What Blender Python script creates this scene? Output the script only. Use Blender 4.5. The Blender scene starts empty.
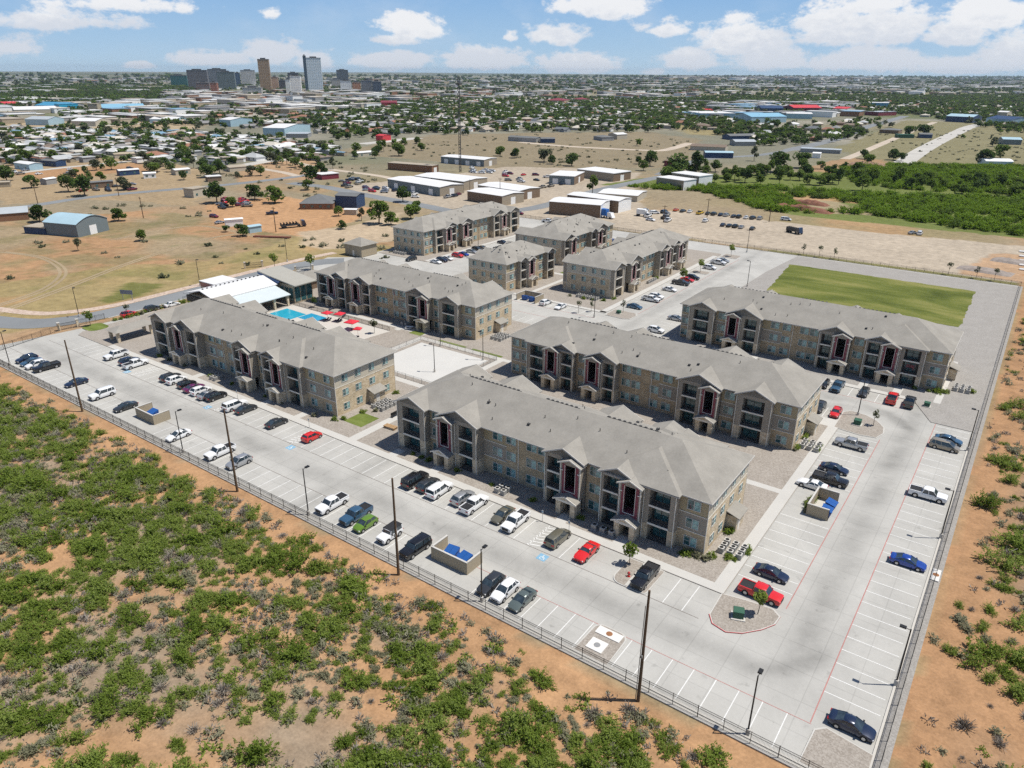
import bpy, bmesh, math, random
import numpy as np
from mathutils import Vector, Matrix

# ------------------------------------------------------------------ camera, sky, sun, exposure
SC = bpy.context.scene
COL = SC.collection
R_ = math.radians
rng = random.Random(7)
FPX, YAW, PITCH, ROLL, HC = 730.0, R_(35.6), math.atan((384 - 70.5) / 730.0), R_(0.35), 65.5
CAM = Vector((0.0, -60.2, HC))
_r = Vector((math.cos(YAW), math.sin(YAW), 0)); _fh = Vector((-math.sin(YAW), math.cos(YAW), 0)); _up = Vector((0, 0, 1))
FW = _fh * math.cos(PITCH) - _up * math.sin(PITCH)
_u = _up * math.cos(PITCH) + _fh * math.sin(PITCH)
RT = _r * math.cos(ROLL) + _u * math.sin(ROLL)
UPV = _u * math.cos(ROLL) - _r * math.sin(ROLL)

def at(px, py, z=0.0):
    """ground position of something measured in the photograph"""
    d = RT * ((px - 512) / FPX) - UPV * ((py - 384) / FPX) + FW
    t = (z - HC) / d.z
    p = CAM + d * t
    return Vector((p.x, p.y, z))

def dist(x, y):
    return math.hypot(x - CAM.x, y - CAM.y)

cd = bpy.data.cameras.new("camera")
co = bpy.data.objects.new("camera", cd)
COL.objects.link(co)
m = Matrix((RT, UPV, -FW)).transposed().to_4x4()
m.translation = CAM
co.matrix_world = m
cd.sensor_width = 36.0
cd.lens = 36.0 * FPX / 1024.0
cd.clip_start = 1.0
cd.clip_end = 60000.0
SC.camera = co

SUN_EL = R_(66.0)
SUN_AZ_DIR = Vector((0.84, 0.54, 0)).normalized()           # horizontal direction towards the sun
sd = (SUN_AZ_DIR * math.cos(SUN_EL) + _up * math.sin(SUN_EL)).normalized()
sl = bpy.data.lights.new("sun", 'SUN')
sl.energy = 4.9
sl.angle = R_(0.53)
sl.color = (1.0, 0.955, 0.88)
so = bpy.data.objects.new("sun", sl)
COL.objects.link(so)
so.rotation_euler = (-sd).to_track_quat('-Z', 'Y').to_euler()
so.location = (0, 0, 300)

W = bpy.data.worlds.new("World")
SC.world = W
W.use_nodes = True
wt = W.node_tree
wt.nodes.clear()

class NT:
    """small helper for writing node graphs as expressions"""
    def __init__(s, t): s.t = t
    def n(s, kind, **kw):
        nd = s.t.nodes.new(kind)
        for k, v in kw.items(): setattr(nd, k, v)
        return nd
    def put(s, sock, v):
        if isinstance(v, bpy.types.NodeSocket): s.t.links.new(v, sock)
        elif v is not None: sock.default_value = v
    def math(s, op, a, b=None, c=None, clamp=False):
        nd = s.n('ShaderNodeMath', operation=op, use_clamp=clamp)
        s.put(nd.inputs[0], a); s.put(nd.inputs[1], b); s.put(nd.inputs[2], c)
        return nd.outputs[0]
    def noise(s, vec, scale, detail=4, rough=.55, dist_=0.0, dim='3D'):
        nd = s.n('ShaderNodeTexNoise', noise_dimensions=dim)
        s.put(nd.inputs['Vector'], vec); nd.inputs['Scale'].default_value = scale
        nd.inputs['Detail'].default_value = detail; nd.inputs['Roughness'].default_value = rough
        nd.inputs['Distortion'].default_value = dist_
        return nd.outputs['Fac']
    def ramp(s, fac, stops):
        nd = s.n('ShaderNodeValToRGB')
        e = nd.color_ramp.elements
        while len(e) < len(stops): e.new(.5)
        for i, (p, c) in enumerate(stops):
            e[i].position = p; e[i].color = c if len(c) == 4 else (*c, 1)
        s.put(nd.inputs[0], fac)
        return nd.outputs[0]
    def mr(s, v, a, b, c, d, smooth=False):
        nd = s.n('ShaderNodeMapRange', interpolation_type='SMOOTHSTEP' if smooth else 'LINEAR')
        for i, x in enumerate((v, a, b, c, d)): s.put(nd.inputs[i], x)
        return nd.outputs[0]
    def mix(s, f, a, b, blend='MIX'):
        nd = s.n('ShaderNodeMix', data_type='RGBA', blend_type=blend)
        s.put(nd.inputs[0], f)
        for i, v in ((6, a), (7, b)):
            if isinstance(v, tuple) and len(v) == 3: v = (*v, 1)
            s.put(nd.inputs[i], v)
        return nd.outputs[2]

N = NT(wt)
sky = N.n('ShaderNodeTexSky', sky_type='NISHITA', sun_disc=False, sun_elevation=SUN_EL,
          sun_rotation=math.atan2(SUN_AZ_DIR.x, SUN_AZ_DIR.y), altitude=850.0, air_density=1.0, dust_density=0.6, ozone_density=2.2)
tc = N.n('ShaderNodeTexCoord')
sx = N.n('ShaderNodeSeparateXYZ'); wt.links.new(tc.outputs['Generated'], sx.inputs[0])
X, Y, Z = sx.outputs
rx = N.math('ADD', N.math('MULTIPLY', X, _r.x), N.math('MULTIPLY', Y, _r.y))
fy = N.math('ADD', N.math('MULTIPLY', X, _fh.x), N.math('MULTIPLY', Y, _fh.y))
az = N.math('ARCTAN2', rx, fy)
el = N.math('ARCSINE', Z)
cmb = N.n('ShaderNodeCombineXYZ'); N.put(cmb.inputs[0], az); N.put(cmb.inputs[1], N.math('MULTIPLY', el, 1.7))
cv = cmb.outputs[0]
n1 = N.noise(cv, 16.0, 7, .58)
n2 = N.noise(cv, 62.0, 8, .66)
# cumulus banks: azimuth / elevation (radians), half sizes
def azel(px, py):
    d = (RT * ((px - 512) / FPX) - UPV * ((py - 384) / FPX) + FW).normalized()
    return math.atan2(d.dot(_r), d.dot(_fh)), math.asin(d.z)
CLOUDS = [(55, 22, 85, 16, .8), (15, 48, 30, 16, .6), (120, 4, 70, 13, .7), (185, 8, 14, 10, .55), (142, 66, 17, 6, .9), (215, 61, 50, 11, .95),
          (272, 54, 34, 18, 1), (312, 62, 26, 14, .9), (272, 14, 11, 8, .75), (390, 62, 48, 14, 1.2), (413, 30, 42, 19, 1.1), (398, 40, 30, 12, 1), (488, 61, 54, 17, 1.3),
          (510, 37, 10, 8, .7), (560, 36, 36, 17, 1), (600, 8, 66, 20, 1), (665, 30, 26, 14, .85), (575, 65, 56, 15, 1.3), (652, 72, 16, 5, .8),
          (690, 62, 38, 16, 1.2), (742, 42, 52, 30, 1.2), (770, 62, 52, 18, 1), (838, 30, 52, 32, 1.2), (892, 28, 62, 32, 1.2), (868, 8, 66, 16, .9),
          (950, 34, 46, 26, 1.1), (985, 16, 48, 30, 1.2), (1012, 56, 40, 30, 1.1), (868, 63, 80, 18, 1.2), (950, 68, 60, 12, 1.1)]
best = None
low = None
for px, py, w, h, s in CLOUDS:
    a0, e0 = azel(px, py)
    a1, _ = azel(px + w, py); _, e1 = azel(px, py - h)
    w_, h_ = abs(a1 - a0), abs(e1 - e0)
    dx = N.math('MULTIPLY', N.math('SUBTRACT', az, a0), 1 / w_)
    dy = N.math('MULTIPLY', N.math('SUBTRACT', el, e0), 1 / h_)
    # flatter below than above
    dyb = N.math('MAXIMUM', dy, N.math('MULTIPLY', dy, -1.7))
    q = N.math('SQRT', N.math('ADD', N.math('MULTIPLY', dx, dx), N.math('MULTIPLY', dyb, dyb)))
    v = N.math('MULTIPLY', N.math('SUBTRACT', 1.0, q), s)
    best = v if best is None else N.math('MAXIMUM', best, v)
    vl = N.math('SUBTRACT', N.math('MULTIPLY', v, .35), N.math('MULTIPLY', dy, .75))
    low = vl if low is None else N.math('MAXIMUM', low, vl)
# the rest of the sky carries scattered cumulus as well
gen = N.mr(N.noise(cv, 5.0, 3, .5), .60, .82, -1.2, .5)
outside = N.mr(N.math('ABSOLUTE', az), .66, .85, -2.0, 0.0)
best = N.math('MAXIMUM', best, N.math('ADD', gen, outside))
dens = N.math('ADD', best, N.math('MULTIPLY', N.math('SUBTRACT', n1, .5), 1.9))
dens = N.math('ADD', dens, N.math('MULTIPLY', N.math('SUBTRACT', n2, .5), 1.35))
cm = N.mr(dens, -.06, .42, 0.0, 1.0, True)
wisp = N.math('MULTIPLY', N.mr(N.noise(cv, 7.0, 5, .6), .48, .75, 0, .22), N.mr(el, .0, .05, .4, 1.0))
cm = N.math('MAXIMUM', cm, wisp)
shade = N.mr(N.math('ADD', low, N.math('MULTIPLY', N.math('SUBTRACT', n2, .5), 1.3)), .15, .95, 0, 1, True)
SKYK = 0.082
ccol = N.mix(shade, (10.48, 10.48, 10.61), (7.9, 8.3, 9.1))
skyc = N.mix(1.0, sky.outputs[0], (0.93, 1.0, 1.10), 'MULTIPLY')
grad = N.ramp(N.mr(el, 0.0, .20, 0, 1), [(0.0, (5.31, 7.30, 9.15)), (.14, (4.38, 6.63, 9.15)), (.38, (3.18, 5.57, 8.89)), (.7, (2.32, 4.51, 8.09))])
skyc = N.mix(N.mr(el, .14, .32, .92, .0), skyc, grad)
out = N.mix(N.math('MULTIPLY', cm, .93), skyc, ccol)
bg = N.n('ShaderNodeBackground'); wt.links.new(out, bg.inputs[0]); bg.inputs[1].default_value = SKYK
wo = N.n('ShaderNodeOutputWorld'); wt.links.new(bg.outputs[0], wo.inputs[0])
W.cycles.sampling_method = 'MANUAL'
W.cycles.sample_map_resolution = 512

SC.view_settings.view_transform = 'Standard'
SC.view_settings.look = 'None'
SC.view_settings.exposure = 0.08
SC.view_settings.gamma = 1.0
SC.view_settings.use_curve_mapping = False
SC.render.engine = 'CYCLES'
SC.cycles.max_bounces = 5
SC.cycles.diffuse_bounces = 3
SC.cycles.glossy_bounces = 2
SC.cycles.transmission_bounces = 2
SC.cycles.transparent_max_bounces = 6
SC.cycles.volume_bounces = 0
SC.cycles.use_denoising = False
SC.cycles.use_adaptive_sampling = True
SC.cycles.adaptive_threshold = 0.02
SC.cycles.caustics_reflective = False
SC.cycles.caustics_refractive = False

# ------------------------------------------------------------------ helpers
class MB:
    """collects shapes and links them as ONE mesh object"""
    def __init__(s): s.v = []; s.f = []; s.mi = []
    def poly(s, pts, mi=0):
        b = len(s.v); s.v += [tuple(p) for p in pts]; s.f.append(tuple(range(b, b + len(pts)))); s.mi.append(mi)
    def hull(s, low, high, mi=0):
        """closed solid between two rings of equal length (low counter-clockwise seen from above)"""
        n = len(low); b = len(s.v)
        s.v += [tuple(p) for p in low] + [tuple(p) for p in high]
        s.f.append(tuple(b + i for i in reversed(range(n)))); s.mi.append(mi)
        s.f.append(tuple(b + n + i for i in range(n))); s.mi.append(mi)
        for i in range(n):
            j = (i + 1) % n
            s.f.append((b + i, b + j, b + n + j, b + n + i)); s.mi.append(mi)
    def box(s, x0, y0, z0, x1, y1, z1, mi=0):
        if x1 < x0: x0, x1 = x1, x0
        if y1 < y0: y0, y1 = y1, y0
        r = lambda z: [(x0, y0, z), (x1, y0, z), (x1, y1, z), (x0, y1, z)]
        s.hull(r(z0), r(z1), mi)
    def prism(s, pts, z0, z1, mi=0):
        s.hull([(x, y, z0) for x, y in pts], [(x, y, z1) for x, y in pts], mi)
    def slab(s, q, t, mi=0):
        """sloped sheet with four corners q (counter-clockwise from above) and thickness t"""
        s.hull([(x, y, z - t) for x, y, z in q], q, mi)
    def tube(s, a, b, r0, r1=None, n=8, mi=0):
        r1 = r0 if r1 is None else r1
        a, b = Vector(a), Vector(b); d = (b - a).normalized()
        u = d.orthogonal().normalized(); w = d.cross(u)
        ring = lambda c, r: [c + (u * math.cos(2 * math.pi * i / n) + w * math.sin(2 * math.pi * i / n)) * r for i in range(n)]
        s.hull(ring(a, r0), ring(b, r1), mi)
    def loft(s, rings, mi=0, caps=True):
        n = len(rings[0]); b = len(s.v)
        for r in rings: s.v += [tuple(p) for p in r]
        for k in range(len(rings) - 1):
            for i in range(n):
                j = (i + 1) % n
                s.f.append((b + k * n + i, b + k * n + j, b + (k + 1) * n + j, b + (k + 1) * n + i)); s.mi.append(mi)
        if caps:
            s.f.append(tuple(b + i for i in reversed(range(n)))); s.mi.append(mi)
            s.f.append(tuple(b + (len(rings) - 1) * n + i for i in range(n))); s.mi.append(mi)
    def mesh(s, name, mats, smooth=False):
        me = bpy.data.meshes.new(name)
        me.from_pydata(s.v, [], s.f)
        for m_ in (mats if isinstance(mats, (list, tuple)) else [mats]): me.materials.append(m_)
        me.polygons.foreach_set('material_index', s.mi)
        if smooth: me.polygons.foreach_set('use_smooth', [True] * len(s.f))
        me.update()
        return me
    def build(s, name, mats, parent=None, loc=None, rz=0.0, smooth=False):
        return link(name, s.mesh(name, mats, smooth), parent, loc, rz)

def link(name, me, parent=None, loc=None, rz=0.0):
    o = bpy.data.objects.new(name, me)
    COL.objects.link(o)
    if parent is not None: o.parent = parent
    if loc is not None: o.location = loc
    if rz: o.rotation_euler = (0, 0, rz)
    return o

def tag(o, label=None, cat=None, group=None, kind=None):
    if label: o['label'] = label
    if cat: o['category'] = cat
    if group: o['group'] = group
    if kind: o['kind'] = kind
    return o

def thing(name, label, cat, loc=(0, 0, 0), rz=0.0, group=None):
    o = bpy.data.objects.new(name, None)
    o.empty_display_size = .2
    COL.objects.link(o)
    o.location = loc; o.rotation_euler = (0, 0, rz)
    return tag(o, label, cat, group)

_kids = {}
def copy_tree(src, parent=None):
    c = src.copy(); COL.objects.link(c)
    if parent is not None: c.parent = parent
    for ch in _kids.get(src.name, ()): copy_tree(ch, c)
    return c
def remember(root):
    """note the children of a finished thing so that copying is cheap"""
    by = {}
    for o in COL.objects:
        if o.parent: by.setdefault(o.parent.name, []).append(o)
    def go(o):
        _kids[o.name] = by.get(o.name, [])
        for c in _kids[o.name]: go(c)
    go(root)
    return root
def drop(root):
    for c in list(_kids.get(root.name, ())): drop(c)
    bpy.data.objects.remove(root)

# ------------------------------------------------------------------ materials
MATS = {}
def mat(name, base, rough=.8, var=.12, scale=3.0, spec=.3, metal=0.0, bump=0.0, fine=None, coat=0.0):
    """procedural surface: base colour broken up by two sizes of noise in object space"""
    if name in MATS: return MATS[name]
    m_ = bpy.data.materials.new(name); m_.use_nodes = True
    t = m_.node_tree; q = NT(t)
    b = t.nodes['Principled BSDF']
    b.inputs['Roughness'].default_value = rough; b.inputs['Metallic'].default_value = metal
    b.inputs['Specular IOR Level'].default_value = spec
    if coat: b.inputs['Coat Weight'].default_value = coat; b.inputs['Coat Roughness'].default_value = .05
    if var > 0:
        c = q.n('ShaderNodeTexCoord').outputs['Object']
        a = q.noise(c, scale, 5, .6)
        f = q.noise(c, fine or scale * 7.3, 3, .6)
        k = q.math('ADD', q.math('MULTIPLY', q.math('SUBTRACT', a, .5), 2.2 * var * 1.4), q.math('MULTIPLY', q.math('SUBTRACT', f, .5), 1.6 * var))
        k = q.math('ADD', 1.0, k)
        v = q.n('ShaderNodeVectorMath', operation='SCALE'); v.inputs[0].default_value = base; q.put(v.inputs['Scale'], k)
        t.links.new(v.outputs[0], b.inputs['Base Color'])
        if bump:
            bp = q.n('ShaderNodeBump'); bp.inputs['Strength'].default_value = bump; bp.inputs['Distance'].default_value = .05
            t.links.new(f, bp.inputs['Height']); t.links.new(bp.outputs[0], b.inputs['Normal'])
    else:
        b.inputs['Base Color'].default_value = (*base, 1)
    MATS[name] = m_
    return m_

def cell_mat(name, cols, sx_, sz_, rough=.85, spec=.2):
    """stone or brick courses: cells of a voronoi, stretched along the course, each with its own tone"""
    m_ = bpy.data.materials.new(name); m_.use_nodes = True
    t = m_.node_tree; q = NT(t); b = t.nodes['Principled BSDF']
    b.inputs['Roughness'].default_value = rough; b.inputs['Specular IOR Level'].default_value = spec
    c = q.n('ShaderNodeTexCoord').outputs['Object']
    mp = q.n('ShaderNodeMapping'); t.links.new(c, mp.inputs[0]); mp.inputs['Scale'].default_value = (1 / sx_, 1 / sx_, 1 / sz_)
    vo = q.n('ShaderNodeTexVoronoi', feature='F1'); t.links.new(mp.outputs[0], vo.inputs['Vector']); vo.inputs['Scale'].default_value = 1.0
    sp = q.n('ShaderNodeSeparateColor'); t.links.new(vo.outputs['Color'], sp.inputs[0])
    k = len(cols)
    rp = q.ramp(sp.outputs[0], [(i / (k - 1), c_) for i, c_ in enumerate(cols)])
    big = q.mr(q.noise(c, .45, 3, .6), .3, .7, .86, 1.14)
    v = q.n('ShaderNodeVectorMath', operation='SCALE'); t.links.new(rp, v.inputs[0]); q.put(v.inputs['Scale'], big)
    t.links.new(v.outputs[0], b.inputs['Base Color'])
    MATS[name] = m_
    return m_

def glass_mat(name, base, rough=.08, spec=.6):
    m_ = bpy.data.materials.new(name); m_.use_nodes = True
    t = m_.node_tree; q = NT(t); b = t.nodes['Principled BSDF']
    c = q.n('ShaderNodeTexCoord').outputs['Object']
    f = q.noise(c, 1.1, 2, .5)
    v = q.n('ShaderNodeVectorMath', operation='SCALE'); v.inputs[0].default_value = base; q.put(v.inputs['Scale'], q.mr(f, .3, .7, .55, 1.5))
    t.links.new(v.outputs[0], b.inputs['Base Color'])
    b.inputs['Roughness'].default_value = rough; b.inputs['Specular IOR Level'].default_value = spec
    MATS[name] = m_
    return m_

def leaf_mat(name, c0, c1, c2, trans=.35):
    """foliage: tone varies by clump of leaves and from plant to plant"""
    m_ = bpy.data.materials.new(name); m_.use_nodes = True
    t = m_.node_tree; q = NT(t); t.nodes.clear()
    o = q.n('ShaderNodeOutputMaterial')
    c = q.n('ShaderNodeTexCoord').outputs['Object']
    oi = q.n('ShaderNodeObjectInfo')
    f = q.math('ADD', q.noise(c, 1.3, 3, .6), q.math('MULTIPLY', q.math('SUBTRACT', oi.outputs['Random'], .5), .34))
    col = q.ramp(f, [(.28, c0), (.5, c1), (.74, c2)])
    d = q.n('ShaderNodeBsdfDiffuse'); t.links.new(col, d.inputs[0])
    tr = q.n('ShaderNodeBsdfTranslucent'); t.links.new(q.mix(.5, col, c2), tr.inputs[0])
    mx = q.n('ShaderNodeMixShader'); mx.inputs[0].default_value = trans
    t.links.new(d.outputs[0], mx.inputs[1]); t.links.new(tr.outputs[0], mx.inputs[2]); t.links.new(mx.outputs[0], o.inputs[0])
    MATS[name] = m_
    return m_

M_brick = cell_mat('tan_brick', [(.33, .255, .165), (.455, .36, .235), (.39, .305, .195), (.54, .445, .305)], .42, .16)
M_stone = cell_mat('cream_stone', [(.42, .34, .235), (.60, .51, .37), (.51, .42, .295), (.68, .58, .44)], .6, .3)
M_grey = mat('grey_siding', (.32, .28, .225), .75, .08, 1.2)
M_dgrey = mat('dark_grey_siding', (.20, .18, .15), .75, .08, 1.2)
M_olive = mat('olive_siding', (.39, .32, .20), .75, .08, 1.2)
M_red = mat('burgundy_panel', (.23, .058, .075), .6, .10, 1.5)
M_trim = mat('white_trim', (.70, .66, .58), .55, .05, 2.0)
M_fascia = mat('pale_fascia', (.52, .50, .46), .6, .05, 2.0)
M_roof = mat('grey_shingle', (.285, .268, .236), .92, .20, .28, .1, fine=3.2)
M_vent = mat('dark_vent', (.06, .06, .06), .6, .05, 3)
M_dark = mat('opening_shade_paint', (.02, .019, .018), .9, .1, 2)  # near-black tower lining: shade of the stair openings put into the colour
M_glass = glass_mat('window_glass', (.045, .12, .125), .06, .8)
M_blind = glass_mat('window_blind', (.24, .40, .38), .2, .6)
M_black = mat('black_metal', (.018, .018, .018), .45, .05, 3, .4)
M_steel = mat('grey_metal', (.33, .33, .32), .45, .08, 3, .5, .3)
M_conc = mat('concrete', (.50, .475, .43), .9, .07, .12, .15, fine=2.2)
M_walkc = mat('sidewalk_concrete', (.485, .47, .435), .9, .05, .3, .15, fine=3.0)
M_wood = mat('pole_wood', (.13, .085, .05), .9, .18, 2.5)
M_tan = mat('tan_masonry', (.37, .31, .22), .88, .05, .8)
M_brown = mat('brown_masonry', (.20, .14, .095), .88, .12, 1.5)
M_blue = mat('blue_bin', (.015, .085, .32), .45, .12, 2.0, .4)
M_green = mat('green_box', (.03, .10, .06), .5, .08, 2.0, .4)
M_white = mat('white_metal', (.80, .80, .78), .5, .04, 1.0)
M_wroof = mat('white_roof', (.66, .655, .64), .6, .06, .15)
M_aroof = mat('galvanised_roof', (.42, .45, .46), .4, .10, .25, .5)

# ------------------------------------------------------------------ the ground
def _hash(ix, iy, s):
    h = (ix.astype(np.int64) * 374761393 + iy.astype(np.int64) * 668265263 + s * 1442695040) & 0x7fffffff
    h = ((h ^ (h >> 13)) * 1274126177) & 0x7fffffff
    return ((h ^ (h >> 16)) & 0xffff) / 65535.0
def vnoise(x, y, sc, s=0, oct_=3):
    tot = 0; amp = 1; nrm = 0
    for k in range(oct_):
        u = x / sc; v = y / sc
        iu = np.floor(u); iv = np.floor(v); fu = u - iu; fv = v - iv
        fu = fu * fu * (3 - 2 * fu); fv = fv * fv * (3 - 2 * fv)
        a = _hash(iu, iv, s + k); b = _hash(iu + 1, iv, s + k); c = _hash(iu, iv + 1, s + k); d = _hash(iu + 1, iv + 1, s + k)
        tot = tot + amp * ((a * (1 - fu) + b * fu) * (1 - fv) + (c * (1 - fu) + d * fu) * fv)
        nrm += amp; amp *= .5; sc *= .5
    return tot / nrm
def inside(x, y, poly):
    r = np.zeros(x.shape, bool); n = len(poly)
    for i in range(n):
        x0, y0 = poly[i]; x1, y1 = poly[(i + 1) % n]
        if y0 == y1: continue
        c = ((y0 > y) != (y1 > y)) & (x < (x1 - x0) * (y - y0) / (y1 - y0) + x0)
        r ^= c
    return r
def PX(*pts): return [(at(a, b).x, at(a, b).y) for a, b in pts]

def axis_coords(lo, hi, step, far, g):
    c = list(np.arange(lo, hi + .1, step)); s = step
    a = c[-1]
    while a < far: s *= g; a += s; c.append(a)
    s = step; a = c[0]; pre = []
    while a > -far: s *= g; a -= s; pre.append(a)
    return np.array(pre[::-1] + c)
gx = axis_coords(-400, 130, 2.0, 15000, 1.042); gy = axis_coords(-90, 420, 2.0, 15000, 1.042)
GX, GY = np.meshgrid(gx, gy)
x, y = GX.ravel(), GY.ravel()
D = np.hypot(x - CAM.x, y - CAM.y)
col = np.zeros((x.size, 3))
wx = x + (vnoise(x, y, 22, 11) - .5) * 14; wy = y + (vnoise(x, y, 22, 12) - .5) * 14
sxw = x + (vnoise(x, y, 9, 13) - .5) * 3; syw = y + (vnoise(x, y, 9, 14) - .5) * 3
ORANGE = np.array((.385, .228, .120)); TANDIRT = np.array((.335, .262, .170)); DRY = np.array((.235, .195, .10)); LITTER = np.array((.24, .205, .155))
GREENG = np.array((.095, .125, .03)); SAND = np.array((.385, .325, .250)); CITY = np.array((.185, .178, .130)); PALE = np.array((.34, .31, .26))
def lay(mask, c, a=1.0):
    w = (np.asarray(mask, float) * a)[:, None]
    col[:] = col * (1 - w) + c * w
# far plain: dry soil, grass and towns seen edge-on
col[:] = CITY
lay(np.clip((vnoise(x, y, 420, 1) - .45) * 4, 0, 1), DRY, .7)
lay(np.clip((vnoise(x, y, 170, 2) - .5) * 5, 0, 1), PALE, .55)
lay(np.clip((vnoise(x, y, 230, 3) - .52) * 6, 0, 1), GREENG * .9, .6)
lay(np.clip((D - 2600) / 2500, 0, 1), np.array((.070, .090, .055)), .8)
lay(np.clip((vnoise(x, y, 1500, 4) - .5) * 5, 0, 1) * np.clip((D - 3000) / 2000, 0, 1), np.array((.27, .24, .17)), .7)
# fields round the site
near = np.clip((620 - D) / 250, 0, 1)
lay(near, TANDIRT * .84)
lay(np.clip((vnoise(x, y, 60, 5) - .45) * 4, 0, 1) * near, DRY, .8)
lay(np.clip((vnoise(x, y, 35, 6) - .55) * 6, 0, 1) * near, ORANGE, .6)
FIELD = PX((-160, 330), (-60, 250), (0, 222), (150, 210), (260, 225), (330, 245), (395, 240), (395, 262), (330, 258), (275, 272), (180, 300), (100, 318), (20, 325))
fm = inside(wx, wy, FIELD)
lay(fm, ORANGE * np.array((.88, .90, .92)))
lay(fm * np.clip((vnoise(x * .55 + y * .2, y, 26, 7) - .44) * 6, 0, 1), TANDIRT * np.array((.82, .84, .82)), .85)
lay(fm * np.clip((vnoise(x, y, 15, 17, 4) - .48) * 7, 0, 1), DRY * .88, .75)
lay(fm * np.clip((vnoise(x, y, 7, 18, 3) - .60) * 9, 0, 1), np.array((.14, .14, .06)), .5)
GR = PX((-150, 330), (-20, 285), (100, 268), (200, 262), (300, 236), (395, 248), (395, 262), (275, 275), (150, 308), (20, 328))
gm = inside(wx, wy, GR)
lay(gm, DRY * np.array((1.22, 1.14, 1.05)), .85)
lay(gm * np.clip((vnoise(x, y, 14, 8) - .58) * 6, 0, 1), np.array((.15, .15, .05)), .55)
lay(gm * np.clip((vnoise(x, y, 18, 9) - .6) * 8, 0, 1), ORANGE, .6)
lay(inside(sxw, syw, PX((97, 300), (130, 282), (165, 285), (140, 296), (105, 304))), np.array((.105, .12, .03)), .8)
YARD = PX((205, 205), (280, 196), (330, 203), (375, 208), (352, 222), (300, 236), (215, 225))
lay(inside(sxw, syw, YARD), ORANGE * 1.05)
lay(inside(sxw, syw, PX((300, 232), (350, 226), (400, 212), (398, 240), (330, 250), (300, 245))), SAND * np.array((1.02, .95, .85)))
lay(inside(wx, wy, PX((340, 186), (420, 178), (520, 165), (640, 172), (640, 215), (510, 222), (470, 215), (380, 200))), SAND * .95)
lay(inside(wx, wy, PX((430, 135), (520, 133), (650, 132), (700, 140), (690, 168), (560, 168), (470, 165), (330, 152))), np.array((.225, .185, .12)))
lay(inside(wx, wy, PX((650, 118), (760, 125), (764, 136), (690, 135))), DRY * 1.1)
lay(inside(wx, wy, PX((20, 163), (140, 156), (205, 172), (200, 205), (80, 200), (0, 205), (0, 165))), TANDIRT * np.array((.92, .88, .82)))
lay(inside(wx, wy, PX((20, 172), (140, 163), (150, 170), (40, 182))), ORANGE * .9)
lay(inside(wx, wy, PX((240, 165), (320, 158), (330, 178), (240, 182))), ORANGE * np.array((.9, 1, 1.1)))
lay(inside(wx, wy, PX((-80, 125), (90, 120), (200, 122), (200, 129), (60, 138), (-80, 140))), TANDIRT * 1.05)
lay(inside(wx, wy, PX((60, 96), (260, 98), (330, 115), (200, 118), (60, 116))), PALE)
LOT = [(-236, 236), (-1, 236.5), (14, 262), (6, 308), (-50, 300), (-95, 298), (-130, 300), (-190, 285), (-225, 262)]
lay(inside(sxw, syw, LOT), SAND)
lay(inside(sxw, syw, [(-20, 240), (12, 238), (16, 290), (-12, 285)]), ORANGE * 1.02, .7)
GREENB = PX((600, 185), (700, 190), (790, 215), (1100, 246), (1100, 165), (900, 168), (800, 172), (640, 178))
lay(inside(sxw, syw, GREENB), np.array((.13, .155, .045)))
lay(inside(wx, wy, PX((790, 196), (830, 200), (880, 214), (810, 212))), TANDIRT * .95, .8)
lay(inside(wx, wy, PX((720, 187), (840, 196), (860, 203), (725, 196))), ORANGE, .7)
lay(inside(wx, wy, PX((800, 168), (850, 158), (885, 160), (890, 172), (830, 175))), ORANGE * .9, .7)
lay(inside(wx, wy, PX((830, 150), (905, 120), (1100, 128), (1100, 163), (905, 165))), np.array((.20, .18, .10)))
lay(inside(sxw, syw, [(-84, 233.4), (-1, 233.4), (0, 236.5), (-84, 237.5)]), np.array((.15, .15, .05)), .8)
# scrub in front of and beside the fence
scr = ((syw < 0.4) & (x < 60)) | ((sxw > .4) & (y < 420) & (x < 240))
scr &= ~((x < -255) & (y > -12))
lay(scr, ORANGE)
lit = np.clip((vnoise(x, y, 16, 21, 4) - .44) * 5, 0, 1) * np.clip((-y - 6) / 6, 0, 1) * (x < 2)
lay(scr * lit, LITTER, .75)
litr = np.clip((vnoise(x, y, 14, 22, 4) - .40) * 6, 0, 1) * np.clip((x - 5) / 7, 0, 1)
lay((sxw > .4) & (y < 420) & (x < 240) & scr, ORANGE * np.array((.90, .88, .88)))
lay(scr * litr, LITTER * np.array((.68, .70, .72)), .85)
lay(scr * np.clip((vnoise(x, y, 5, 23, 3) - .55) * 6, 0, 1), ORANGE * .72, .5)

z = np.zeros(x.size)
# gentle mounds off the site only
out_ = ((y < -8) | (x > 8)) & (D < 400)
z += np.where(out_, (vnoise(x, y, 17, 31) - .5) * .5 * np.clip(np.maximum(-y - 6, x - 6) / 10, 0, 1), 0)
z = z - .02
ZG = z.reshape(GX.shape).copy(); GXC, GYC = gx, gy
gm_ = bpy.data.meshes.new('ground')
ny, nx = GX.shape
idx = np.arange(x.size).reshape(ny, nx)
faces = np.stack([idx[:-1, :-1], idx[:-1, 1:], idx[1:, 1:], idx[1:, :-1]], -1).reshape(-1, 4)
gm_.vertices.add(x.size); gm_.vertices.foreach_set('co', np.stack([x, y, z], -1).ravel())
gm_.loops.add(faces.size); gm_.loops.foreach_set('vertex_index', faces.ravel())
gm_.polygons.add(len(faces)); gm_.polygons.foreach_set('loop_start', np.arange(0, faces.size, 4)); gm_.polygons.foreach_set('loop_total', np.full(len(faces), 4))
gm_.update()
at_ = gm_.color_attributes.new('soil', 'FLOAT_COLOR', 'POINT')
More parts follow.
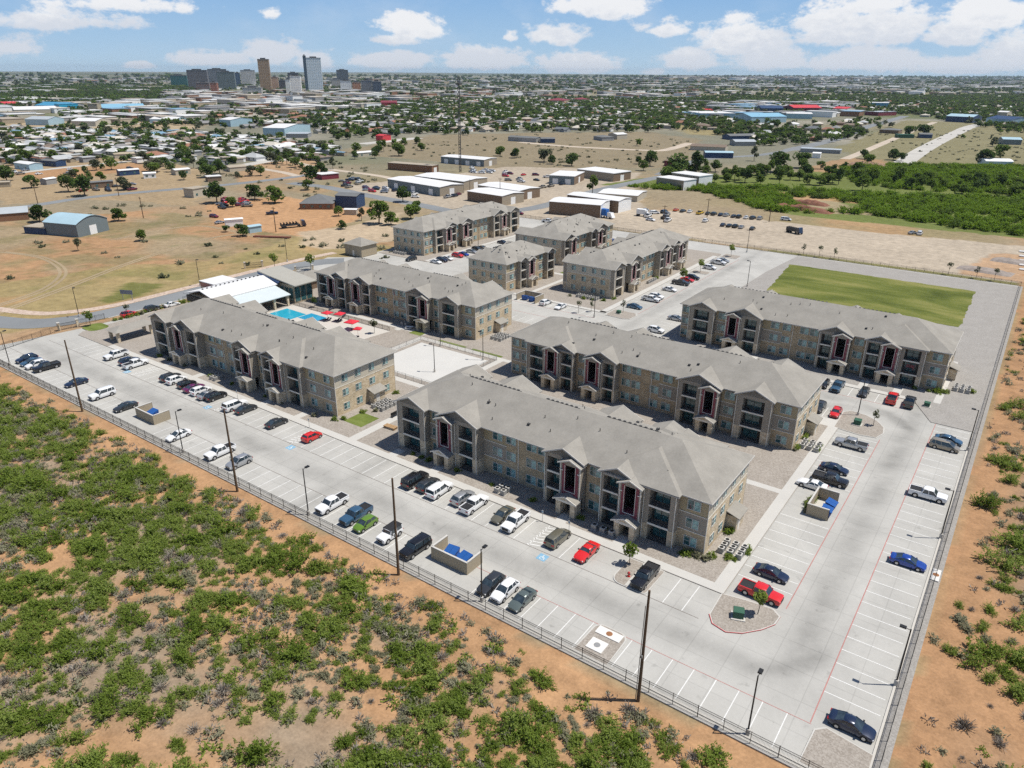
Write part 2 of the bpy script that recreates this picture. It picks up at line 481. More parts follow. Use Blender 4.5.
at_.data.foreach_set('color', np.concatenate([np.clip(col, 0, 1), np.ones((x.size, 1))], 1).ravel())

def ground_mat():
    m_ = bpy.data.materials.new('soil'); m_.use_nodes = True
    t = m_.node_tree; q = NT(t); b = t.nodes['Principled BSDF']
    b.inputs['Roughness'].default_value = .95; b.inputs['Specular IOR Level'].default_value = .08
    a = q.n('ShaderNodeAttribute', attribute_name='soil')
    c = q.n('ShaderNodeTexCoord').outputs['Object']
    f = q.math('ADD', q.math('MULTIPLY', q.math('SUBTRACT', q.noise(c, .35, 6, .65), .5), 1.1), q.math('MULTIPLY', q.math('SUBTRACT', q.noise(c, 2.6, 5, .7), .5), .9))
    f = q.math('ADD', f, q.math('MULTIPLY', q.math('SUBTRACT', q.noise(c, .035, 4, .6), .5), .5))
    v = q.n('ShaderNodeVectorMath', operation='SCALE'); t.links.new(a.outputs['Color'], v.inputs[0]); q.put(v.inputs['Scale'], q.math('ADD', 1.0, f))
    # pale stones and dark twigs lying about
    peb = q.mr(q.noise(c, 5.5, 2, .5), .70, .76, 0, .5)
    c2 = q.mix(peb, v.outputs[0], (.40, .34, .27))
    tw = q.mr(q.noise(c, 3.7, 3, .6), .66, .74, 0, .55)
    c3 = q.mix(tw, c2, (.10, .085, .06))
    t.links.new(c3, b.inputs['Base Color'])
    return m_
gm_.materials.append(ground_mat())
tag(link('ground', gm_), kind='structure')

# ------------------------------------------------------------------ roads and the paved site
def ribbon(name, pts, width, mt, z_=.012, smooth_=8):
    """road strip along a smoothed centre line"""
    P_ = [Vector((a, b, 0)) for a, b in pts]
    c = []
    n = len(P_)
    for i in range(n - 1):
        p0, p1, p2, p3 = P_[max(i - 1, 0)], P_[i], P_[i + 1], P_[min(i + 2, n - 1)]
        for k in range(smooth_):
            s = k / smooth_
            c.append(.5 * ((2 * p1) + (p2 - p0) * s + (2 * p0 - 5 * p1 + 4 * p2 - p3) * s * s + (3 * p1 - p0 - 3 * p2 + p3) * s ** 3))
    c.append(P_[-1])
    mb = MB(); L_ = []; Rr = []
    for i, p in enumerate(c):
        d = (c[min(i + 1, len(c) - 1)] - c[max(i - 1, 0)]).normalized(); w = width[0] + (width[1] - width[0]) * i / (len(c) - 1) if isinstance(width, tuple) else width
        nn = Vector((-d.y, d.x, 0)) * w / 2
        L_.append((p + nn)); Rr.append((p - nn))
    for i in range(len(c) - 1):
        mb.poly([(*Rr[i].xy, z_), (*Rr[i + 1].xy, z_), (*L_[i + 1].xy, z_), (*L_[i].xy, z_)])
    return tag(mb.build(name, mt), kind='structure')

def asphalt(name, base, stain=.3):
    m_ = bpy.data.materials.new(name); m_.use_nodes = True
    t = m_.node_tree; q = NT(t); b = t.nodes['Principled BSDF']
    b.inputs['Roughness'].default_value = .92; b.inputs['Specular IOR Level'].default_value = .12
    c = q.n('ShaderNodeTexCoord').outputs['Object']
    f = q.math('ADD', q.math('MULTIPLY', q.math('SUBTRACT', q.noise(c, .06, 5, .6), .5), .55), q.math('MULTIPLY', q.math('SUBTRACT', q.noise(c, 1.7, 4, .7), .5), .28))
    v = q.n('ShaderNodeVectorMath', operation='SCALE'); v.inputs[0].default_value = base; q.put(v.inputs['Scale'], q.math('ADD', 1.0, f))
    t.links.new(v.outputs[0], b.inputs['Base Color'])
    MATS[name] = m_
    return m_
M_asph = asphalt('street_asphalt', (.205, .215, .22))
M_dirtroad = asphalt('dirt_road', (.46, .39, .31))
M_paleroad = asphalt('pale_road', (.45, .43, .39))

def lot_mat():
    """poured concrete: joints every 4.6 m, tyre darkening along the wheel tracks of the aisles, oil spots, patches"""
    m_ = bpy.data.materials.new('lot_concrete'); m_.use_nodes = True
    t = m_.node_tree; q = NT(t); b = t.nodes['Principled BSDF']
    b.inputs['Roughness'].default_value = .9; b.inputs['Specular IOR Level'].default_value = .15
    c = q.n('ShaderNodeTexCoord').outputs['Object']
    s = q.n('ShaderNodeSeparateXYZ'); t.links.new(c, s.inputs[0]); x_, y_, _z = s.outputs
    f = q.math('MULTIPLY', q.math('SUBTRACT', q.noise(c, .09, 7, .66, .8), .5), .62)
    f = q.math('ADD', f, q.math('MULTIPLY', q.math('SUBTRACT', q.noise(c, 2.2, 4, .7), .5), .16))
    # slabs poured on different days
    fl = q.n('ShaderNodeVectorMath', operation='FLOOR'); sc = q.n('ShaderNodeVectorMath', operation='SCALE'); sc.inputs['Scale'].default_value = 1 / 4.6
    t.links.new(c, sc.inputs[0]); t.links.new(sc.outputs[0], fl.inputs[0])
    wn = q.n('ShaderNodeTexWhiteNoise', noise_dimensions='3D'); t.links.new(fl.outputs[0], wn.inputs[0])
    f = q.math('ADD', f, q.math('MULTIPLY', q.math('SUBTRACT', wn.outputs[0], .5), .035))
    def lines(v_, per, w):
        fr = q.math('FRACT', q.math('MULTIPLY', v_, 1 / per)); dd = q.math('ABSOLUTE', q.math('SUBTRACT', fr, .5))
        return q.mr(dd, .5 - w / per, .5, 0, 1)
    j = q.math('MAXIMUM', lines(x_, 4.6, .09), lines(y_, 4.6, .09))
    f = q.math('SUBTRACT', f, q.math('MULTIPLY', j, .16))
    # traffic film down the middle of each aisle
    def band(v_, c0, w): return q.mr(q.math('ABSOLUTE', q.math('SUBTRACT', v_, c0)), 0, w, 1, 0, True)
    n = q.mr(q.noise(c, .13, 4, .6), .3, .7, .3, 1.2)
    lane = q.math('MAXIMUM', q.math('MULTIPLY', band(y_, 11.0, 3.6), q.mr(x_, -14, -9, 1, 0)), q.math('MULTIPLY', band(x_, -11.5, 3.4), q.mr(y_, 4, 16, 0, 1)))
    rad = q.math('SQRT', q.math('ADD', q.math('POWER', q.math('SUBTRACT', x_, -18.5), 2), q.math('POWER', q.math('SUBTRACT', y_, 19), 2)))
    lane = q.math('MAXIMUM', lane, q.math('MULTIPLY', q.math('MULTIPLY', band(rad, 8.6, 2.8), 1.5), q.math('MULTIPLY', q.mr(x_, -19, -15, .3, 1), q.mr(y_, 22, 17, 0, 1))))
    rad2 = q.math('SQRT', q.math('ADD', q.math('POWER', q.math('SUBTRACT', x_, -20), 2), q.math('POWER', q.math('SUBTRACT', y_, 89), 2)))
    lane = q.math('MAXIMUM', lane, q.math('MULTIPLY', q.math('MULTIPLY', band(rad2, 9.0, 3.2), 1.6), q.math('MULTIPLY', q.mr(x_, -23, -17, .3, 1), q.mr(y_, 87, 93, .2, 1))))
    lane = q.math('MAXIMUM', lane, q.math('MULTIPLY', band(y_, 99.5, 3.6), q.mr(x_, -26, -20, .8, 0)))
    lane = q.math('MAXIMUM', lane, q.math('MULTIPLY', band(x_, -87, 3.6), .9))
    f = q.math('SUBTRACT', f, q.math('MULTIPLY', q.math('MULTIPLY', lane, n), .27))
    oil = q.math('ADD', q.mr(q.noise(c, .55, 3, .6), .64, .78, 0, .28), q.mr(q.noise(c, 1.6, 3, .55), .68, .78, 0, .22))
    f = q.math('SUBTRACT', f, oil)
    v = q.n('ShaderNodeVectorMath', operation='SCALE'); v.inputs[0].default_value = (.405, .395, .365); q.put(v.inputs['Scale'], q.math('ADD', 1.0, f))
    t.links.new(v.outputs[0], b.inputs['Base Color'])
    return m_
M_lot = lot_mat()
mb = MB()
mb.poly([(-210, .5, .02), (-.75, .5, .02), (-.75, 232.8, .02), (-206, 232.8, .02), (-208, 120, .02), (-204, 60, .02), (-206, 25, .02)])
tag(mb.build('parking_lot', M_lot), kind='structure')

def gravel_mat(name, c0, c1, c2, sc_=3.0):
    m_ = bpy.data.materials.new(name); m_.use_nodes = True
    t = m_.node_tree; q = NT(t); b = t.nodes['Principled BSDF']
    b.inputs['Roughness'].default_value = .95; b.inputs['Specular IOR Level'].default_value = .08
    c = q.n('ShaderNodeTexCoord').outputs['Object']
    vo = q.n('ShaderNodeTexVoronoi', feature='F1'); t.links.new(c, vo.inputs['Vector']); vo.inputs['Scale'].default_value = sc_
    sp = q.n('ShaderNodeSeparateColor'); t.links.new(vo.outputs['Color'], sp.inputs[0])
    f = q.math('ADD', q.math('MULTIPLY', sp.outputs[0], .55), q.math('MULTIPLY', q.noise(c, .3, 5, .65), .5))
    t.links.new(q.ramp(f, [(.15, c0), (.5, c1), (.9, c2)]), b.inputs['Base Color'])
    MATS[name] = m_
    return m_
M_gravel = gravel_mat('river_gravel', (.235, .205, .172), (.305, .272, .235), (.39, .355, .31), 6.0)
M_ggravel = gravel_mat('grey_gravel', (.235, .22, .20), (.295, .278, .254), (.37, .352, .325), 7.0)
M_pink = gravel_mat('pink_gravel', (.36, .27, .21), (.46, .36, .29), (.56, .46, .38), 2.0)
def grass_mat(name, c0, c1, c2, s=.22):
    m_ = bpy.data.materials.new(name); m_.use_nodes = True
    t = m_.node_tree; q = NT(t); b = t.nodes['Principled BSDF']
    b.inputs['Roughness'].default_value = .95; b.inputs['Specular IOR Level'].default_value = .05
    c = q.n('ShaderNodeTexCoord').outputs['Object']
    mp = q.n('ShaderNodeMapping'); t.links.new(c, mp.inputs[0]); mp.inputs['Scale'].default_value = (.45, 1.3, 1)
    f = q.math('ADD', q.math('MULTIPLY', q.noise(mp.outputs[0], s * .3, 6, .62, .6), .75), q.math('MULTIPLY', q.noise(c, 3.0, 4, .7), .28))
    t.links.new(q.ramp(f, [(.36, c0), (.5, c1), (.66, c2)]), b.inputs['Base Color'])
    MATS[name] = m_
    return m_
M_grass = grass_mat('lawn_grass', (.055, .072, .018), (.12, .14, .034), (.24, .225, .08))
M_turf = grass_mat('turf', (.09, .12, .03), (.13, .165, .04), (.19, .22, .07), .8)

KERB = .13
def bed(name, pts, mt, z0=0.0, z1=KERB, kind='structure'):
    mb = MB(); mb.prism(pts, z0, z1)
    return tag(mb.build(name, mt), kind=kind)
def rect(x0, y0, x1, y1): return [(x0, y0), (x1, y0), (x1, y1), (x0, y1)]
def rounded(x0, y0, x1, y1, r=(1, 1, 1, 1), n=6):
    p = []
    for (cx, cy, a0), q in zip(((x0, y0, 180), (x1, y0, 270), (x1, y1, 0), (x0, y1, 90)), r):
        if q <= 0: p.append((cx, cy)); continue
        ox = cx + (q if cx == x0 else -q); oy = cy + (q if cy == y0 else -q)
        for i in range(n + 1):
            a = R_(a0 + 90 * i / n); p.append((ox + q * math.cos(a), oy + q * math.sin(a)))
    return p
def island(pts, mt=None, zt=.15):
    """kerbed planting island: concrete ring with gravel inside"""
    mb = MB(); cx = sum(p[0] for p in pts) / len(pts); cy = sum(p[1] for p in pts) / len(pts)
    mb.prism(pts, 0, KERB); o = tag(mb.build('kerb', M_walkc), kind='structure')
    def inset(p):
        v = Vector((p[0] - cx, p[1] - cy)); l = v.length
        return (cx + v.x * (l - .22) / l, cy + v.y * (l - .22) / l)
    bed('gravel_bed', [inset(p) for p in pts], mt or M_gravel, .05, zt)
    return o

# ------------------------------------------------------------------ beds, walks, markings
BLOCK1 = [(-203, 24), (-201, 21.8), (-23.1, 21.8), (-23.1, 84.2), (-26, 88), (-95, 88), (-97, 101), (-203, 101), (-205, 60)]
bed('gravel_bed', BLOCK1, M_gravel, 0, .13)
BLOCK4 = [(-75, 109), (-73, 107.8), (-13, 107.8), (-8.5, 98.4), (-.8, 98.4), (-.8, 231), (-73, 231), (-75, 200)]
bed('gravel_bed', BLOCK4, M_ggravel, 0, .13)
bed('gravel_bed', rounded(-160, 122.6, -97.6, 217, (0, 2, 2, 2)), M_gravel, 0, .13)
bed('gravel_bed', [(-206, 138), (-181, 138), (-181, 213), (-206, 213)], M_gravel, 0, .13)
def walk(x0, y0, x1, y1, z_=.137, t=.03, mt=None):
    return bed('sidewalk', rect(x0, y0, x1, y1), mt or M_walkc, z_ - t, z_)
for r in ((-186, 21.85, -31.5, 23.5), (-25.0, 23.5, -23.15, 84), (-31.5, 21.85, -23.15, 23.5), (-91, 52.4, -25, 53.9), (-98.6, 23.5, -96.6, 52.4), (-98.6, 52.4, -91, 53.9), (-27.8, 84, -23.15, 87.9),
          (-127, 73.6, -91, 75.2), (-100.4, 53.9, -98.6, 73.6), (-127, 48.5, -125, 73.6), (-158, 76.5, -127, 78.2), (-137, 75.2, -135.2, 76.5), (-125, 49.5, -100.4, 51.3),
          (-172, 88.6, -173.9, 98), (-97.5, 88.05, -96, 100.9), (-99.6, 123, -97.65, 212), (-140, 122.65, -97.65, 124.2), (-128, 124.2, -126.4, 152), (-137, 152, -120.5, 153.6), (-183, 139, -181.05, 212),
          (-73, 107.85, -14, 109.5), (-9.6, 109.5, -8.2, 140)):
    walk(*r)
# front strip of walk to each entry
for x_ in (-87, -77, -50.4, -40.2): walk(x_ - .9, 23.5, x_ + .9, 26)
for x_ in (-162, -150, -125, -114): walk(x_ - .9, 23.5, x_ + .9, 26)
for x_ in (-60, -50, -24, -17): walk(x_ - .9, 109.5, x_ + .9, 114)
# turf patches
for p in ((-121, 75.3, -112, 76.3), (-110, 75.3, -100.5, 76.3), (-124.6, 51.6, -122.6, 55), (-124.6, 45, -117, 49), (-105, 28, -100, 33), (-131.6, 75.4, -127.5, 78), (-133, 154, -127, 157), (-125.6, 154, -121, 160), (-195, 94, -178, 96.5)):
    bed('turf', rect(*p), M_turf, .10, .145)
def ragged(pts, step=1.6, amp=.35):
    out = []
    for i, p in enumerate(pts):
        q = pts[(i + 1) % len(pts)]; L = math.hypot(q[0] - p[0], q[1] - p[1]); n = int(L / step)
        out += [(p[0] + (q[0] - p[0]) * k / n + rng.uniform(-amp, amp), p[1] + (q[1] - p[1]) * k / n + rng.uniform(-amp, amp)) for k in range(n)]
    return out
bed('lawn', ragged([(-71.5, 216), (-66.5, 173), (-11.3, 170.5), (-11.6, 215.6)][::-1])[::-1], M_grass, .10, .16)
# street, verge and its pink walk
ribbon('street', [(-207, 121), (-212, 115), (-215, 104), (-214.5, 80), (-213.5, 58), (-213.5, 38), (-217, 24), (-228, 15), (-260, 6), (-330, -5)], 8.6, M_asph, .026)
ribbon('verge', [(-219.8, 128), (-221.4, 112), (-221.0, 90), (-219.8, 60), (-219.8, 42), (-224, 30), (-233, 22.6), (-262, 14)], 3.4, M_pink, .022)
bed('street_kerb', rect(-209.2, 34, -208.9, 96), M_walkc, 0, .15)
mb = MB(); mb.poly([(-209, 98, .024), (-176, 102, .024), (-176, 139, .024), (-208, 128, .024), (-216, 121, .024)]); tag(mb.build('driveway', M_lot), kind='structure')
# back lane at the rear of the site
mb = MB(); mb.poly([(-206, 214, .024), (-73.2, 218, .024), (-73.2, 232, .024), (-206, 232, .024)]); tag(mb.build('back_lane', M_lot), kind='structure')
# roads of the neighbourhood
ribbon('road', PX((-60, 214), (0, 209), (30, 206), (75, 199), (115, 194.5), (160, 190.5), (190, 188), (238, 183.5), (297, 176.5), (330, 171)), 8, M_asph)
ribbon('road', PX((290, 183), (325, 187), (360, 194), (420, 205), (470, 214), (515, 210.5), (547, 205), (600, 190), (640, 181), (665, 176)), 9, M_asph, .016)
ribbon('road', PX((790, 150), (836, 139), (863, 128), (885, 122), (905, 116)), 14, M_asph)
ribbon('road', PX((903, 163), (927, 147.5), (956, 133), (975, 125.5), (1010, 120)), 15, M_paleroad)
ribbon('dirt_track', PX((845, 159), (858, 154), (884, 143), (915, 130), (935, 122)), 8, M_dirtroad, .014)
ribbon('dirt_track', PX((520, 142), (540, 144), (579, 147), (640, 150), (665, 150), (690, 143)), 10, M_dirtroad)
ribbon('dirt_track', PX((250, 167), (281, 172), (297, 176)), 6, M_dirtroad, .014)
ribbon('dirt_track', PX((281, 158), (310, 166), (335, 170), (380, 176), (400, 181)), 6, M_dirtroad, .015)
ribbon('road', PX((361, 144), (390, 141), (418, 138)), 16, M_paleroad)
M_track = asphalt('wheel_track', (.315, .245, .155))
for p_ in (((-30, 322), (30, 300), (70, 285), (130, 262), (200, 240), (250, 232)), ((-20, 310), (40, 290), (60, 272), (40, 258), (0, 252)), ((110, 240), (150, 232), (200, 226), (260, 238))):
    ribbon('dirt_track', PX(*p_), 1.1, M_track, .010); ribbon('dirt_track', [(a + 1.2, b + 1.5) for a, b in PX(*p_)], 1.0, M_track, .009)
ribbon('channel', PX((18, 173), (60, 168), (110, 163), (142, 160)), 7, M_paleroad, .02)
ribbon('road', PX((240, 166), (262, 162), (283, 159)), 12, M_paleroad, .018)
ribbon('road', PX((600, 104), (700, 106), (800, 106), (1024, 105)), 12, M_paleroad)
ribbon('road', PX((-30, 134), (80, 127), (200, 121), (330, 119)), 12, M_paleroad)
ribbon('road', PX((660, 175), (700, 160), (760, 155), (790, 150)), 9, M_asph, .017)

M_line = mat('white_paint', (.66, .655, .63), .8, .12, 1.2)
M_redl = mat('red_paint', (.40, .19, .17), .8, .22, .6)
M_bluep = mat('blue_paint', (.20, .37, .50), .8, .2, 1.0)
ZL = .026
lines = MB()
def line(x0, y0, x1, y1, w=.11):
    if x0 == x1: lines.poly([(x0 - w / 2, y0, ZL), (x0 + w / 2, y0, ZL), (x0 + w / 2, y1, ZL), (x0 - w / 2, y1, ZL)])
    else: lines.poly([(x0, y0 - w / 2, ZL), (x1, y0 - w / 2, ZL), (x1, y0 + w / 2, ZL), (x0, y0 + w / 2, ZL)])
k = -26.4 - 2.74 * 64
while k < -8:
    if not (-34.6 < k < -29.4 or -62.2 < k < -53.6 or -144.5 < k < -133): line(k, 1.3, k, 6.7)
    k += 2.74
k = -26.4 - 2.74 * 60
while k < -24:
    if not (-41.9 < k < -32.2 or -50.9 < k < -47.2): line(k, 15.5, k, 21.6)
    k += 2.74
def hatch(x0, x1, y0, y1):
    for i in range(7):
        yy = y0 + (y1 - y0 - .8) * i / 6
        lines.poly([(x0, yy, ZL), (x0 + .01, yy + .18, ZL), (x1, yy + .98, ZL), (x1, yy + .8, ZL)])
for a in (-51.4, -107.3, -131, -163.3): hatch(a, a + 2.4, 15.6, 21.5)
k = 12.4
while k < 98:
    line(-7.5, k, -1.5, k); k += 2.74
k = 27.4
while k < 83:
    if not 47.5 < k < 59: line(-23, k, -15.5, k)
    k += 2.74
for k in np.arange(-72, -14, 2.74): line(k, 102.3, k, 107.6)
for k in np.arange(-93, -27, 2.74): line(k, 88.2, k, 93.4)
for k in np.arange(-139, -100, 2.74): line(k, 117.2, k, 122.5)
for k in np.arange(-172, -98, 2.74): line(k, 101.2, k, 106.4)
for k in np.arange(131, 212, 2.74): line(-97.4, k, -91.8, k)
for k in np.arange(112, 170, 2.74): line(-81, k, -75.3, k)
for k in np.arange(140, 212, 2.74): line(-180.8, k, -175, k)
tag(lines.build('parking_markings', M_line), kind='structure')
red = MB(); ZR = .031
def rline(p, q, w=.13):
    a, b = Vector((*p, 0)), Vector((*q, 0)); d = (b - a).normalized(); n_ = Vector((-d.y, d.x, 0)) * w / 2
    red.poly([(*(a - n_).xy, ZR), (*(b - n_).xy, ZR), (*(b + n_).xy, ZR), (*(a + n_).xy, ZR)])
rline((-60, 6.75), (-7.4, 6.75), .09); rline((-15.3, 24), (-15.3, 84)); rline((-7.55, 6.9), (-7.55, 98.2))
rline((-73, 102.1), (-14, 102.1)); rline((-89.4, 128), (-89.4, 212)); rline((-174.9, 140), (-174.9, 212)); rline((-172, 109.3), (-97, 109.3)); rline((-139, 117), (-98, 117))
jn = MB()
for a, b, c in ((-205, -60, 6.75), (-203, -24, 15.38)): jn.poly([(a, c - .05, ZR), (b, c - .05, ZR), (b, c + .05, ZR), (a, c + .05, ZR)])
tag(jn.build('lane_joint', mat('joint_sealant', (.20, .175, .155), .9, .2, .6)), kind='structure')
tag(red.build('fire_lane_markings', M_redl), kind='structure')
# accessible bay symbols: blue square with a white wheelchair figure
def symbol(cx, cy, s=.75):
    mb = MB(); mb.poly([(cx - s, cy - s, .029), (cx + s, cy - s, .029), (cx + s, cy + s, .029), (cx - s, cy + s, .029)], 0)
    zz = .033
    def q(x0, y0, x1, y1): mb.poly([(cx + x0 * s, cy + y0 * s, zz), (cx + x1 * s, cy + y0 * s, zz), (cx + x1 * s, cy + y1 * s, zz), (cx + x0 * s, cy + y1 * s, zz)], 1)
    q(-.16, .52, .06, .74); q(-.12, -.05, .04, .46); q(.04, .12, .34, .24); q(.04, -.05, .4, .07); q(.4, -.5, .52, .07); q(.52, -.5, .7, -.4)
    n = 14
    for i in range(n):
        a0, a1 = R_(100 + 230 * i / n), R_(100 + 230 * (i + 1) / n)
        mb.poly([(cx + s * (-.02 + r * math.cos(a)), cy + s * (-.24 + r * math.sin(a)), zz) for r, a in ((.36, a0), (.36, a1), (.46, a1), (.46, a0))][::-1], 1)
    tag(mb.build('accessible_parking_marking', [M_bluep, M_line]), kind='structure')
for c in ((-47.6, 14.2), (-104.6, 14.4), (-133, 15.6), (-165.6, 15.9), (-134, 110.5)): symbol(*c)

# islands inside the lot
isl = [(-23.4, 21.9), (-23.2, 16.9), (-22.2, 15.4), (-20.2, 14.9), (-18.4, 15.9), (-16.6, 18.0), (-15.5, 20.0), (-15.4, 21.9), (-16.6, 22.9), (-20, 22.6)]
island(isl)
redk = MB()
for a, b in zip(isl[1:7], isl[2:8]):
    redk.hull([(a[0], a[1], -.0), (b[0], b[1], 0), (b[0] * .996 - .06, b[1] + .12, 0), (a[0] * .996 - .06, a[1] + .12, 0)], [(a[0], a[1], .134), (b[0], b[1], .134), (b[0] * .996 - .06, b[1] + .12, .134), (a[0] * .996 - .06, a[1] + .12, .134)])
tag(redk.build('red_kerb', mat('red_kerb_paint', (.50, .10, .10), .7, .12, .8)), kind='structure')
island(rounded(-34.3, .9, -29.6, 7.0, (0, 0, 1.3, 1.3)))
island([(-7.2, .9), (-.9, .9), (-.9, 6.4), (-6.0, 7.2), (-7.0, 6.2)])
island([(-24, 84.3), (-19, 83.6), (-16, 84.2), (-15.2, 87), (-15.6, 90), (-17.4, 92.6), (-20, 94.2), (-23, 94.6), (-24.2, 93)])
island(rounded(-37.2, 15.4, -31.6, 21.7, (1.6, .6, 0, 0)))
island([(-97, 122.8), (-96.5, 121.2), (-91, 121), (-89, 122), (-88.8, 126), (-90, 128), (-97, 128)])
island(rounded(-96.8, 183, -90.4, 187, (0, 1, 1, 0)))
island(rounded(-96.8, 212, -90.4, 218, (0, 1, 1, 0)))
island(rounded(-74, 96, -68, 101.8, (1, 1, 1, 1)), M_ggravel)
bed('kerb', rect(-203, .75, -.8, .98), M_conc, 0, .14)
bed('kerb', rect(-1.15, 1.0, -.92, 98), M_conc, 0, .14)
bed('gravel_strip', rect(-.85, .6, .5, 232), M_ggravel, -.05, .10)
# walks across the island by the fire hydrant
walk(-34.9, 15.6, -32.2, 21.8, .158)

# ------------------------------------------------------------------ the apartment buildings
M_endb = cell_mat('end_brick', [(.44, .345, .22), (.58, .48, .33), (.51, .41, .275), (.64, .54, .40)], .5, .2)
M_glassd = M_glass
M_deep = mat('shaded_siding', (.085, .078, .068), .8, .08, 1.2)  # darker siding for balcony recesses, their shade painted into the colour
M_balc = mat('balcony_floor', (.16, .15, .14), .85, .08, 1.0)
M_endu = mat('cream_siding', (.52, .47, .37), .75, .06, 1.2)
EZ, FH, SL = 9.4, 3.1, .44           # eave height, storey, roof slope
_mesh = {}
def shared(key, make):
    if key not in _mesh: _mesh[key] = make()
    return _mesh[key]

def window_mesh(w, h, siding=False):
    def mk():
        b = MB(); t = .09
        b.box(-w / 2 - t, -.07, -t, w / 2 + t, .02, 0, 1); b.box(-w / 2 - t, -.07, h, w / 2 + t, .02, h + t, 1)
        b.box(-w / 2 - t, -.07, 0, -w / 2, .02, h, 1); b.box(w / 2, -.07, 0, w / 2 + t, .02, h, 1)
        b.box(-.05, -.06, 0, .05, .02, h, 1)
        b.box(-w / 2, -.045, h * .5 - .025, -.05, .015, h * .5 + .025, 1); b.box(.05, -.045, h * .5 - .025, w / 2, .015, h * .5 + .025, 1)
        b.poly([(-w / 2, -.012, 0), (-.05, -.012, 0), (-.05, -.012, h), (-w / 2, -.012, h)], 0)
        b.poly([(.05, -.012, 0), (w / 2, -.012, 0), (w / 2, -.012, h), (.05, -.012, h)], 2 if (int(w * 10) % 2) else 0)
        return b.mesh('window', [M_glass, M_fascia, M_blind])
    return shared(('win', w, h), mk)
def railing_mesh(w):
    def mk():
        b = MB(); b.box(0, 0, .95, w, .05, 1.02); b.box(0, 0, .08, w, .05, .13)
        k = max(int(w / .20), 2)
        for i in range(k + 1):
            x_ = w * i / k; b.box(x_ - .009, .018, .13, x_ + .009, .032, .95)
        return b.mesh('railing', M_black)
    return shared(('rail', round(w, 2)), mk)
def door_mesh(w):
    def mk():
        b = MB(); b.box(0, -.05, 0, w, 0, .08, 1); b.box(0, -.05, 2.1, w, 0, 2.2, 1)
        for x_ in (0, w / 2 - .04, w - .08): b.box(x_, -.05, .08, x_ + .08, 0, 2.1, 1)
        b.poly([(.08, -.02, .08), (w / 2 - .04, -.02, .08), (w / 2 - .04, -.02, 2.1), (.08, -.02, 2.1)], 0)
        b.poly([(w / 2 + .04, -.02, .08), (w - .08, -.02, .08), (w - .08, -.02, 2.1), (w / 2 + .04, -.02, 2.1)], 2)
        return b.mesh('sliding_door', [M_glass, M_deep, M_glass])
    return shared(('door', round(w, 2)), mk)

CORE = [('B', 6.9, 'g1'), ('W', 3.3, 'S'), ('T', 3.6, 'g2'), ('B', 5.0, 'g2'), ('R', 14.0, ''), ('B', 3.4, 'g3'), ('T', 3.7, 'g3'), ('W', 3.2, ''),
        ('B', 3.6, 'g4'), ('T', 3.6, 'g4'), ('B', 5.3, 'h4')]
def seq_for(L, lead=0.0):
    s = list(CORE)
    if lead: s = [('W', lead, 'S')] + s
    rest = L - sum(q[1] for q in s)
    if rest > .5: s.append(('W' if rest < 4.7 else 'V', rest, 'S'))
    return s
SHORT = [('W', 4.2, 'S'), ('B', 3.8, 'g1'), ('T', 3.6, 'g2'), ('B', 4.2, 'g2'), ('W', 3.4, ''), ('B', 3.8, 'g3')]
MID = [('B', 3.8, 'g0'), ('T', 3.6, 'g0'), ('R', 12.0, ''), ('B', 4.0, 'g1'), ('T', 3.7, 'g2'), ('B', 4.6, 'g2')]

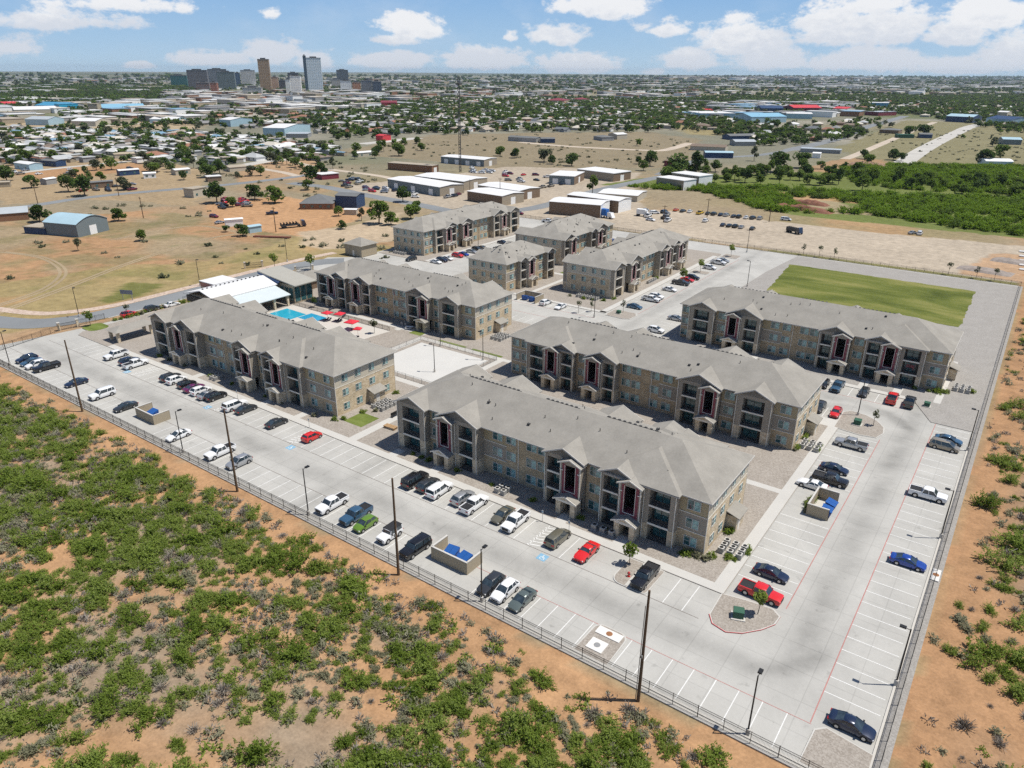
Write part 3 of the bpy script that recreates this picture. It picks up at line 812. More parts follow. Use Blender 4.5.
def apartment(label, loc, L, D_, seq, mirror=False, rz=0.0, closet=True, seed=0):
    root = thing('apartment_building', label, 'apartment building', loc, rz, 'three storey apartment buildings of the complex')
    brick, roof, mods, gabs = MB(), MB(), [], []
    rg = random.Random(seed)
    dn = []; wins = []; bals = []; towers = []; gut = MB()
    def facade(side):
        """side 0: front wall on y=0 looking to -y; side 1: rear wall turned about the middle"""
        def T(px_, py_):
            return (px_, py_) if side == 0 else (px_, D_ - py_)
        def bx(mb, x0, y0, z0, x1, y1, z1, mi=0):
            a = T(x0, y0); b = T(x1, y1); mb.box(a[0], a[1], z0, b[0], b[1], z1, mi)
        items = seq if not mirror else seq[::-1]
        px_ = 0.0; groups = {}; edges = []
        for kind, w, g in items:
            x0, x1 = px_, px_ + w; px_ = x1
            if g and g[0] in 'gh': groups.setdefault(g, []).append((x0, x1, kind))
            if kind in 'WVR':
                mod = MB(); mods.append(('facade_wall', mod, [M_brick, M_grey, M_olive, M_trim]))
                yy = 0.0 if kind != 'R' else .7
                ncol = {'W': 1, 'V': 2, 'R': 4}[kind]
                if kind == 'R':
                    fr = (.215, .42, .72, .885)
                    cs = [x0 + w * (f if not mirror else 1 - f) for f in fr]
                    sty = [(x0 + .35 * w, x1, 'b'), (x0, x0 + .35 * w, 'S')] if not mirror else [(x0, x0 + .65 * w, 'b'), (x0 + .65 * w, x1, 'S')]
                else:
                    cs = [x0 + w * (i + .5) / ncol for i in range(ncol)]
                    sty = [(x0, x1, 'S' if g == 'S' else 'b')]
                for a, b, s_ in sty:
                    if s_ == 'S':
                        bx(mod, a, yy, 0, b, 1.6, 3.4, 0); bx(mod, a, yy + .03, 3.4, b, 1.6, 6.4, 1); bx(mod, a, yy + .06, 6.4, b, 1.6, EZ, 2)
                        bx(mod, a, yy - .04, 3.35, b, yy + .05, 3.47, 3); bx(mod, a, yy - .01, 6.33, b, yy + .08, 6.45, 3)
                    else:
                        bx(mod, a, yy, 0, b, 1.6, EZ, 0)
                for c in cs:
                    for f in range(3):
                        wins.append((T(c, yy), side, f, 1.9 if kind != 'V' else 1.7))
                if kind == 'R': dn.append(T(x0 + w * .53, yy - .06))
            elif kind == 'B':
                mod = MB(); mods.append(('bay_wall', mod, [M_stone, M_grey, M_trim, M_glassd, M_deep]))
                y0 = -1.3 if g != 'h4' else -1.1
                pl = 1.0 if w > 4.5 else .52
                ia, ib = x0 + pl, x1 - pl
                if w > 6: ia, ib = x0 + 1.35, x1 - 1.45
                dep = 1.5
                for a, b in ((x0, ia), (ib, x1)):
                    bx(mod, a - .03, y0 - .04, 0, b + .03, y0 + dep + .9, 2.9, 0)
                    bx(mod, a, y0, 2.9, b, y0 + dep + .9, EZ + .05, 1)
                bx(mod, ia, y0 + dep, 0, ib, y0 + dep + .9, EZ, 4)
                bx(mod, ia, y0 + .02, 8.75, ib, y0 + dep, EZ + .04, 1)
                for f in range(3):
                    zf = f * FH + (.13 if f == 0 else 0)
                    if f: bx(mod, ia - .06, y0 - .07, zf - .26, ib + .06, y0 + dep - .01, zf + .04, 2)
                    bals.append((T(ia, y0), side, zf, ib - ia, T(ia + .25, y0 + dep)))
                edges.append((x0, x1, y0))
            elif kind == 'T':
                towers.append((x0, x1, side, g))
                mod = MB(); mods.append(('facade_wall', mod, [M_brick])); bx(mod, x0, 1.2, 0, x1, 1.7, EZ)
        # gables over the bays
        for g, parts in groups.items():
            a = min(p[0] for p in parts); b = max(p[1] for p in parts)
            y0 = -1.3
            if g == 'h4': continue
            if g == 'g4':
                hp = groups.get('h4', [])
                if hp:
                    ha = min(a, hp[0][0]); hb = max(b, hp[0][1])
                    hipbay(T, side, ha, hb, y0 + .2)
                    bb = [p for p in parts if p[2] == 'B'][0]
                    tt = [p for p in parts if p[2] == 'T'][0]
                    a, b = (bb[0], bb[1] + 2.2) if bb[0] < tt[0] else (bb[0] - 2.2, bb[1])
            gable(T, side, a, b, y0)
        for x0, x1, y0 in edges:
            dn.append(T(x0 + .12, y0 - .1)); dn.append(T(x1 - .12, y0 - .1))
    def P3(T, x_, y_, z_):
        a = T(x_, y_); return (a[0], a[1], z_)
    def quad(mb, T, side, pts, t, mi=0):
        q = [P3(T, *p) for p in pts]
        if side: q = q[::-1]
        mb.slab(q, t, mi)
    def gable(T, side, a, b, y0):
        oh = .45; mid = (a + b) / 2; hw = (b - a) / 2 + oh
        yf = y0 - .45
        ze = EZ - .02                     # bay eaves run level with the main eaves
        zr = ze + hw * SL * 1.02
        yb = (zr - EZ) / SL - .5 + .6
        zr_ = zr; 
        gb = MB(); gabs.append(('bay_gable', gb))
        # two roof slopes
        for s_ in (-1, 1):
            xe = mid + s_ * hw
            pts = [(xe, yf, ze), (mid, yf, zr), (mid, yb, zr), (xe, yb, ze)]
            if s_ < 0: pts = [(xe, yf, ze), (mid, yf, zr), (mid, yb, zr), (xe, yb, ze)]
            else: pts = [(mid, yf, zr), (xe, yf, ze), (xe, yb, ze), (mid, yb, zr)]
            quad(gb, T, side, pts, .16)
            # pale rake board
            q = [(xe, yf - .05, ze - .22), (mid, yf - .05, zr - .22), (mid, yf - .05, zr + .03), (xe, yf - .05, ze + .03)]
            q2 = [(p[0], p[1] + .09, p[2]) for p in q]
            A = [P3(T, *p) for p in q]; B_ = [P3(T, *p) for p in q2]
            gb.hull(A, B_, 1)
        # gable wall
        q = [(a, y0 + .03, ze - .3), (b, y0 + .03, ze - .3), (b, y0 + .03, ze + oh * SL - .12), (mid, y0 + .03, zr - .12), (a, y0 + .03, ze + oh * SL - .12)]
        A = [P3(T, *p) for p in q]; B_ = [P3(T, p[0], p[1] + .2, p[2]) for p in q]
        gb.hull(A, B_, 2)
    def hipbay(T, side, a, b, y0):
        oh = .45; xa, xb = a - oh, b + oh; yf = y0 - .45
        ze = EZ - .01; hw = (xb - xa) / 2; mid = (xa + xb) / 2; zr = ze + hw * SL
        yb = (zr - EZ) / SL + .4
        gb = MB(); gabs.append(('bay_hip', gb))
        quad(gb, T, side, [(xa, yf, ze), (xb, yf, ze), (mid, yf + hw, zr)], .16)
        quad(gb, T, side, [(xb, yf, ze), (xb, yb, ze), (mid, yb, zr), (mid, yf + hw, zr)], .16)
        quad(gb, T, side, [(xa, yb, ze), (xa, yf, ze), (mid, yf + hw, zr), (mid, yb, zr)], .16)
        p = T(xa, yf); q = T(xb, yf + .08)
        gb.box(p[0], p[1] - (.04 if not side else -.04), ze - .24, q[0], q[1], ze - .165, 1)
    facade(0); facade(1)
    # body between the facades and the end walls
    brick.box(.02, 1.65, 0, L - .02, D_ - 1.65, EZ - .02)
    for xe, xs in ((0, -1), (L, 1)):
        x0, x1 = (xe - .0, xe + .02) if xs > 0 else (xe - .02, xe)
        ew = MB(); ew.box(x0, .1, 0, x1, D_ - .1, 6.35, 0); ew.box(x0, .1, 6.35, x1, D_ - .1, EZ, 1)
        ew.box(x0 - .03, .05, 6.28, x1 + .03, D_ - .05, 6.40, 2)
        ew.box(x0 - .04, -.02, 0, x1 + .04, .08, EZ, 2); ew.box(x0 - .04, D_ - .08, 0, x1 + .04, D_ + .02, EZ, 2)
        mods.append(('end_wall', ew, [M_endb, M_endu, M_trim]))
    # main hip roof
    oh = .55; xa, xb, ya, yb = -oh, L + oh, -oh, D_ + oh; hw = (yb - ya) / 2; zr = EZ + hw * SL; ym = (ya + yb) / 2
    roof.poly([(xa, ya, EZ), (xb, ya, EZ), (xb - hw, ym, zr), (xa + hw, ym, zr)]); roof.poly([(xb, yb, EZ), (xa, yb, EZ), (xa + hw, ym, zr), (xb - hw, ym, zr)])
    roof.poly([(xa, yb, EZ), (xa, ya, EZ), (xa + hw, ym, zr)]); roof.poly([(xb, ya, EZ), (xb, yb, EZ), (xb - hw, ym, zr)])
    roof.poly([(xa, yb, EZ - .03), (xb, yb, EZ - .03), (xb, ya, EZ - .03), (xa, ya, EZ - .03)])
    for q in ((xa - .06, ya - .06, xb + .06, ya + .03), (xa - .06, yb - .03, xb + .06, yb + .06), (xa - .06, ya + .03, xa + .03, yb - .03), (xb - .03, ya + .03, xb + .06, yb - .03)):
        gut.box(q[0], q[1], EZ - .2, q[2], q[3], EZ - .01)
    brick.build('core_wall', M_brick, root)
    for nm, mb_, mt_ in mods: mb_.build(nm, mt_, root)
    rf = roof.build('roof', M_roof, root)
    for nm, mb_ in gabs: mb_.build(nm, [M_roof, M_fascia, M_dgrey], rf)
    gut.build('gutter', M_fascia, rf)
    # ridge vents in rows just below the ridge, and plumbing vents scattered over the slopes
    for a, b in ((.16, .36), (.44, .56), (.64, .80)):
        v = MB(); n_ = int((b - a) * L / .95); v.box(L * a - .2, ym + .55, zr - .4, L * a + n_ * .95, ym + .70, zr - .2)
        for i in range(n_):
            xx = L * a + i * .95; v.box(xx, ym + .5, zr - .38, xx + .42, ym + .82, zr - .06)
        v.build('ridge_vent', M_vent, rf)
    for i in range(22):
        xx = rg.uniform(.12, .88) * L; t_ = rg.uniform(.15, .8); s_ = rg.choice((-1, -1, 1)); yy = ym + s_ * hw * t_; zz = zr - hw * t_ * SL
        v = MB()
        if i % 4 == 0: v.box(-.22, -.22, -.1, .22, .22, .28)
        else: v.tube((0, 0, -.1), (0, 0, .5), .07, n=6)
        v.build('vent_pipe', M_vent, rf, (xx, yy, zz))
    for (wx_, wy_), side, f, ww in wins:
        o = link('window', window_mesh(ww, 1.5), root, (wx_, wy_ + (-.0 if side == 0 else .0), f * FH + .95), math.pi if side else 0)
    for xe, a in ((0, -math.pi / 2), (L, math.pi / 2)):
        for yf in (.16, .37, .60, .84):
            for f in range(3):
                if f == 0 and yf == .60 and xe and closet: continue
                link('window', window_mesh(1.5, 1.4), root, (xe + (.02 if xe else -.02), D_ * yf, f * FH + 1.0), a)
    for (bx_, by_), side, zf, w, (dx_, dy_) in bals:
        s_ = -1 if side else 1
        b = MB(); b.box(0, .08 * s_, zf + .02 if zf < 1 else zf + .041, w, 1.45 * s_, zf + .07)
        o = b.build('balcony', M_balc, root, (bx_, by_, 0))
        link('railing', railing_mesh(w), o, (0 if not side else w, .0, zf + .05), math.pi if side else 0)
        dw = min(2.9, w * .74)
        link('sliding_door', door_mesh(dw), o, (.3 if not side else .3 + dw, 1.49 * s_, zf + .06), math.pi if side else 0)
    for x0, x1, side, g in towers:
        tower(root, x0, x1, side, D_, rg)
    for k_, (dx_, dy_) in enumerate(dn):
        b = MB(); b.box(-.06, -.05, .1, .06, .05, EZ - .25); b.build('downspout', M_trim, root, (dx_, dy_, 0))
    if closet:
        b = MB(); y0 = D_ * .52
        b.box(L + .03, y0, 0, L + 1.7, y0 + 3.2, 2.7, 0); b.slab([(L + .03, y0 - .35, 3.5), (L + 2.2, y0 - .35, 2.75), (L + 2.2, y0 + 3.55, 2.75), (L + .03, y0 + 3.55, 3.5)], .14, 1)
        b.box(L + 1.70, y0 + .6, .1, L + 1.74, y0 + 1.6, 2.2, 2)
        b.build('utility_closet', [M_stone, M_roof, M_trim], root)
    return root

def tower(root, x0, x1, side, D_, rg):
    """burgundy stair tower: white framed tall opening above a stone portico"""
    def T(a, b): return (a, b) if side == 0 else (a, D_ - b)
    def bx(mb, xa, ya, za, xb, yb, zb, mi=0):
        p, q = T(xa, ya), T(xb, yb); mb.box(p[0], p[1], za, q[0], q[1], zb, mi)
    w = x1 - x0; c = (x0 + x1) / 2; yf = -2.0; ow = w * .25
    t = MB()   # 0 burgundy 1 trim 2 painted shade 3 siding
    e = .36
    for xa, xb in ((x0 + .05, x0 + e), (x1 - e, x1 - .05)): bx(t, xa, yf + .04, 3.0, xb, -.2, 8.9, 3)
    for xa, xb in ((x0 + e, c - ow), (c + ow, x1 - e)): bx(t, xa, yf, 3.0, xb, yf + .22, 8.9, 0); bx(t, xa, yf + .225, 3.0, xb, -.2, 8.9, 2)
    bx(t, c - ow, yf + .03, 8.55, c + ow, -.2, 8.9, 3); bx(t, c - ow, yf + .03, 3.0, c + ow, -.2, 4.0, 0)
    for xa in (x0 + .0, x1 - .14): bx(t, xa, yf - .04, 2.9, xa + .14, yf + .06, 8.95, 1)
    for xa in (c - ow - .10, c + ow - .02): bx(t, xa, yf - .05, 3.9, xa + .08, yf + .05, 8.6, 1)
    bx(t, c - ow, yf - .06, 3.9, c + ow, yf + .02, 4.0, 1)
    for zz in (7.5,): bx(t, x0 - .06, yf - .1, zz, x0 + .5, yf + .0, zz + .16, 1); bx(t, x1 - .5, yf - .1, zz, x1 + .06, yf, zz + .16, 1)
    bx(t, x0 + .1, -.2, 0, x0 + .5, 1.2, 9.0, 3); bx(t, x1 - .5, -.2, 0, x1 - .1, 1.2, 9.0, 3)
    bx(t, x0 + .5, 1.0, 0, x1 - .5, 1.2, 9.0, 2)
    for zz in (3.05, 6.15): bx(t, x0 + .5, -.2, zz, x1 - .5, 1.0, zz + .18, 2)
    o = t.build('stair_tower', [M_red, M_trim, M_dark, M_grey], root)
    r = MB(); oh = .35; ze, zr = 8.95, 8.95 + (w / 2 + oh) * .42
    for s_ in (-1, 1):
        xe = c + s_ * (w / 2 + oh)
        pts = [(xe, yf - .4, ze), (c, yf - .4, zr), (c, 1.9, zr), (xe, 1.9, ze)] if s_ < 0 else [(c, yf - .4, zr), (xe, yf - .4, ze), (xe, 1.9, ze), (c, 1.9, zr)]
        q = [(*T(p[0], p[1]), p[2]) for p in pts]
        r.slab(q[::-1] if side else q, .13, 0)
        f = [(xe, yf - .45, ze - .2), (c, yf - .45, zr - .2), (c, yf - .45, zr + .03), (xe, yf - .45, ze + .03)]
        r.hull([(*T(p[0], p[1]), p[2]) for p in f], [(*T(p[0], p[1] + .08), p[2]) for p in f], 1)
    f = [(c - w / 2, yf - .1, ze - .1), (c + w / 2, yf - .1, ze - .1), (c, yf - .1, zr - .12)]
    r.hull([(*T(p[0], p[1]), p[2]) for p in f], [(*T(p[0], p[1] + .3), p[2]) for p in f], 2)
    r.build('tower_gable', [M_roof, M_trim, M_grey], o)
    # portico
    p_ = MB(); yo = -3.2
    for xa in (x0 + .1, x1 - .95): bx(p_, xa, yo, 0, xa + .85, -1.2, 2.55, 0)
    bx(p_, x0 + .05, yo - .05, 2.55, x1 - .05, -1.3, 2.95, 1)
    ze, zr = 2.96, 2.96 + (w / 2 + .35) * .40
    for s_ in (-1, 1):
        xe = c + s_ * (w / 2 + .35)
        pts = [(xe, yo - .3, ze), (c, yo - .3, zr), (c, yf + .02, zr), (xe, yf + .02, ze)] if s_ < 0 else [(c, yo - .3, zr), (xe, yo - .3, ze), (xe, yf + .02, ze), (c, yf + .02, zr)]
        q = [(*T(p[0], p[1]), p[2]) for p in pts]
        p_.slab(q[::-1] if side else q, .12, 2)
        f = [(xe, yo - .36, ze - .22), (c, yo - .36, zr - .22), (c, yo - .36, zr + .02), (xe, yo - .36, ze + .02)]
        p_.hull([(*T(p[0], p[1]), p[2]) for p in f], [(*T(p[0], p[1] + .09), p[2]) for p in f], 1)
    f = [(c - w / 2, yo - .02, ze - .05), (c + w / 2, yo - .02, ze - .05), (c, yo - .02, zr - .1)]
    p_.hull([(*T(p[0], p[1]), p[2]) for p in f], [(*T(p[0], p[1] + .2), p[2]) for p in f], 0)
    p_.build('portico', [M_stone, M_trim, M_roof], o)

apartment('long apartment building next to the bright red coupe and the fire hydrant', (-88.7, 28.4, 0), 60.0, 16.6, seq_for(60.0), seed=1)
apartment('long apartment building whose front faces the row of seven cars', (-172.0, 28.5, 0), 64.6, 17.0, seq_for(64.6), seed=2)
apartment('long apartment building in the second row, beside the silver pickup and round island', (-92.8, 69.2, 0), 64.9, 16.6, seq_for(64.9, 4.3), mirror=True, seed=3)
apartment('long apartment building standing with its back to the rectangular green lawn', (-71.4, 116.8, 0), 62.3, 17.6, seq_for(62.3, 2.4), seed=4)
apartment('long apartment building behind the red pool umbrellas and the court', (-173.6, 81.6, 0), 60.2, 16.2, seq_for(60.2, 4.6), mirror=True, seed=5)
apartment('long apartment building end on, beside the white roofed warehouses', (-188.2, 144.6, 0), 61.0, 15.8, seq_for(61.0), mirror=True, rz=math.pi / 2, closet=False, seed=6)
apartment('short apartment building between the two rear lots, with one burgundy tower and hipped roof', (-133.4, 122.6, 0), 26.2, 15.2, [('W', 26.2 - 20.2, 'S')] + [('B', 3.8, 'g1'), ('T', 3.6, 'g2'), ('W', 4.4, ''), ('W', 4.0, 'S'), ('B', 4.4, 'g3')], rz=math.pi / 2, closet=False, seed=7)
apartment('medium apartment building with a corner burgundy tower, in front of the blue truck trailer', (-138.6, 163.6, 0), 38.6, 19.0, MID + [('W', 38.6 - 31.7, 'S')], rz=math.pi / 2, closet=False, seed=8)
apartment('long apartment building end on to the camera, facing the curving rear lot and sandy yard', (-103.8, 136.8, 0), 59.4, 15.8, seq_for(59.4), rz=math.pi / 2, closet=False, seed=9)

# ------------------------------------------------------------------ vehicles
M_tyre = mat('tyre_rubber', (.016, .016, .016), .8, .05, 3)
M_rim = mat('alloy_rim', (.45, .45, .46), .3, .05, 3, .5, .7)
M_carglass = glass_mat('car_glass', (.032, .048, .060), .05, .9)
M_lamp = mat('headlamp', (.75, .75, .74), .2, .03, 2, .6)
M_tail = mat('tail_lamp', (.35, .02, .02), .25, .05, 2, .5)
M_plastic = mat('black_plastic', (.025, .025, .026), .6, .05, 3)
def paint(name, c, metal=.15):
    k = 'car_paint_' + name
    return mat(k, c, .28, .03, 1.5, .5, metal, coat=.8)
PAINT = dict(white=paint('white', (.78, .78, .77), 0), silver=paint('silver', (.42, .43, .44), .5), grey=paint('grey', (.16, .165, .17), .4), black=paint('black', (.012, .012, .014)),
             charcoal=paint('charcoal', (.045, .048, .052), .3), navy=paint('navy', (.012, .022, .055)), blue=paint('blue', (.012, .055, .30)), steelblue=paint('steelblue', (.05, .12, .20), .3),
             red=paint('red', (.62, .02, .02), 0), maroon=paint('maroon', (.17, .012, .03)), green=paint('green', (.13, .24, .025)), tan=paint('tan', (.30, .26, .20), .3), olive=paint('olive', (.16, .15, .11), .3),
             purple=paint('purple', (.14, .02, .10)), sage=paint('sage', (.12, .15, .14), .3), yellow=paint('yellow', (.65, .42, .02), 0), orange=paint('orange', (.60, .10, .02), 0))
M_any = PAINT['white']

def car_meshes(kind):
    """body, glasshouse, lamps and so on of one kind of vehicle; nose towards +x"""
    S = dict(
        sedan=dict(L=4.75, W=1.84, H=1.45, belt=.93, hood=.86, tail=.98, cab=(-2.0, -.85, .15, 1.15), wb=1.38, r=.33),
        coupe=dict(L=4.95, W=1.92, H=1.40, belt=.95, hood=.95, tail=1.0, cab=(-1.95, -.95, .05, .80), wb=1.45, r=.36),
        hatch=dict(L=4.10, W=1.78, H=1.58, belt=1.0, hood=.98, tail=1.1, cab=(-2.0, -1.5, .25, 1.05), wb=1.25, r=.33),
        suv=dict(L=4.7, W=1.90, H=1.70, belt=1.10, hood=1.04, tail=1.14, cab=(-2.25, -1.62, .22, 1.12), wb=1.40, r=.37),
        bigsuv=dict(L=5.3, W=2.04, H=1.92, belt=1.18, hood=1.18, tail=1.2, cab=(-2.55, -2.35, .55, 1.20), wb=1.55, r=.40),
        van=dict(L=5.1, W=1.98, H=1.76, belt=1.02, hood=.98, tail=1.1, cab=(-2.42, -2.15, .70, 1.75), wb=1.5, r=.35),
        pickup=dict(L=5.75, W=2.0, H=1.90, belt=1.18, hood=1.16, tail=1.16, cab=(-.95, -.75, .72, 1.38), wb=1.80, r=.41),
        jeep=dict(L=4.2, W=1.86, H=1.86, belt=1.12, hood=1.12, tail=1.12, cab=(-2.0, -1.95, .45, .62), wb=1.25, r=.42))[kind]
    L, Wd, H, belt, hood, tail, (c0, c1, c2, c3), wb, r = (S[k] for k in ('L', 'W', 'H', 'belt', 'hood', 'tail', 'cab', 'wb', 'r'))
    hl, hw = L / 2, Wd / 2
    body = MB(); box_ = kind in ('jeep', 'bigsuv', 'pickup')
    def ring(x_, w, zb, zt, crown=.06):
        return [(x_, -w * .94, zb), (x_, -w, zb + (zt - zb) * .30), (x_, -w, zb + (zt - zb) * .66), (x_, -w * .93, zt - .03), (x_, -w * .55, zt + crown * .6), (x_, 0, zt + crown),
                (x_, w * .55, zt + crown * .6), (x_, w * .93, zt - .03), (x_, w, zb + (zt - zb) * .66), (x_, w, zb + (zt - zb) * .30), (x_, w * .94, zb)]
    zb = .24 if not box_ else .34
    n0, n1 = (.80, .93) if not box_ else (.92, .97)
    front_z = hood - (.16 if not box_ else .03)
    st = [(-hl, n0, zb + .16, tail - .10), (-hl + .10, n1, zb + .04, tail - .02), (-hl + .5, 1, zb, tail), (c0, 1, zb, tail if kind in ('sedan', 'coupe') else belt), (0, 1, zb, belt), (c3, 1, zb, hood + .03), (hl - .75, .99, zb, hood - .02), (hl - .28, n1, zb + .02, front_z), (hl - .06, n0 + .03, zb + .05, front_z - .10), (hl, n0 - .06, zb + .16, front_z - .22)]
    if kind == 'pickup': st = [(-hl, .97, zb + .12, tail - .02), (-hl + .06, 1, zb, tail), (c0 - .02, 1, zb, tail)] + st[4:]
    st = sorted(st, key=lambda q: q[0])
    body.loft([ring(x_, hw * w, a, b, 0 if (kind == 'pickup' and x_ < c0 + .01) else .05) for x_, w, a, b in st])
    # roof panel and pillars around the glasshouse
    rw, bw = hw * .74, hw * .90
    if box_: rw = hw * .84
    zr = H - .07
    lr = c2 - c1
    def rr(x_, w, z_): return [(x_, -w, z_ - .05), (x_, -w * .93, z_), (x_, -w * .5, z_ + .045), (x_, 0, z_ + .06), (x_, w * .5, z_ + .045), (x_, w * .93, z_), (x_, w, z_ - .05)]
    body.loft([rr(c1 - .05, rw * .88, zr - .03), rr(c1 + lr * .12, rw * .98, zr + .02), rr(c1 + lr * .5, rw, zr + .04), rr(c1 + lr * .85, rw * .97, zr + .02), rr(c2 + .06, rw * .88, zr - .03)])
    def pillar(xb_, xt, w=.07):
        for s_ in (-1, 1):
            body.hull([(xb_ - w, s_ * bw - .035, belt - .03), (xb_ + w, s_ * bw - .035, belt - .03), (xb_ + w, s_ * bw + .035, belt - .03), (xb_ - w, s_ * bw + .035, belt - .03)],
                      [(xt - w, s_ * rw - .035, zr + .01), (xt + w, s_ * rw - .035, zr + .01), (xt + w, s_ * rw + .035, zr + .01), (xt - w, s_ * rw + .035, zr + .01)])
    pillar(c3 - .05, c2 - .03, .05); pillar(c0 + .06, c1 + .05, .10 if kind in ('suv', 'hatch', 'bigsuv', 'van') else .07)
    pillar((c0 + c3) / 2 - .1, (c1 + c2) / 2, .05)
    if kind in ('bigsuv', 'van', 'suv'): pillar(c0 + (c3 - c0) * .22, c1 + (c2 - c1) * .17, .05)
    if kind == 'pickup':
        # open load bed: dark floor, side walls, tailgate
        for s_ in (-1, 1): body.box(-hl + .08, s_ * hw * .99, tail - .03, c0 - .05, s_ * hw * .86, tail + .10)
        body.box(-hl, -hw * .95, tail - .05, -hl + .09, hw * .95, tail + .10)
    glass = MB()
    g = .015
    glass.hull([(c0, -bw, belt - .06), (c3, -bw, belt - .06), (c3, bw, belt - .06), (c0, bw, belt - .06)], [(c1 + g, -rw + g, zr), (c2 - g, -rw + g, zr), (c2 - g, rw - g, zr), (c1 + g, rw - g, zr)])
    trim = MB()
    trim.box(-hl + .12, -hw * .93, zb - .06, hl - .18, hw * .93, zb + .05)
    trim.box(hl - .06, -hw * .55, zb + .16, hl + .012, hw * .55, front_z - .28)
    if kind == 'pickup': trim.box(-hl + .10, -hw * .86, tail - .02, c0 - .06, hw * .86, tail + .015); trim.box(hl - .05, -hw * .6, .62, hl + .02, hw * .6, .98)
    if kind == 'jeep': trim.box(c1 - .02, -rw - .03, zr + .01, c2 + .02, rw + .03, H + .03); trim.box(-hl - .25, -.4, .7, -hl, .4, 1.5)
    for sx_ in (-wb, wb):
        for s_ in (-1, 1):                                   # wheel arches
            n = 8
            for i in range(n):
                a0, a1 = math.pi * i / n, math.pi * (i + 1) / n; R0, R1 = r + .01, r + .085
                q = [(sx_ + math.cos(a) * rr, s_ * (hw + .006), r + math.sin(a) * rr) for rr, a in ((R0, a0), (R1, a0), (R1, a1), (R0, a1))]
                trim.hull(q if s_ < 0 else q[::-1], [(p[0], p[1] - s_ * .1, p[2]) for p in (q if s_ < 0 else q[::-1])])
    out = [('body', body.mesh('body', M_any, False), None), ('window_glass', glass.mesh('window_glass', M_carglass), None), ('underbody_trim', trim.mesh('underbody_trim', M_plastic), None)]
    w = MB(); w.tube((0, -.12, 0), (0, .12, 0), r, n=14)
    wm = w.mesh('wheel', M_tyre); w = MB(); w.tube((0, -.125, 0), (0, .125, 0), r * .62, n=10); rm = w.mesh('rim', M_rim)
    for a in (-wb, wb):
        for b in (-1, 1): out.append(('wheel', wm, (a, b * (hw - .11), r)))
    h = MB(); h.box(-.10, -.20, -.08, .06, .20, .08); hm = h.mesh('headlight', M_lamp); tm = h.mesh('taillight', M_tail); tm.materials[0] = M_tail
    for b in (-1, 1):
        out.append(('headlight', hm, (hl - .10, b * hw * .66, front_z - .20))); out.append(('taillight', tm, (-hl + .03, b * hw * .72, (tail + zb) / 2 + .16)))
        mr_ = shared('mirror', lambda: (lambda q: (q.box(-.09, -.12, -.08, .09, .12, .08), q.mesh('mirror', M_plastic))[1])(MB()))
        out.append(('mirror', mr_, (c3 - .25, b * (hw + .05), belt + .03)))
    for nm, me, _l in out[:2]:
        me.polygons.foreach_set('use_smooth', [True] * len(me.polygons)); me.set_sharp_from_angle(angle=R_(38))
    return out, rm
_car = {}
CATS = dict(sedan='car', coupe='car', hatch='car', suv='suv', bigsuv='suv', van='minivan', pickup='pickup truck', jeep='suv')
HEAD = dict(E=0, N=90, W=180, S=270)
def car(kind, colr, x_, y_, head, label, group, parts=True):
    ms, rim = _car.setdefault(kind, car_meshes(kind)) if kind not in _car else _car[kind]
    a = HEAD[head] if isinstance(head, str) else head
    root = thing('parked_' + ('pickup' if kind == 'pickup' else 'suv' if kind in ('suv', 'bigsuv', 'jeep') else 'van' if kind == 'van' else 'car'), label, CATS[kind], (x_, y_, .022), R_(a + rng.uniform(-1.6, 1.6)), group)
    for nm, me, loc in ms:
        if not parts and nm in ('headlight', 'taillight', 'mirror'): continue
        o = link(nm, me, root, loc)
        if nm == 'body' or (nm == 'taillight' and False):
            o.material_slots[0].link = 'OBJECT'; o.material_slots[0].material = PAINT[colr]
        if nm == 'wheel' and parts: link('rim', rim, o)
    return root
def far_car(kind, colr, x_, y_, a, label, group):
    """far away vehicle: the same shapes joined into one mesh"""
    ms, _ = _car.setdefault(kind, car_meshes(kind)) if kind not in _car else _car[kind]
    def mk():
        b = MB(); mats = []
        for nm, me, loc in ms:
            if nm in ('mirror', 'headlight', 'taillight'): continue
            m0 = me.materials[0]
            if m0 not in mats: mats.append(m0)
            k = len(b.v); lo = loc or (0, 0, 0)
            b.v += [(v.co.x + lo[0], v.co.y + lo[1], v.co.z + lo[2]) for v in me.vertices]
            for p in me.polygons: b.f.append(tuple(k + i for i in p.vertices)); b.mi.append(mats.index(m0))
        return b.mesh('far_vehicle', mats)
    me = shared(('far', kind), mk)
    o = link('parked_pickup' if kind == 'pickup' else 'parked_van' if kind == 'van' else 'parked_suv' if kind in ('suv', 'bigsuv', 'jeep') else 'parked_car', me, None, (x_, y_, .02), R_(a))
    o.material_slots[0].link = 'OBJECT'; o.material_slots[0].material = PAINT[colr]
    return tag(o, label, CATS[kind], group)

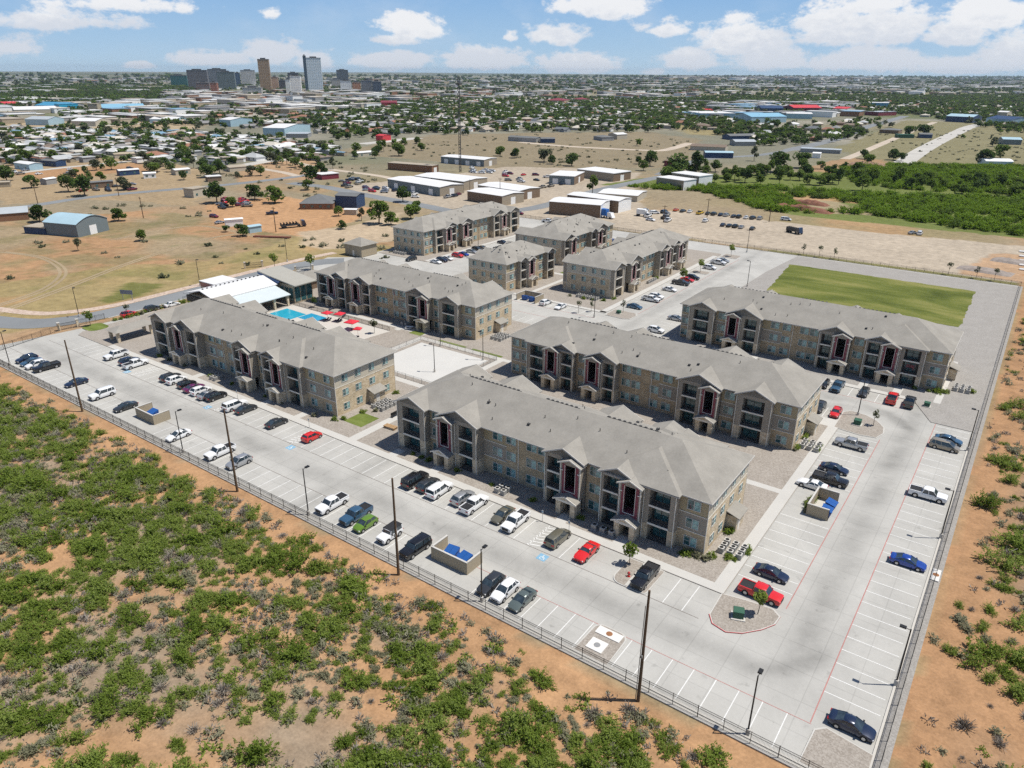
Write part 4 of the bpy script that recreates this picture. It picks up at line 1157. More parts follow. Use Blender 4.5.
GF, GB, GR, GBL, GS = 'cars along the front fence', 'cars parked in front of the apartment buildings', 'cars on the side lot', 'cars in the rear lots', 'cars on the street'
CARS = [
 # along the front fence, from the gate end
 ('suv', 'navy', -191.5, 5.2, 'S', 'dark navy suv by the fence corner, first of the tight group of four', GF),
 ('sedan', 'steelblue', -188.6, 5.0, 'S', 'blue-grey sedan squeezed between a navy suv and a white suv', GF),
 ('suv', 'white', -185.6, 4.8, 'S', 'white suv in the tight group of four at the fence corner', GF),
 ('pickup', 'black', -182.2, 5.6, 'S', 'black pickup at the open end of the group of four', GF),
 ('sedan', 'navy', -167.2, 5.2, 'S', 'dark blue sedan parked alone beside a tall wooden pole', GF),
 ('bigsuv', 'white', -155.9, 5.3, 'S', 'white suv between the wooden pole and a black sedan', GF),
 ('sedan', 'charcoal', -145.9, 5.0, 'S', 'black sedan against the far side of a dumpster enclosure', GF),
 ('sedan', 'white', -125.1, 4.2, 'S', 'white sedan by the fence next to a lamp post', GF),
 ('pickup', 'white', -112.7, 4.9, 'S', 'white crew pickup nose to fence, cargo in its bed', GF),
 ('suv', 'silver', -106.6, 4.6, 'S', 'silver suv nose to fence beside a tall wooden pole', GF),
 ('pickup', 'white', None, (331, 504), 'S', 'white pickup by the fence next to a blue-grey pickup', GF),
 ('pickup', 'steelblue', None, (355, 515), 'S', 'blue-grey pickup between a white pickup and a lime green car', GF),
 ('hatch', 'green', None, (364, 524), 'S', 'lime green small car between a blue-grey pickup and white suv', GF),
 ('jeep', 'white', None, (389.5, 534), 'S', 'boxy white off-road suv with dark roof', GF),
 ('bigsuv', 'black', None, (414.5, 548), 'S', 'long black suv beside a dumpster enclosure', GF),
 ('suv', 'charcoal', None, (486, 587.5), 'S', 'charcoal suv by the fence, beside a white car', GF),
 ('suv', 'white', None, (505, 590), 'S', 'white sports suv between charcoal suv and grey-green sedan', GF),
 ('sedan', 'sage', None, (519.5, 601), 'S', 'grey-green sedan, last car before the empty fence stalls', GF),
 # facing the first building row
 ('pickup', 'white', -176.7, 19.3, 'S', 'white pickup facing out beside the stone pavilion', GB),
 ('suv', 'navy', -170.4, 19.2, 'N', 'dark navy suv tucked beside a white pickup, pavilion side', GB),
 ('pickup', 'white', -167.2, 19.0, 'N', 'white pickup backed beside a navy suv near the building corner', GB),
 ('suv', 'charcoal', None, (172.5, 376), 'N', 'dark grey suv, first of the seven cars in a row', GB),
 ('suv', 'white', None, (178.5, 378.5), 'N', 'white suv second in the row of seven cars', GB),
 ('hatch', 'black', None, (188, 383), 'N', 'black hatchback third in the row of seven cars', GB),
 ('sedan', 'purple', None, (194, 387), 'N', 'purple sedan in the row of seven cars', GB),
 ('suv', 'white', None, (201, 390), 'N', 'white suv beside the purple sedan', GB),
 ('sedan', 'silver', None, (208, 394), 'N', 'silver sedan between a white suv and a black one', GB),
 ('suv', 'black', None, (216, 395.5), 'N', 'black suv ending the row of seven, by the hatched bay', GB),
 ('bigsuv', 'white', None, (235, 405), 'N', 'white suv by the blue accessible symbol', GB),
 ('sedan', 'charcoal', None, (246, 408), 'N', 'dark sedan beside the white suv near the building entry', GB),
 ('sedan', 'charcoal', -114.4, 18.9, 'N', 'charcoal sedan alone at the end of the building', GB),
 ('hatch', 'red', -103.9, 19.0, 'N', 'red small car facing the gravel corner', GB),
 ('bigsuv', 'black', None, (415, 479.5), 'N', 'large black suv at the start of the row beside the front building', GB),
 ('suv', 'charcoal', None, (428.5, 484), 'N', 'dark grey suv between a large black suv and a white one', GB),
 ('bigsuv', 'white', None, (439.5, 489.5), 'N', 'long white suv beside a dark grey suv, front building', GB),
 ('suv', 'silver', None, (463, 497), 'N', 'silver suv with dark roof rails beside a white pickup', GB),
 ('pickup', 'white', None, (475.5, 503), 'N', 'white pickup with silver load cover beside a silver suv', GB),
 ('sedan', 'olive', None, (502.5, 514), 'S', 'olive grey sedan beside a white pickup with black bed', GB),
 ('pickup', 'white', None, (516.5, 520), 'S', 'white pickup with black bed next to the hatched bay', GB),
 ('van', 'olive', None, (558, 537), 'N', 'small olive grey van beside the blue accessible symbol, front building', GB),
 ('coupe', 'red', None, (586.5, 551), 'S', 'bright red coupe beside a young green tree', GB),
 ('pickup', 'black', None, (646, 575), 'S', 'black pickup parked by the fire hydrant', GB),
 # side lot
 ('pickup', 'red', -18.9, 24.4, 'E', 'red pickup beside the island tree', GR),
 ('sedan', 'navy', -19.1, 29.6, 'E', 'dark blue sedan next to the red pickup', GR),
 ('coupe', 'white', -21.2, 57.9, 'W', 'white sports car behind the dumpster enclosure', GR),
 ('pickup', 'black', -19.0, 61.3, 'E', 'black pickup between a white sports car and a navy sedan', GR),
 ('sedan', 'navy', -19.4, 65.9, 'E', 'navy sedan beside a black pickup on the side lot', GR),
 ('pickup', 'silver', -19.2, 77.4, 'W', 'silver pickup next to the round gravel island', GR),
 ('suv', 'charcoal', -28.6, 91.2, 'S', 'dark suv behind the building end, beside a red car', GR),
 ('hatch', 'red', -25.1, 90.4, 'S', 'crimson hatchback beside the round gravel island', GR),
 ('sedan', 'steelblue', -4.4, 90.6, 'E', 'blue-grey sedan by the side fence lamp post', GR),
 ('van', 'tan', -4.7, 87.2, 'E', 'tan minivan beside a blue-grey sedan at the side fence', GR),
 ('pickup', 'white', -4.5, 65.9, 'E', 'white crew pickup alone at the side fence', GR),
 ('sedan', 'blue', -3.9, 43.9, 'E', 'bright blue sedan alone at the side fence', GR),
 ('sedan', 'navy', -3.7, 8.6, 'E', 'dark navy sedan at the corner gravel island', GR),
 # facing the lawn building
 ('hatch', 'black', -31.1, 104.8, 'S', 'small black car in front of the lawn building, beside a dark pickup', GR),
 ('pickup', 'steelblue', -28.2, 104.9, 'S', 'blue-grey pickup with white nose in front of the lawn building', GR),
 ('hatch', 'charcoal', -22.7, 105.0, 'S', 'charcoal hatchback alone in front of the lawn building', GR),
 ('pickup', 'red', -17.0, 105.2, 'N', 'red pickup in front of the lawn building', GR),
 ('pickup', 'charcoal', -13.6, 105.2, 'N', 'charcoal pickup at the end stall beside the grey gravel', GR),
 # rear lots
 ('suv', 'white', -116.5, 119.9, 'N', 'white suv beside the rear dumpster enclosure', GBL),
 ('sedan', 'white', -110.7, 119.2, 'S', 'white sedan near the end-on building', GBL),
 ('sedan', 'steelblue', -92.9, 132.6, 'E', 'blue-grey sedan, first beside the end-on building', GBL),
 ('pickup', 'white', -92.2, 142.4, 'E', 'white pickup beside the end-on building', GBL),
 ('suv', 'white', -92.2, 146.2, 'E', 'white suv behind a white pickup, end-on building', GBL),
 ('sedan', 'white', -92.4, 156.4, 'E', 'white sedan alone along the end-on building', GBL),
 ('pickup', 'charcoal', -92.6, 165.6, 'E', 'charcoal pickup behind a small tree, end-on building', GBL),
 ('sedan', 'red', -92.6, 171.0, 'E', 'red sedan beside a black suv, end-on building', GBL),
 ('suv', 'black', -92.2, 174.6, 'E', 'black suv beside a red sedan, end-on building', GBL),
 ('suv', 'white', -92.8, 191.5, 'E', 'white suv, first of three at the curve of the rear lot', GBL),
 ('pickup', 'white', -93.0, 200.5, 'E', 'white pickup, middle of three at the curve of the rear lot', GBL),
 ('sedan', 'silver', -93.0, 205.0, 'E', 'silver sedan, last of three at the curve of the rear lot', GBL),
 ('sedan', 'silver', -78.0, 129.4, 'E', 'silver sedan at the shaded end of the lawn building', GBL),
 ('suv', 'white', -78.2, 116.4, 'E', 'white suv at the corner of the lawn building', GBL),
 ('sedan', 'white', -177.3, 138.9, 'E', 'white sedan at the corner of the warehouse-side building', GBL),
 ('suv', 'navy', -177.3, 142.2, 'E', 'navy suv between two white cars, warehouse-side building', GBL),
 ('sedan', 'white', -177.4, 145.4, 'E', 'white car past the navy suv, warehouse-side building', GBL),
 ('suv', 'red', -177.2, 151.2, 'E', 'red suv in front of the warehouse-side building', GBL),
 ('sedan', 'blue', -177.0, 154.4, 'E', 'blue sedan next to the red suv', GBL),
 ('sedan', 'silver', -177.3, 160.0, 'E', 'silver sedan past the blue sedan, warehouse-side building', GBL),
 ('suv', 'charcoal', -177.8, 164.0, 'E', 'dark suv beside a silver sedan, warehouse-side building', GBL),
 ('sedan', 'tan', -178.0, 167.4, 'E', 'tan sedan past the dark suv, warehouse-side building', GBL),
 ('sedan', 'navy', -177.3, 180.3, 'E', 'navy sedan alone in front of the warehouse-side building', GBL),
 ('suv', 'charcoal', -187.4, 136.3, 'S', 'dark suv by the end wall of the warehouse-side building', GBL),
 ('pickup', 'blue', -141.8, 208.0, 'W', 'blue pickup on the back lane behind the medium building', GBL),
 # street
 ('suv', 'red', -206.0, 38.6, 'N', 'red suv on the street side by the planted strip', GS),
 ('suv', 'charcoal', -206.1, 45.6, 'N', 'dark suv on the street side between a red and a white one', GS),
 ('sedan', 'white', -205.2, 51.2, 'N', 'white sedan on the street side by the white roof', GS),
]
for kind, colr, x_, y_, h, lb, g in CARS:
    if x_ is None:
        p = at(y_[0], y_[1], .75); x_, y_ = p.x, p.y
        y_ = min(max(y_, 4.3), 5.6) if g == GF else min(max(y_, 18.4), 19.4)
        if kind == 'pickup': y_ += .2 if g == GF else -.3
    car(kind, colr, x_, y_, h, lb, g)

# ------------------------------------------------------------------ poles and lamps
def lamp_post(x_, y_, a, h, label, z0=0.1):
    r = thing('lamp_post', label, 'lamp post', (x_, y_, z0), R_(a), 'lamp posts of the complex')
    b = MB(); b.tube((0, 0, 0), (0, 0, .75), .24, .24, 10); b.build('base', M_conc, r)
    b = MB(); b.tube((0, 0, .75), (0, 0, h), .10, .075, 8); b.build('pole', M_black, r)
    b = MB(); b.tube((0, 0, h - .12), (.75, 0, h - .05), .045, .045, 6); b.build('arm', M_black, r)
    b = MB(); b.box(.45, -.22, h - .10, 1.15, .22, h + .07, 0); b.box(.55, -.16, h - .125, 1.05, .16, h - .10, 1); b.build('lamp_head', [M_black, M_trim], r)
LAMPS = [(-83.9, 1.35, 90, 8.4, 'black lamp post at the front fence beside the white pickup and blue-grey pickup'), (-12.6, 1.3, 90, 8.2, 'black lamp post at the front fence next to the corner gravel island'),
         (-1.0, 18.2, 180, 8.2, 'black lamp post on the side fence next to the corner, above empty stalls'), (-118.9, 1.3, 90, 8.4, 'black lamp post at the front fence beside a white sedan'),
         (-48.8, 1.3, 90, 8.4, 'black lamp post at the front fence beside the charcoal and white suvs'), (-1.0, 89.0, 180, 8.4, 'black lamp post on the side fence behind the tan minivan'),
         (-1.0, 54.2, 180, 8.4, 'black lamp post on the side fence between the white pickup and the blue sedan'), (-73.8, 176.5, 180, 8.6, 'black lamp post at the far corner of the lawn'),
         (-98.2, 117.6, -90, 8.6, 'black lamp post at the corner of the end-on building'), (-192.0, 1.6, 90, 8.4, 'black lamp post in the fence corner beside the group of four cars'),
         (-21.3, 93.0, 180, 8.2, 'black lamp post on the round gravel island'), (-216.9, 29.7, 0, 8.6, 'black street lamp on the verge next to the street bend'),
         (-219.2, 69.5, 0, 8.6, 'black street lamp on the verge behind the white roofed clubhouse'), (-222.4, 107.3, 0, 8.6, 'black street lamp at the far end of the verge'),
         (-103.0, 71.4, 200, 7.4, 'black lamp post at the court corner beside the second row building'), (-117.8, 72.6, 200, 7.4, 'black lamp post on the walk along the far side of the court'),
         (-107.4, 58.5, 200, 7.0, 'black lamp post inside the court area, near side'), (-131, 100.6, 90, 8.2, 'black lamp post behind the building at the pool'),
         (-91.2, 226, 180, 8.6, 'black lamp post at the rear fence beside the sandy yard'), (-182, 170, 0, 8.2, 'black lamp post in front of the warehouse-side building')]
for a in LAMPS: lamp_post(*a)

def utility_pole(x_, y_, h, label, extra=False, cross=False):
    r = thing('utility_pole', label, 'utility pole', (x_, y_, -.05), 0, 'wooden utility poles')
    b = MB(); b.tube((0, 0, 0), (.08, -.05, h), .21, .13, 9); b.build('pole', M_wood, r)
    if extra:
        b = MB(); b.tube((-.36, .05, 0), (-.22, .03, h * .86), .05, .05, 6); b.build('conduit', M_steel, r)
    if cross:
        b = MB(); b.box(-1.3, -.08, h - .75, 1.3, .08, h - .58); b.build('crossarm', M_wood, r)
    b = MB(); b.box(-.1, -.34, h * .42, .1, -.16, h * .42 + .35); b.build('meter_box', M_steel, r)
utility_pole(-152.0, -.9, 15.8, 'tall bare wooden pole by the fence between two dark cars and a white suv')
utility_pole(-99.2, -1.0, 15.5, 'tall bare wooden pole by the fence beside the silver suv')
utility_pole(-61.8, -1.1, 15.8, 'tall bare wooden pole by the fence beside the long black suv')
utility_pole(-24.2, -1.5, 15.6, 'tall wooden pole by the fence with a conduit, next to the camera', extra=True)
for (a, b), h, l in (((143.5, 218), 10, 'thin wooden pole in the dirt field behind the grey barn'), ((38, 204), 9, 'thin wooden pole beside the road in the dry dirt lots'), ((119, 196), 10, 'thin wooden pole beside the road near two dark trees'),
                     ((276, 232), 11, 'thin wooden pole in the dirt beside the rusty rail pile'), ((707, 217), 9, 'wooden pole standing in the sandy yard by the parked cars'), ((663.5, 222), 8, 'wooden pole in the sandy yard by a white trailer'),
                     ((769, 222), 6, 'short wooden pole at the open end of the sandy yard'), ((470, 200), 11, 'wooden pole among the white roofed warehouses'), ((500, 198), 11, 'wooden pole on the road by the white warehouses')):
    p = at(a, b); utility_pole(p.x, p.y, h, l, cross=True)

# ------------------------------------------------------------------ fences
def fence(p0, p1, h, label, gap=2.9, pick=.16, chain=False, z0=.0, step=1):
    a, b = Vector((*p0, z0)), Vector((*p1, z0)); L = (b - a).length; n = max(int(round(L / gap)), 1)
    r = thing('metal_fence', label, 'fence', a, math.atan2(b.y - a.y, b.x - a.x))
    mm = M_black if not chain else M_steel
    pm = shared(('post', h, chain), lambda: (lambda q: (q.tube((0, 0, 0), (0, 0, h + .06), .042, n=6), q.mesh('post', mm))[1])(MB()))
    for i in range(n + 1): link('post', pm, r, (L * i / n, 0, 0))
    q = MB()
    for z_ in ((.16, h * .80, h - .05) if not chain else (.06, h - .02)): q.box(0, -.018, z_, L, .018, z_ + .036)
    q.build('rail', mm, r)
    q = MB(); k = int(L / pick)
    for i in range(k):
        x_ = L * (i + .5) / k; q.box(x_ - .0095, -.0095, .05, x_ + .0095, .0095, h)
    if chain:
        for j in range(1, int(h / .35)): q.box(0, -.006, j * .35, L, .006, j * .35 + .012)
    q.build('picket_panel', mm, r)
    return r
M_fgrey = mat('weathered_fence_metal', (.12, .115, .105), .6, .1, 2)
fence((-203.5, .25), (-.2, .25), 1.75, 'long dark picket fence along the front of the car park', 2.95, .13)
fence((-.2, .25), (-.2, 231.5), 1.75, 'long dark picket fence along the side lot and gravel strip', 2.95, .13)
fence((-73, 232.6), (-.2, 232.6), 1.6, 'dark picket fence behind the lawn, along the sandy yard', 2.95, .16)
fence((-205, 232.6), (-73, 232.6), 1.6, 'dark picket fence along the back lane and warehouses', 2.95, .16)
fence((-203.5, .25), (-208.5, 20.5), 1.7, 'dark fence from the front corner to the entrance gate', 2.6, .15)
fence((-209.2, 25.5), (-209.0, 33), 1.7, 'short dark fence beside the gate tree', 2.5, .15)
fence((-207, 56), (-208.4, 97), 1.5, 'dark fence along the street behind the clubhouse', 2.6, .18)
fence((-125.2, 51.6), (-100.2, 51.6), 1.3, 'low dark fence on the near side of the court', 2.6, .2, True)
fence((-125.2, 73.3), (-100.2, 73.3), 1.3, 'low dark fence on the far side of the court', 2.6, .2, True)
fence((-125.2, 51.6), (-125.2, 73.3), 1.3, 'low dark fence at the pool end of the court', 2.6, .2, True)
fence((-100.2, 51.6), (-100.2, 73.3), 1.3, 'low dark fence at the far end of the court', 2.6, .2, True)
fence((-177, 73.6), (-137, 73.6), 1.3, 'low dark fence around the pool terrace', 2.6, .2)
bed('court_slab', rect(-123.6, 53, -101.6, 71.8), mat('court_concrete', (.52, .51, .48), .88, .05, .2), .1, .155)
# low stone strip under the front fence where soil has washed out
bed('fence_footing', rect(-203, -.05, -.2, .55), M_conc, -.1, .07)
# gates
def gate(x_, y_, rz, w, label, z0=.02):
    r = thing('drive_gate', label, 'gate', (x_, y_, z0), R_(rz))
    for xx in (0, w):
        b = MB(); b.box(xx - .3, -.3, 0, xx + .3, .3, 2.1, 0); b.box(xx - .38, -.38, 2.1, xx + .38, .38, 2.3, 1); b.build('pier', [M_stone, M_conc], r)
    b = MB()
    for z_ in (.2, 1.0, 1.75): b.box(.32, -.03, z_, w - .32, .03, z_ + .08)
    k = int(w / .16)
    for i in range(k): xx = .35 + (w - .7) * i / (k - 1); b.box(xx - .015, -.015, .2, xx + .015, .015, 1.8)
    b.build('gate_leaf', M_black, r)
gate(-208.8, 20.6, 80, 4.6, 'dark entrance gate between stone piers beside the gate tree')
gate(-226.5, 92, 60, 6.0, 'dark gate on stone piers beyond the street verge')
gate(-207.5, 99, 60, 6, 'dark drive gate beside the carport roof')

# ------------------------------------------------------------------ bin enclosures and bins
def enclosure(x0, y0, x1, y1, open_, label):
    r = thing('bin_enclosure', label, 'bin enclosure', (x0, y0, .02), 0, 'masonry bin enclosures')
    w, d = x1 - x0, y1 - y0; t = .22; h = 2.0
    sides = dict(S=(0, 0, w, t), N=(0, d - t, w, d), W=(0, t if open_ != 'S' else 0, t, d - t if open_ != 'N' else d), E=(w - t, t if open_ != 'S' else 0, w, d - t if open_ != 'N' else d))
    b = MB()
    if open_ in 'EW':
        o = 'W' if open_ == 'E' else 'E'
        sides['S'] = (0, 0, w, t); sides['N'] = (0, d - t, w, d); sides[o] = ((0, t, t, d - t) if o == 'W' else (w - t, t, w, d - t))
    for k, q in sides.items():
        if k == open_: continue
        b = MB(); b.box(q[0], q[1], 0, q[2], q[3], h, 0); b.box(q[0] - .03, q[1] - .03, h, q[2] + .03, q[3] + .03, h + .09, 1); b.build('masonry_wall', [M_tan, M_fascia], r)
    p = MB(); p.box(t, t, .0, w - t, d - t, .03); p.build('floor_slab', M_conc, r)
    posts = {'N': [(0.1, d), (w - .1, d)], 'S': [(.1, 0), (w - .1, 0)], 'E': [(w, .1), (w, d - .1)], 'W': [(0, .1), (0, d - .1)]}[open_]
    for a, c in posts:
        p = MB(); p.tube((a, c, 0), (a, c, 2.0), .08, n=7); p.build('gate_post', M_black, r)
    return r
enclosure(-60.6, 4.5, -53.9, 8.0, 'N', 'tan masonry bin enclosure beside the long black suv at the front fence')
enclosure(-140.6, 4.4, -134.0, 7.9, 'N', 'tan masonry bin enclosure by the front fence near the black sedan')
enclosure(-19.6, 48.7, -16.3, 55.2, 'E', 'tan masonry bin enclosure on the side lot')
enclosure(-126.4, 118.4, -119.4, 123.2, 'S', 'tan masonry bin enclosure between the rear lots')
def bin_(x_, y_, rz, label):
    r = thing('dumpster', label, 'dumpster', (x_, y_, .06), R_(rz), 'blue dumpsters')
    b = MB(); b.hull([(-.8, -.6, .15), (.8, -.6, .15), (.8, .6, .15), (-.8, .6, .15)], [(-.95, -.85, 1.15), (.95, -.85, 1.15), (.95, .7, 1.5), (-.95, .7, 1.5)])
    for s_ in (-1, 1): b.box(s_ * .95, -.4, .7, s_ * 1.08, .4, .9)
    b.build('body', M_blue, r)
    for s_ in (0, 1):
        b = MB(); x0 = -.95 + s_ * .96; b.slab([(x0, -.9, 1.20), (x0 + .93, -.9, 1.20), (x0 + .93, .72, 1.58), (x0, .72, 1.58)], .05); b.build('lid', M_black if False else mat('bin_lid', (.02, .09, .30), .4, .1, 2), r)
    b = MB()
    for a in (-.7, .7):
        for c in (-.5, .5): b.tube((a, c, 0), (a, c, .18), .08, n=6)
    b.build('caster', M_black, r)
bin_(-58.3, 6.5, 8, 'blue dumpster in the front enclosure, nearer the black suv'); bin_(-55.8, 6.4, -6, 'blue dumpster in the front enclosure, nearer the lamp post')
bin_(-137.6, 6.4, 5, 'blue dumpster alone in the far front enclosure')
bin_(-16.9, 50.3, 95, 'blue dumpster in the side enclosure, nearer the camera'); bin_(-16.8, 52.6, 85, 'blue dumpster in the side enclosure, nearer the white sports car')
bin_(-124.2, 120.0, 185, 'blue dumpster on one side of the rear enclosure'); bin_(-121.6, 119.9, 172, 'blue dumpster in the rear enclosure beside the white suv')

# ------------------------------------------------------------------ air conditioners, boxes, pads, signs
def ac_mesh():
    b = MB(); b.box(-.42, -.42, .06, .42, .42, .82, 0); b.box(-.5, -.5, 0, .5, .5, .06, 1); b.box(-.40, -.40, .82, .40, .40, .87, 2)
    b.tube((0, 0, .83), (0, 0, .90), .30, .30, 12, 3)
    for i in range(5):
        z_ = .16 + i * .13; b.box(-.43, -.43, z_, .43, .43, z_ + .03, 0)
    return b.mesh('air_conditioner', [M_steel, M_conc, M_fascia, M_black])
acm = ac_mesh()
def ac_row(x_, y_, nx_, ny_, dx, dy, where, z0=.145):
    for i in range(nx_):
        for j in range(ny_):
            o = link('air_conditioner', acm, None, (x_ + i * dx, y_ + j * dy, z0), rng.uniform(-.06, .06))
            tag(o, 'grey air conditioner in the cluster ' + where, 'air conditioner', 'air conditioners ' + where)
ac_row(-26.9, 30.8, 3, 3, 1.35, 1.2, 'beside the front building end wall')
ac_row(-26.6, 71.4, 3, 3, 1.3, 1.2, 'beside the second row building end')
ac_row(-63.6, 24.6, 2, 2, 1.3, 1.3, 'on the front walk by the recessed windows')
ac_row(-45.0, 24.9, 3, 1, 1.5, 1.3, 'in front of the entry beside the red coupe')
ac_row(-104.6, 36.0, 3, 4, 1.3, 1.2, 'at the end of the seven-car building')
ac_row(-145.5, 25.0, 2, 2, 1.3, 1.3, 'in front of the seven-car building')
ac_row(-110.4, 85.0, 3, 4, 1.3, 1.2, 'at the end wall facing the court lamp')
ac_row(-6.6, 119.5, 3, 3, 1.25, 1.2, 'beside the lawn building end')
ac_row(-112.6, 132.2, 6, 2, 1.3, 1.2, 'below the end wall of the end-on building')
ac_row(-101.8, 160.0, 1, 5, 1.3, 1.3, 'along the lit front of the end-on building')
ac_row(-200.5, 141.0, 5, 2, 1.3, 1.2, 'below the warehouse-side building end wall')
ac_row(-137.5, 75.4 + 4, 2, 2, 1.3, 1.3, 'on the terrace by the pool building')
def green_box(x_, y_, rz, label, s=1.0, z0=.15):
    r = thing('transformer_box', label, 'transformer', (x_, y_, z0), R_(rz))
    b = MB(); b.box(-.95 * s, -.9 * s, 0, .95 * s, .9 * s, .12); b.build('pad', M_conc, r)
    b = MB(); b.hull([(-.7 * s, -.6 * s, .12), (.7 * s, -.6 * s, .12), (.7 * s, .6 * s, .12), (-.7 * s, .6 * s, .12)], [(-.7 * s, -.5 * s, 1.1 * s), (.7 * s, -.5 * s, 1.1 * s), (.7 * s, .6 * s, 1.25 * s), (-.7 * s, .6 * s, 1.25 * s)])
    b.box(-.74 * s, -.56 * s, 1.05 * s, .74 * s, .64 * s, 1.12 * s); b.build('cabinet', M_green, r)
green_box(-19.9, 18.6, 20, 'dark green transformer box on the island beside the red pickup', .95)
green_box(-20.4, 88.2, 0, 'dark green transformer box on the round gravel island', .95)
green_box(-10.4, 106.4, 0, 'dark green utility box on the grey gravel by the charcoal pickup', .8)
green_box(-94.0, 124.6, 0, 'dark green transformer box at the corner of the end-on building', .8)
def pad(x0, y0, x1, y1, label, rust=False):
    r = thing('manhole_pad', label, 'manhole', (x0, y0, .15), 0)
    b = MB(); b.box(0, 0, 0, x1 - x0, y1 - y0, .10); b.build('slab', M_white if False else mat('new_concrete', (.66, .64, .60), .85, .05, 1), r)
    b = MB(); b.tube(((x1 - x0) / 2, (y1 - y0) / 2, .09), ((x1 - x0) / 2, (y1 - y0) / 2, .12), .42, .42, 16); b.build('lid', mat('rusty_iron', (.28, .13, .06), .8, .2, 3) if rust else M_steel, r)
pad(-33.6, 5.1, -30.2, 6.5, 'long pale manhole slab with a rusty lid on the fence island', True); pad(-33.3, 2.2, -31.1, 4.2, 'square pale manhole slab with a grey lid on the fence island')
pad(-.75, 42.0, .3, 45.0, 'small pale slab at the side fence near the blue sedan', True)
r = thing('fire_hydrant', 'red fire hydrant on the gravel beside the black pickup', 'fire hydrant', (-36.4 + 1.1, 17.6, .15), 0)
b = MB(); b.tube((0, 0, 0), (0, 0, .62), .15, .13, 10); b.tube((0, 0, 0), (0, 0, .06), .24, .24, 10); b.build('barrel', PAINT['red'], r)
b = MB(); b.tube((0, 0, .62), (0, 0, .82), .17, .06, 10); b.build('bonnet', PAINT['red'], r)
b = MB(); b.tube((-.26, 0, .45), (.26, 0, .45), .08, .08, 8); b.build('outlet', PAINT['maroon'], r)
def sign(x_, y_, label, rz=0, c='blue'):
    r = thing('parking_sign', label, 'sign', (x_, y_, .14), R_(rz))
    b = MB(); b.tube((0, 0, 0), (0, 0, 2.0), .035, n=6); b.build('post', M_steel, r)
    b = MB(); b.box(-.16, -.055, 1.5, .16, -.035, 2.0, 0); b.box(-.13, -.058, 1.62, .13, -.0555, 1.9, 1); b.build('plate', [M_trim, M_bluep], r)
sign(-52.7, 21.9, 'accessible parking sign on a post by the hatched bay of the front building'); sign(-47.8, 21.9, 'accessible parking sign on a post beside the olive van')
sign(-108.2, 21.9, 'accessible parking sign at the hatched bay near the charcoal sedan'); sign(-131.5, 21.9, 'accessible parking sign beside the white suv of the seven-car building')
# site sign on the dry grass by the street
r = thing('board_sign', 'grey board sign on two posts in the dry grass by the street', 'sign', (*at(128, 300).xy, -.02), R_(25))
for s_ in (-1, 1): b = MB(); b.box(s_ * 1.6 - .07, -.07, 0, s_ * 1.6 + .07, .07, 3.0); b.build('post', M_steel, r)
b = MB(); b.box(-2.1, -.12, 1.9, 2.1, -.071, 3.2); b.build('board', mat('sign_board', (.20, .23, .27), .5, .1, 1), r)
# wooden bench crate and small items by the walk
r = thing('wooden_crate', 'flat wooden crate on the gravel beside the front building corner', 'crate', (-95.0, 31.2, .14), R_(4))
for i in range(5): b = MB(); b.box(-1.4, -.6 + i * .25, .42, 1.4, -.6 + i * .25 + .2, .5); b.build('board', mat('raw_timber', (.42, .27, .14), .8, .15, 3), r)
for a in (-1.2, 1.2): b = MB(); b.box(a - .08, -.6, 0, a + .08, .6, .42); b.build('skid', MATS['raw_timber'], r)
r = thing('bench', 'dark bench by the walk between the two front buildings', 'bench', (-98.1, 35.6, .14), R_(90))
b = MB(); b.box(-.9, -.25, .42, .9, .25, .48); b.build('seat', M_black, r); b = MB(); b.box(-.9, .22, .48, .9, .28, .95); b.build('backrest', M_black, r)
for a in (-.8, .8): b = MB(); b.box(a - .05, -.22, 0, a + .05, .25, .42); b.build('leg', M_black, r)
def picnic(x_, y_, rz, label):
    r = thing('picnic_table', label, 'picnic table', (x_, y_, .14), R_(rz))
    b = MB(); b.box(-1, -.4, .70, 1, .4, .76); b.build('table_top', M_white, r)
    for s_ in (-1, 1): b = MB(); b.box(-1, s_ * .75 - .14, .42, 1, s_ * .75 + .14, .47); b.build('bench_seat', M_white, r)
    for s_ in (-1, 1): b = MB(); b.box(s_ * .7 - .05, -.85, .38, s_ * .7 + .05, .85, .43); b.box(s_ * .7 - .05, -.1, 0, s_ * .7 + .05, .1, .7); b.build('leg', M_black, r)
picnic(-133.6, 77.8, 20, 'pale picnic table on the gravel in front of the pool building')

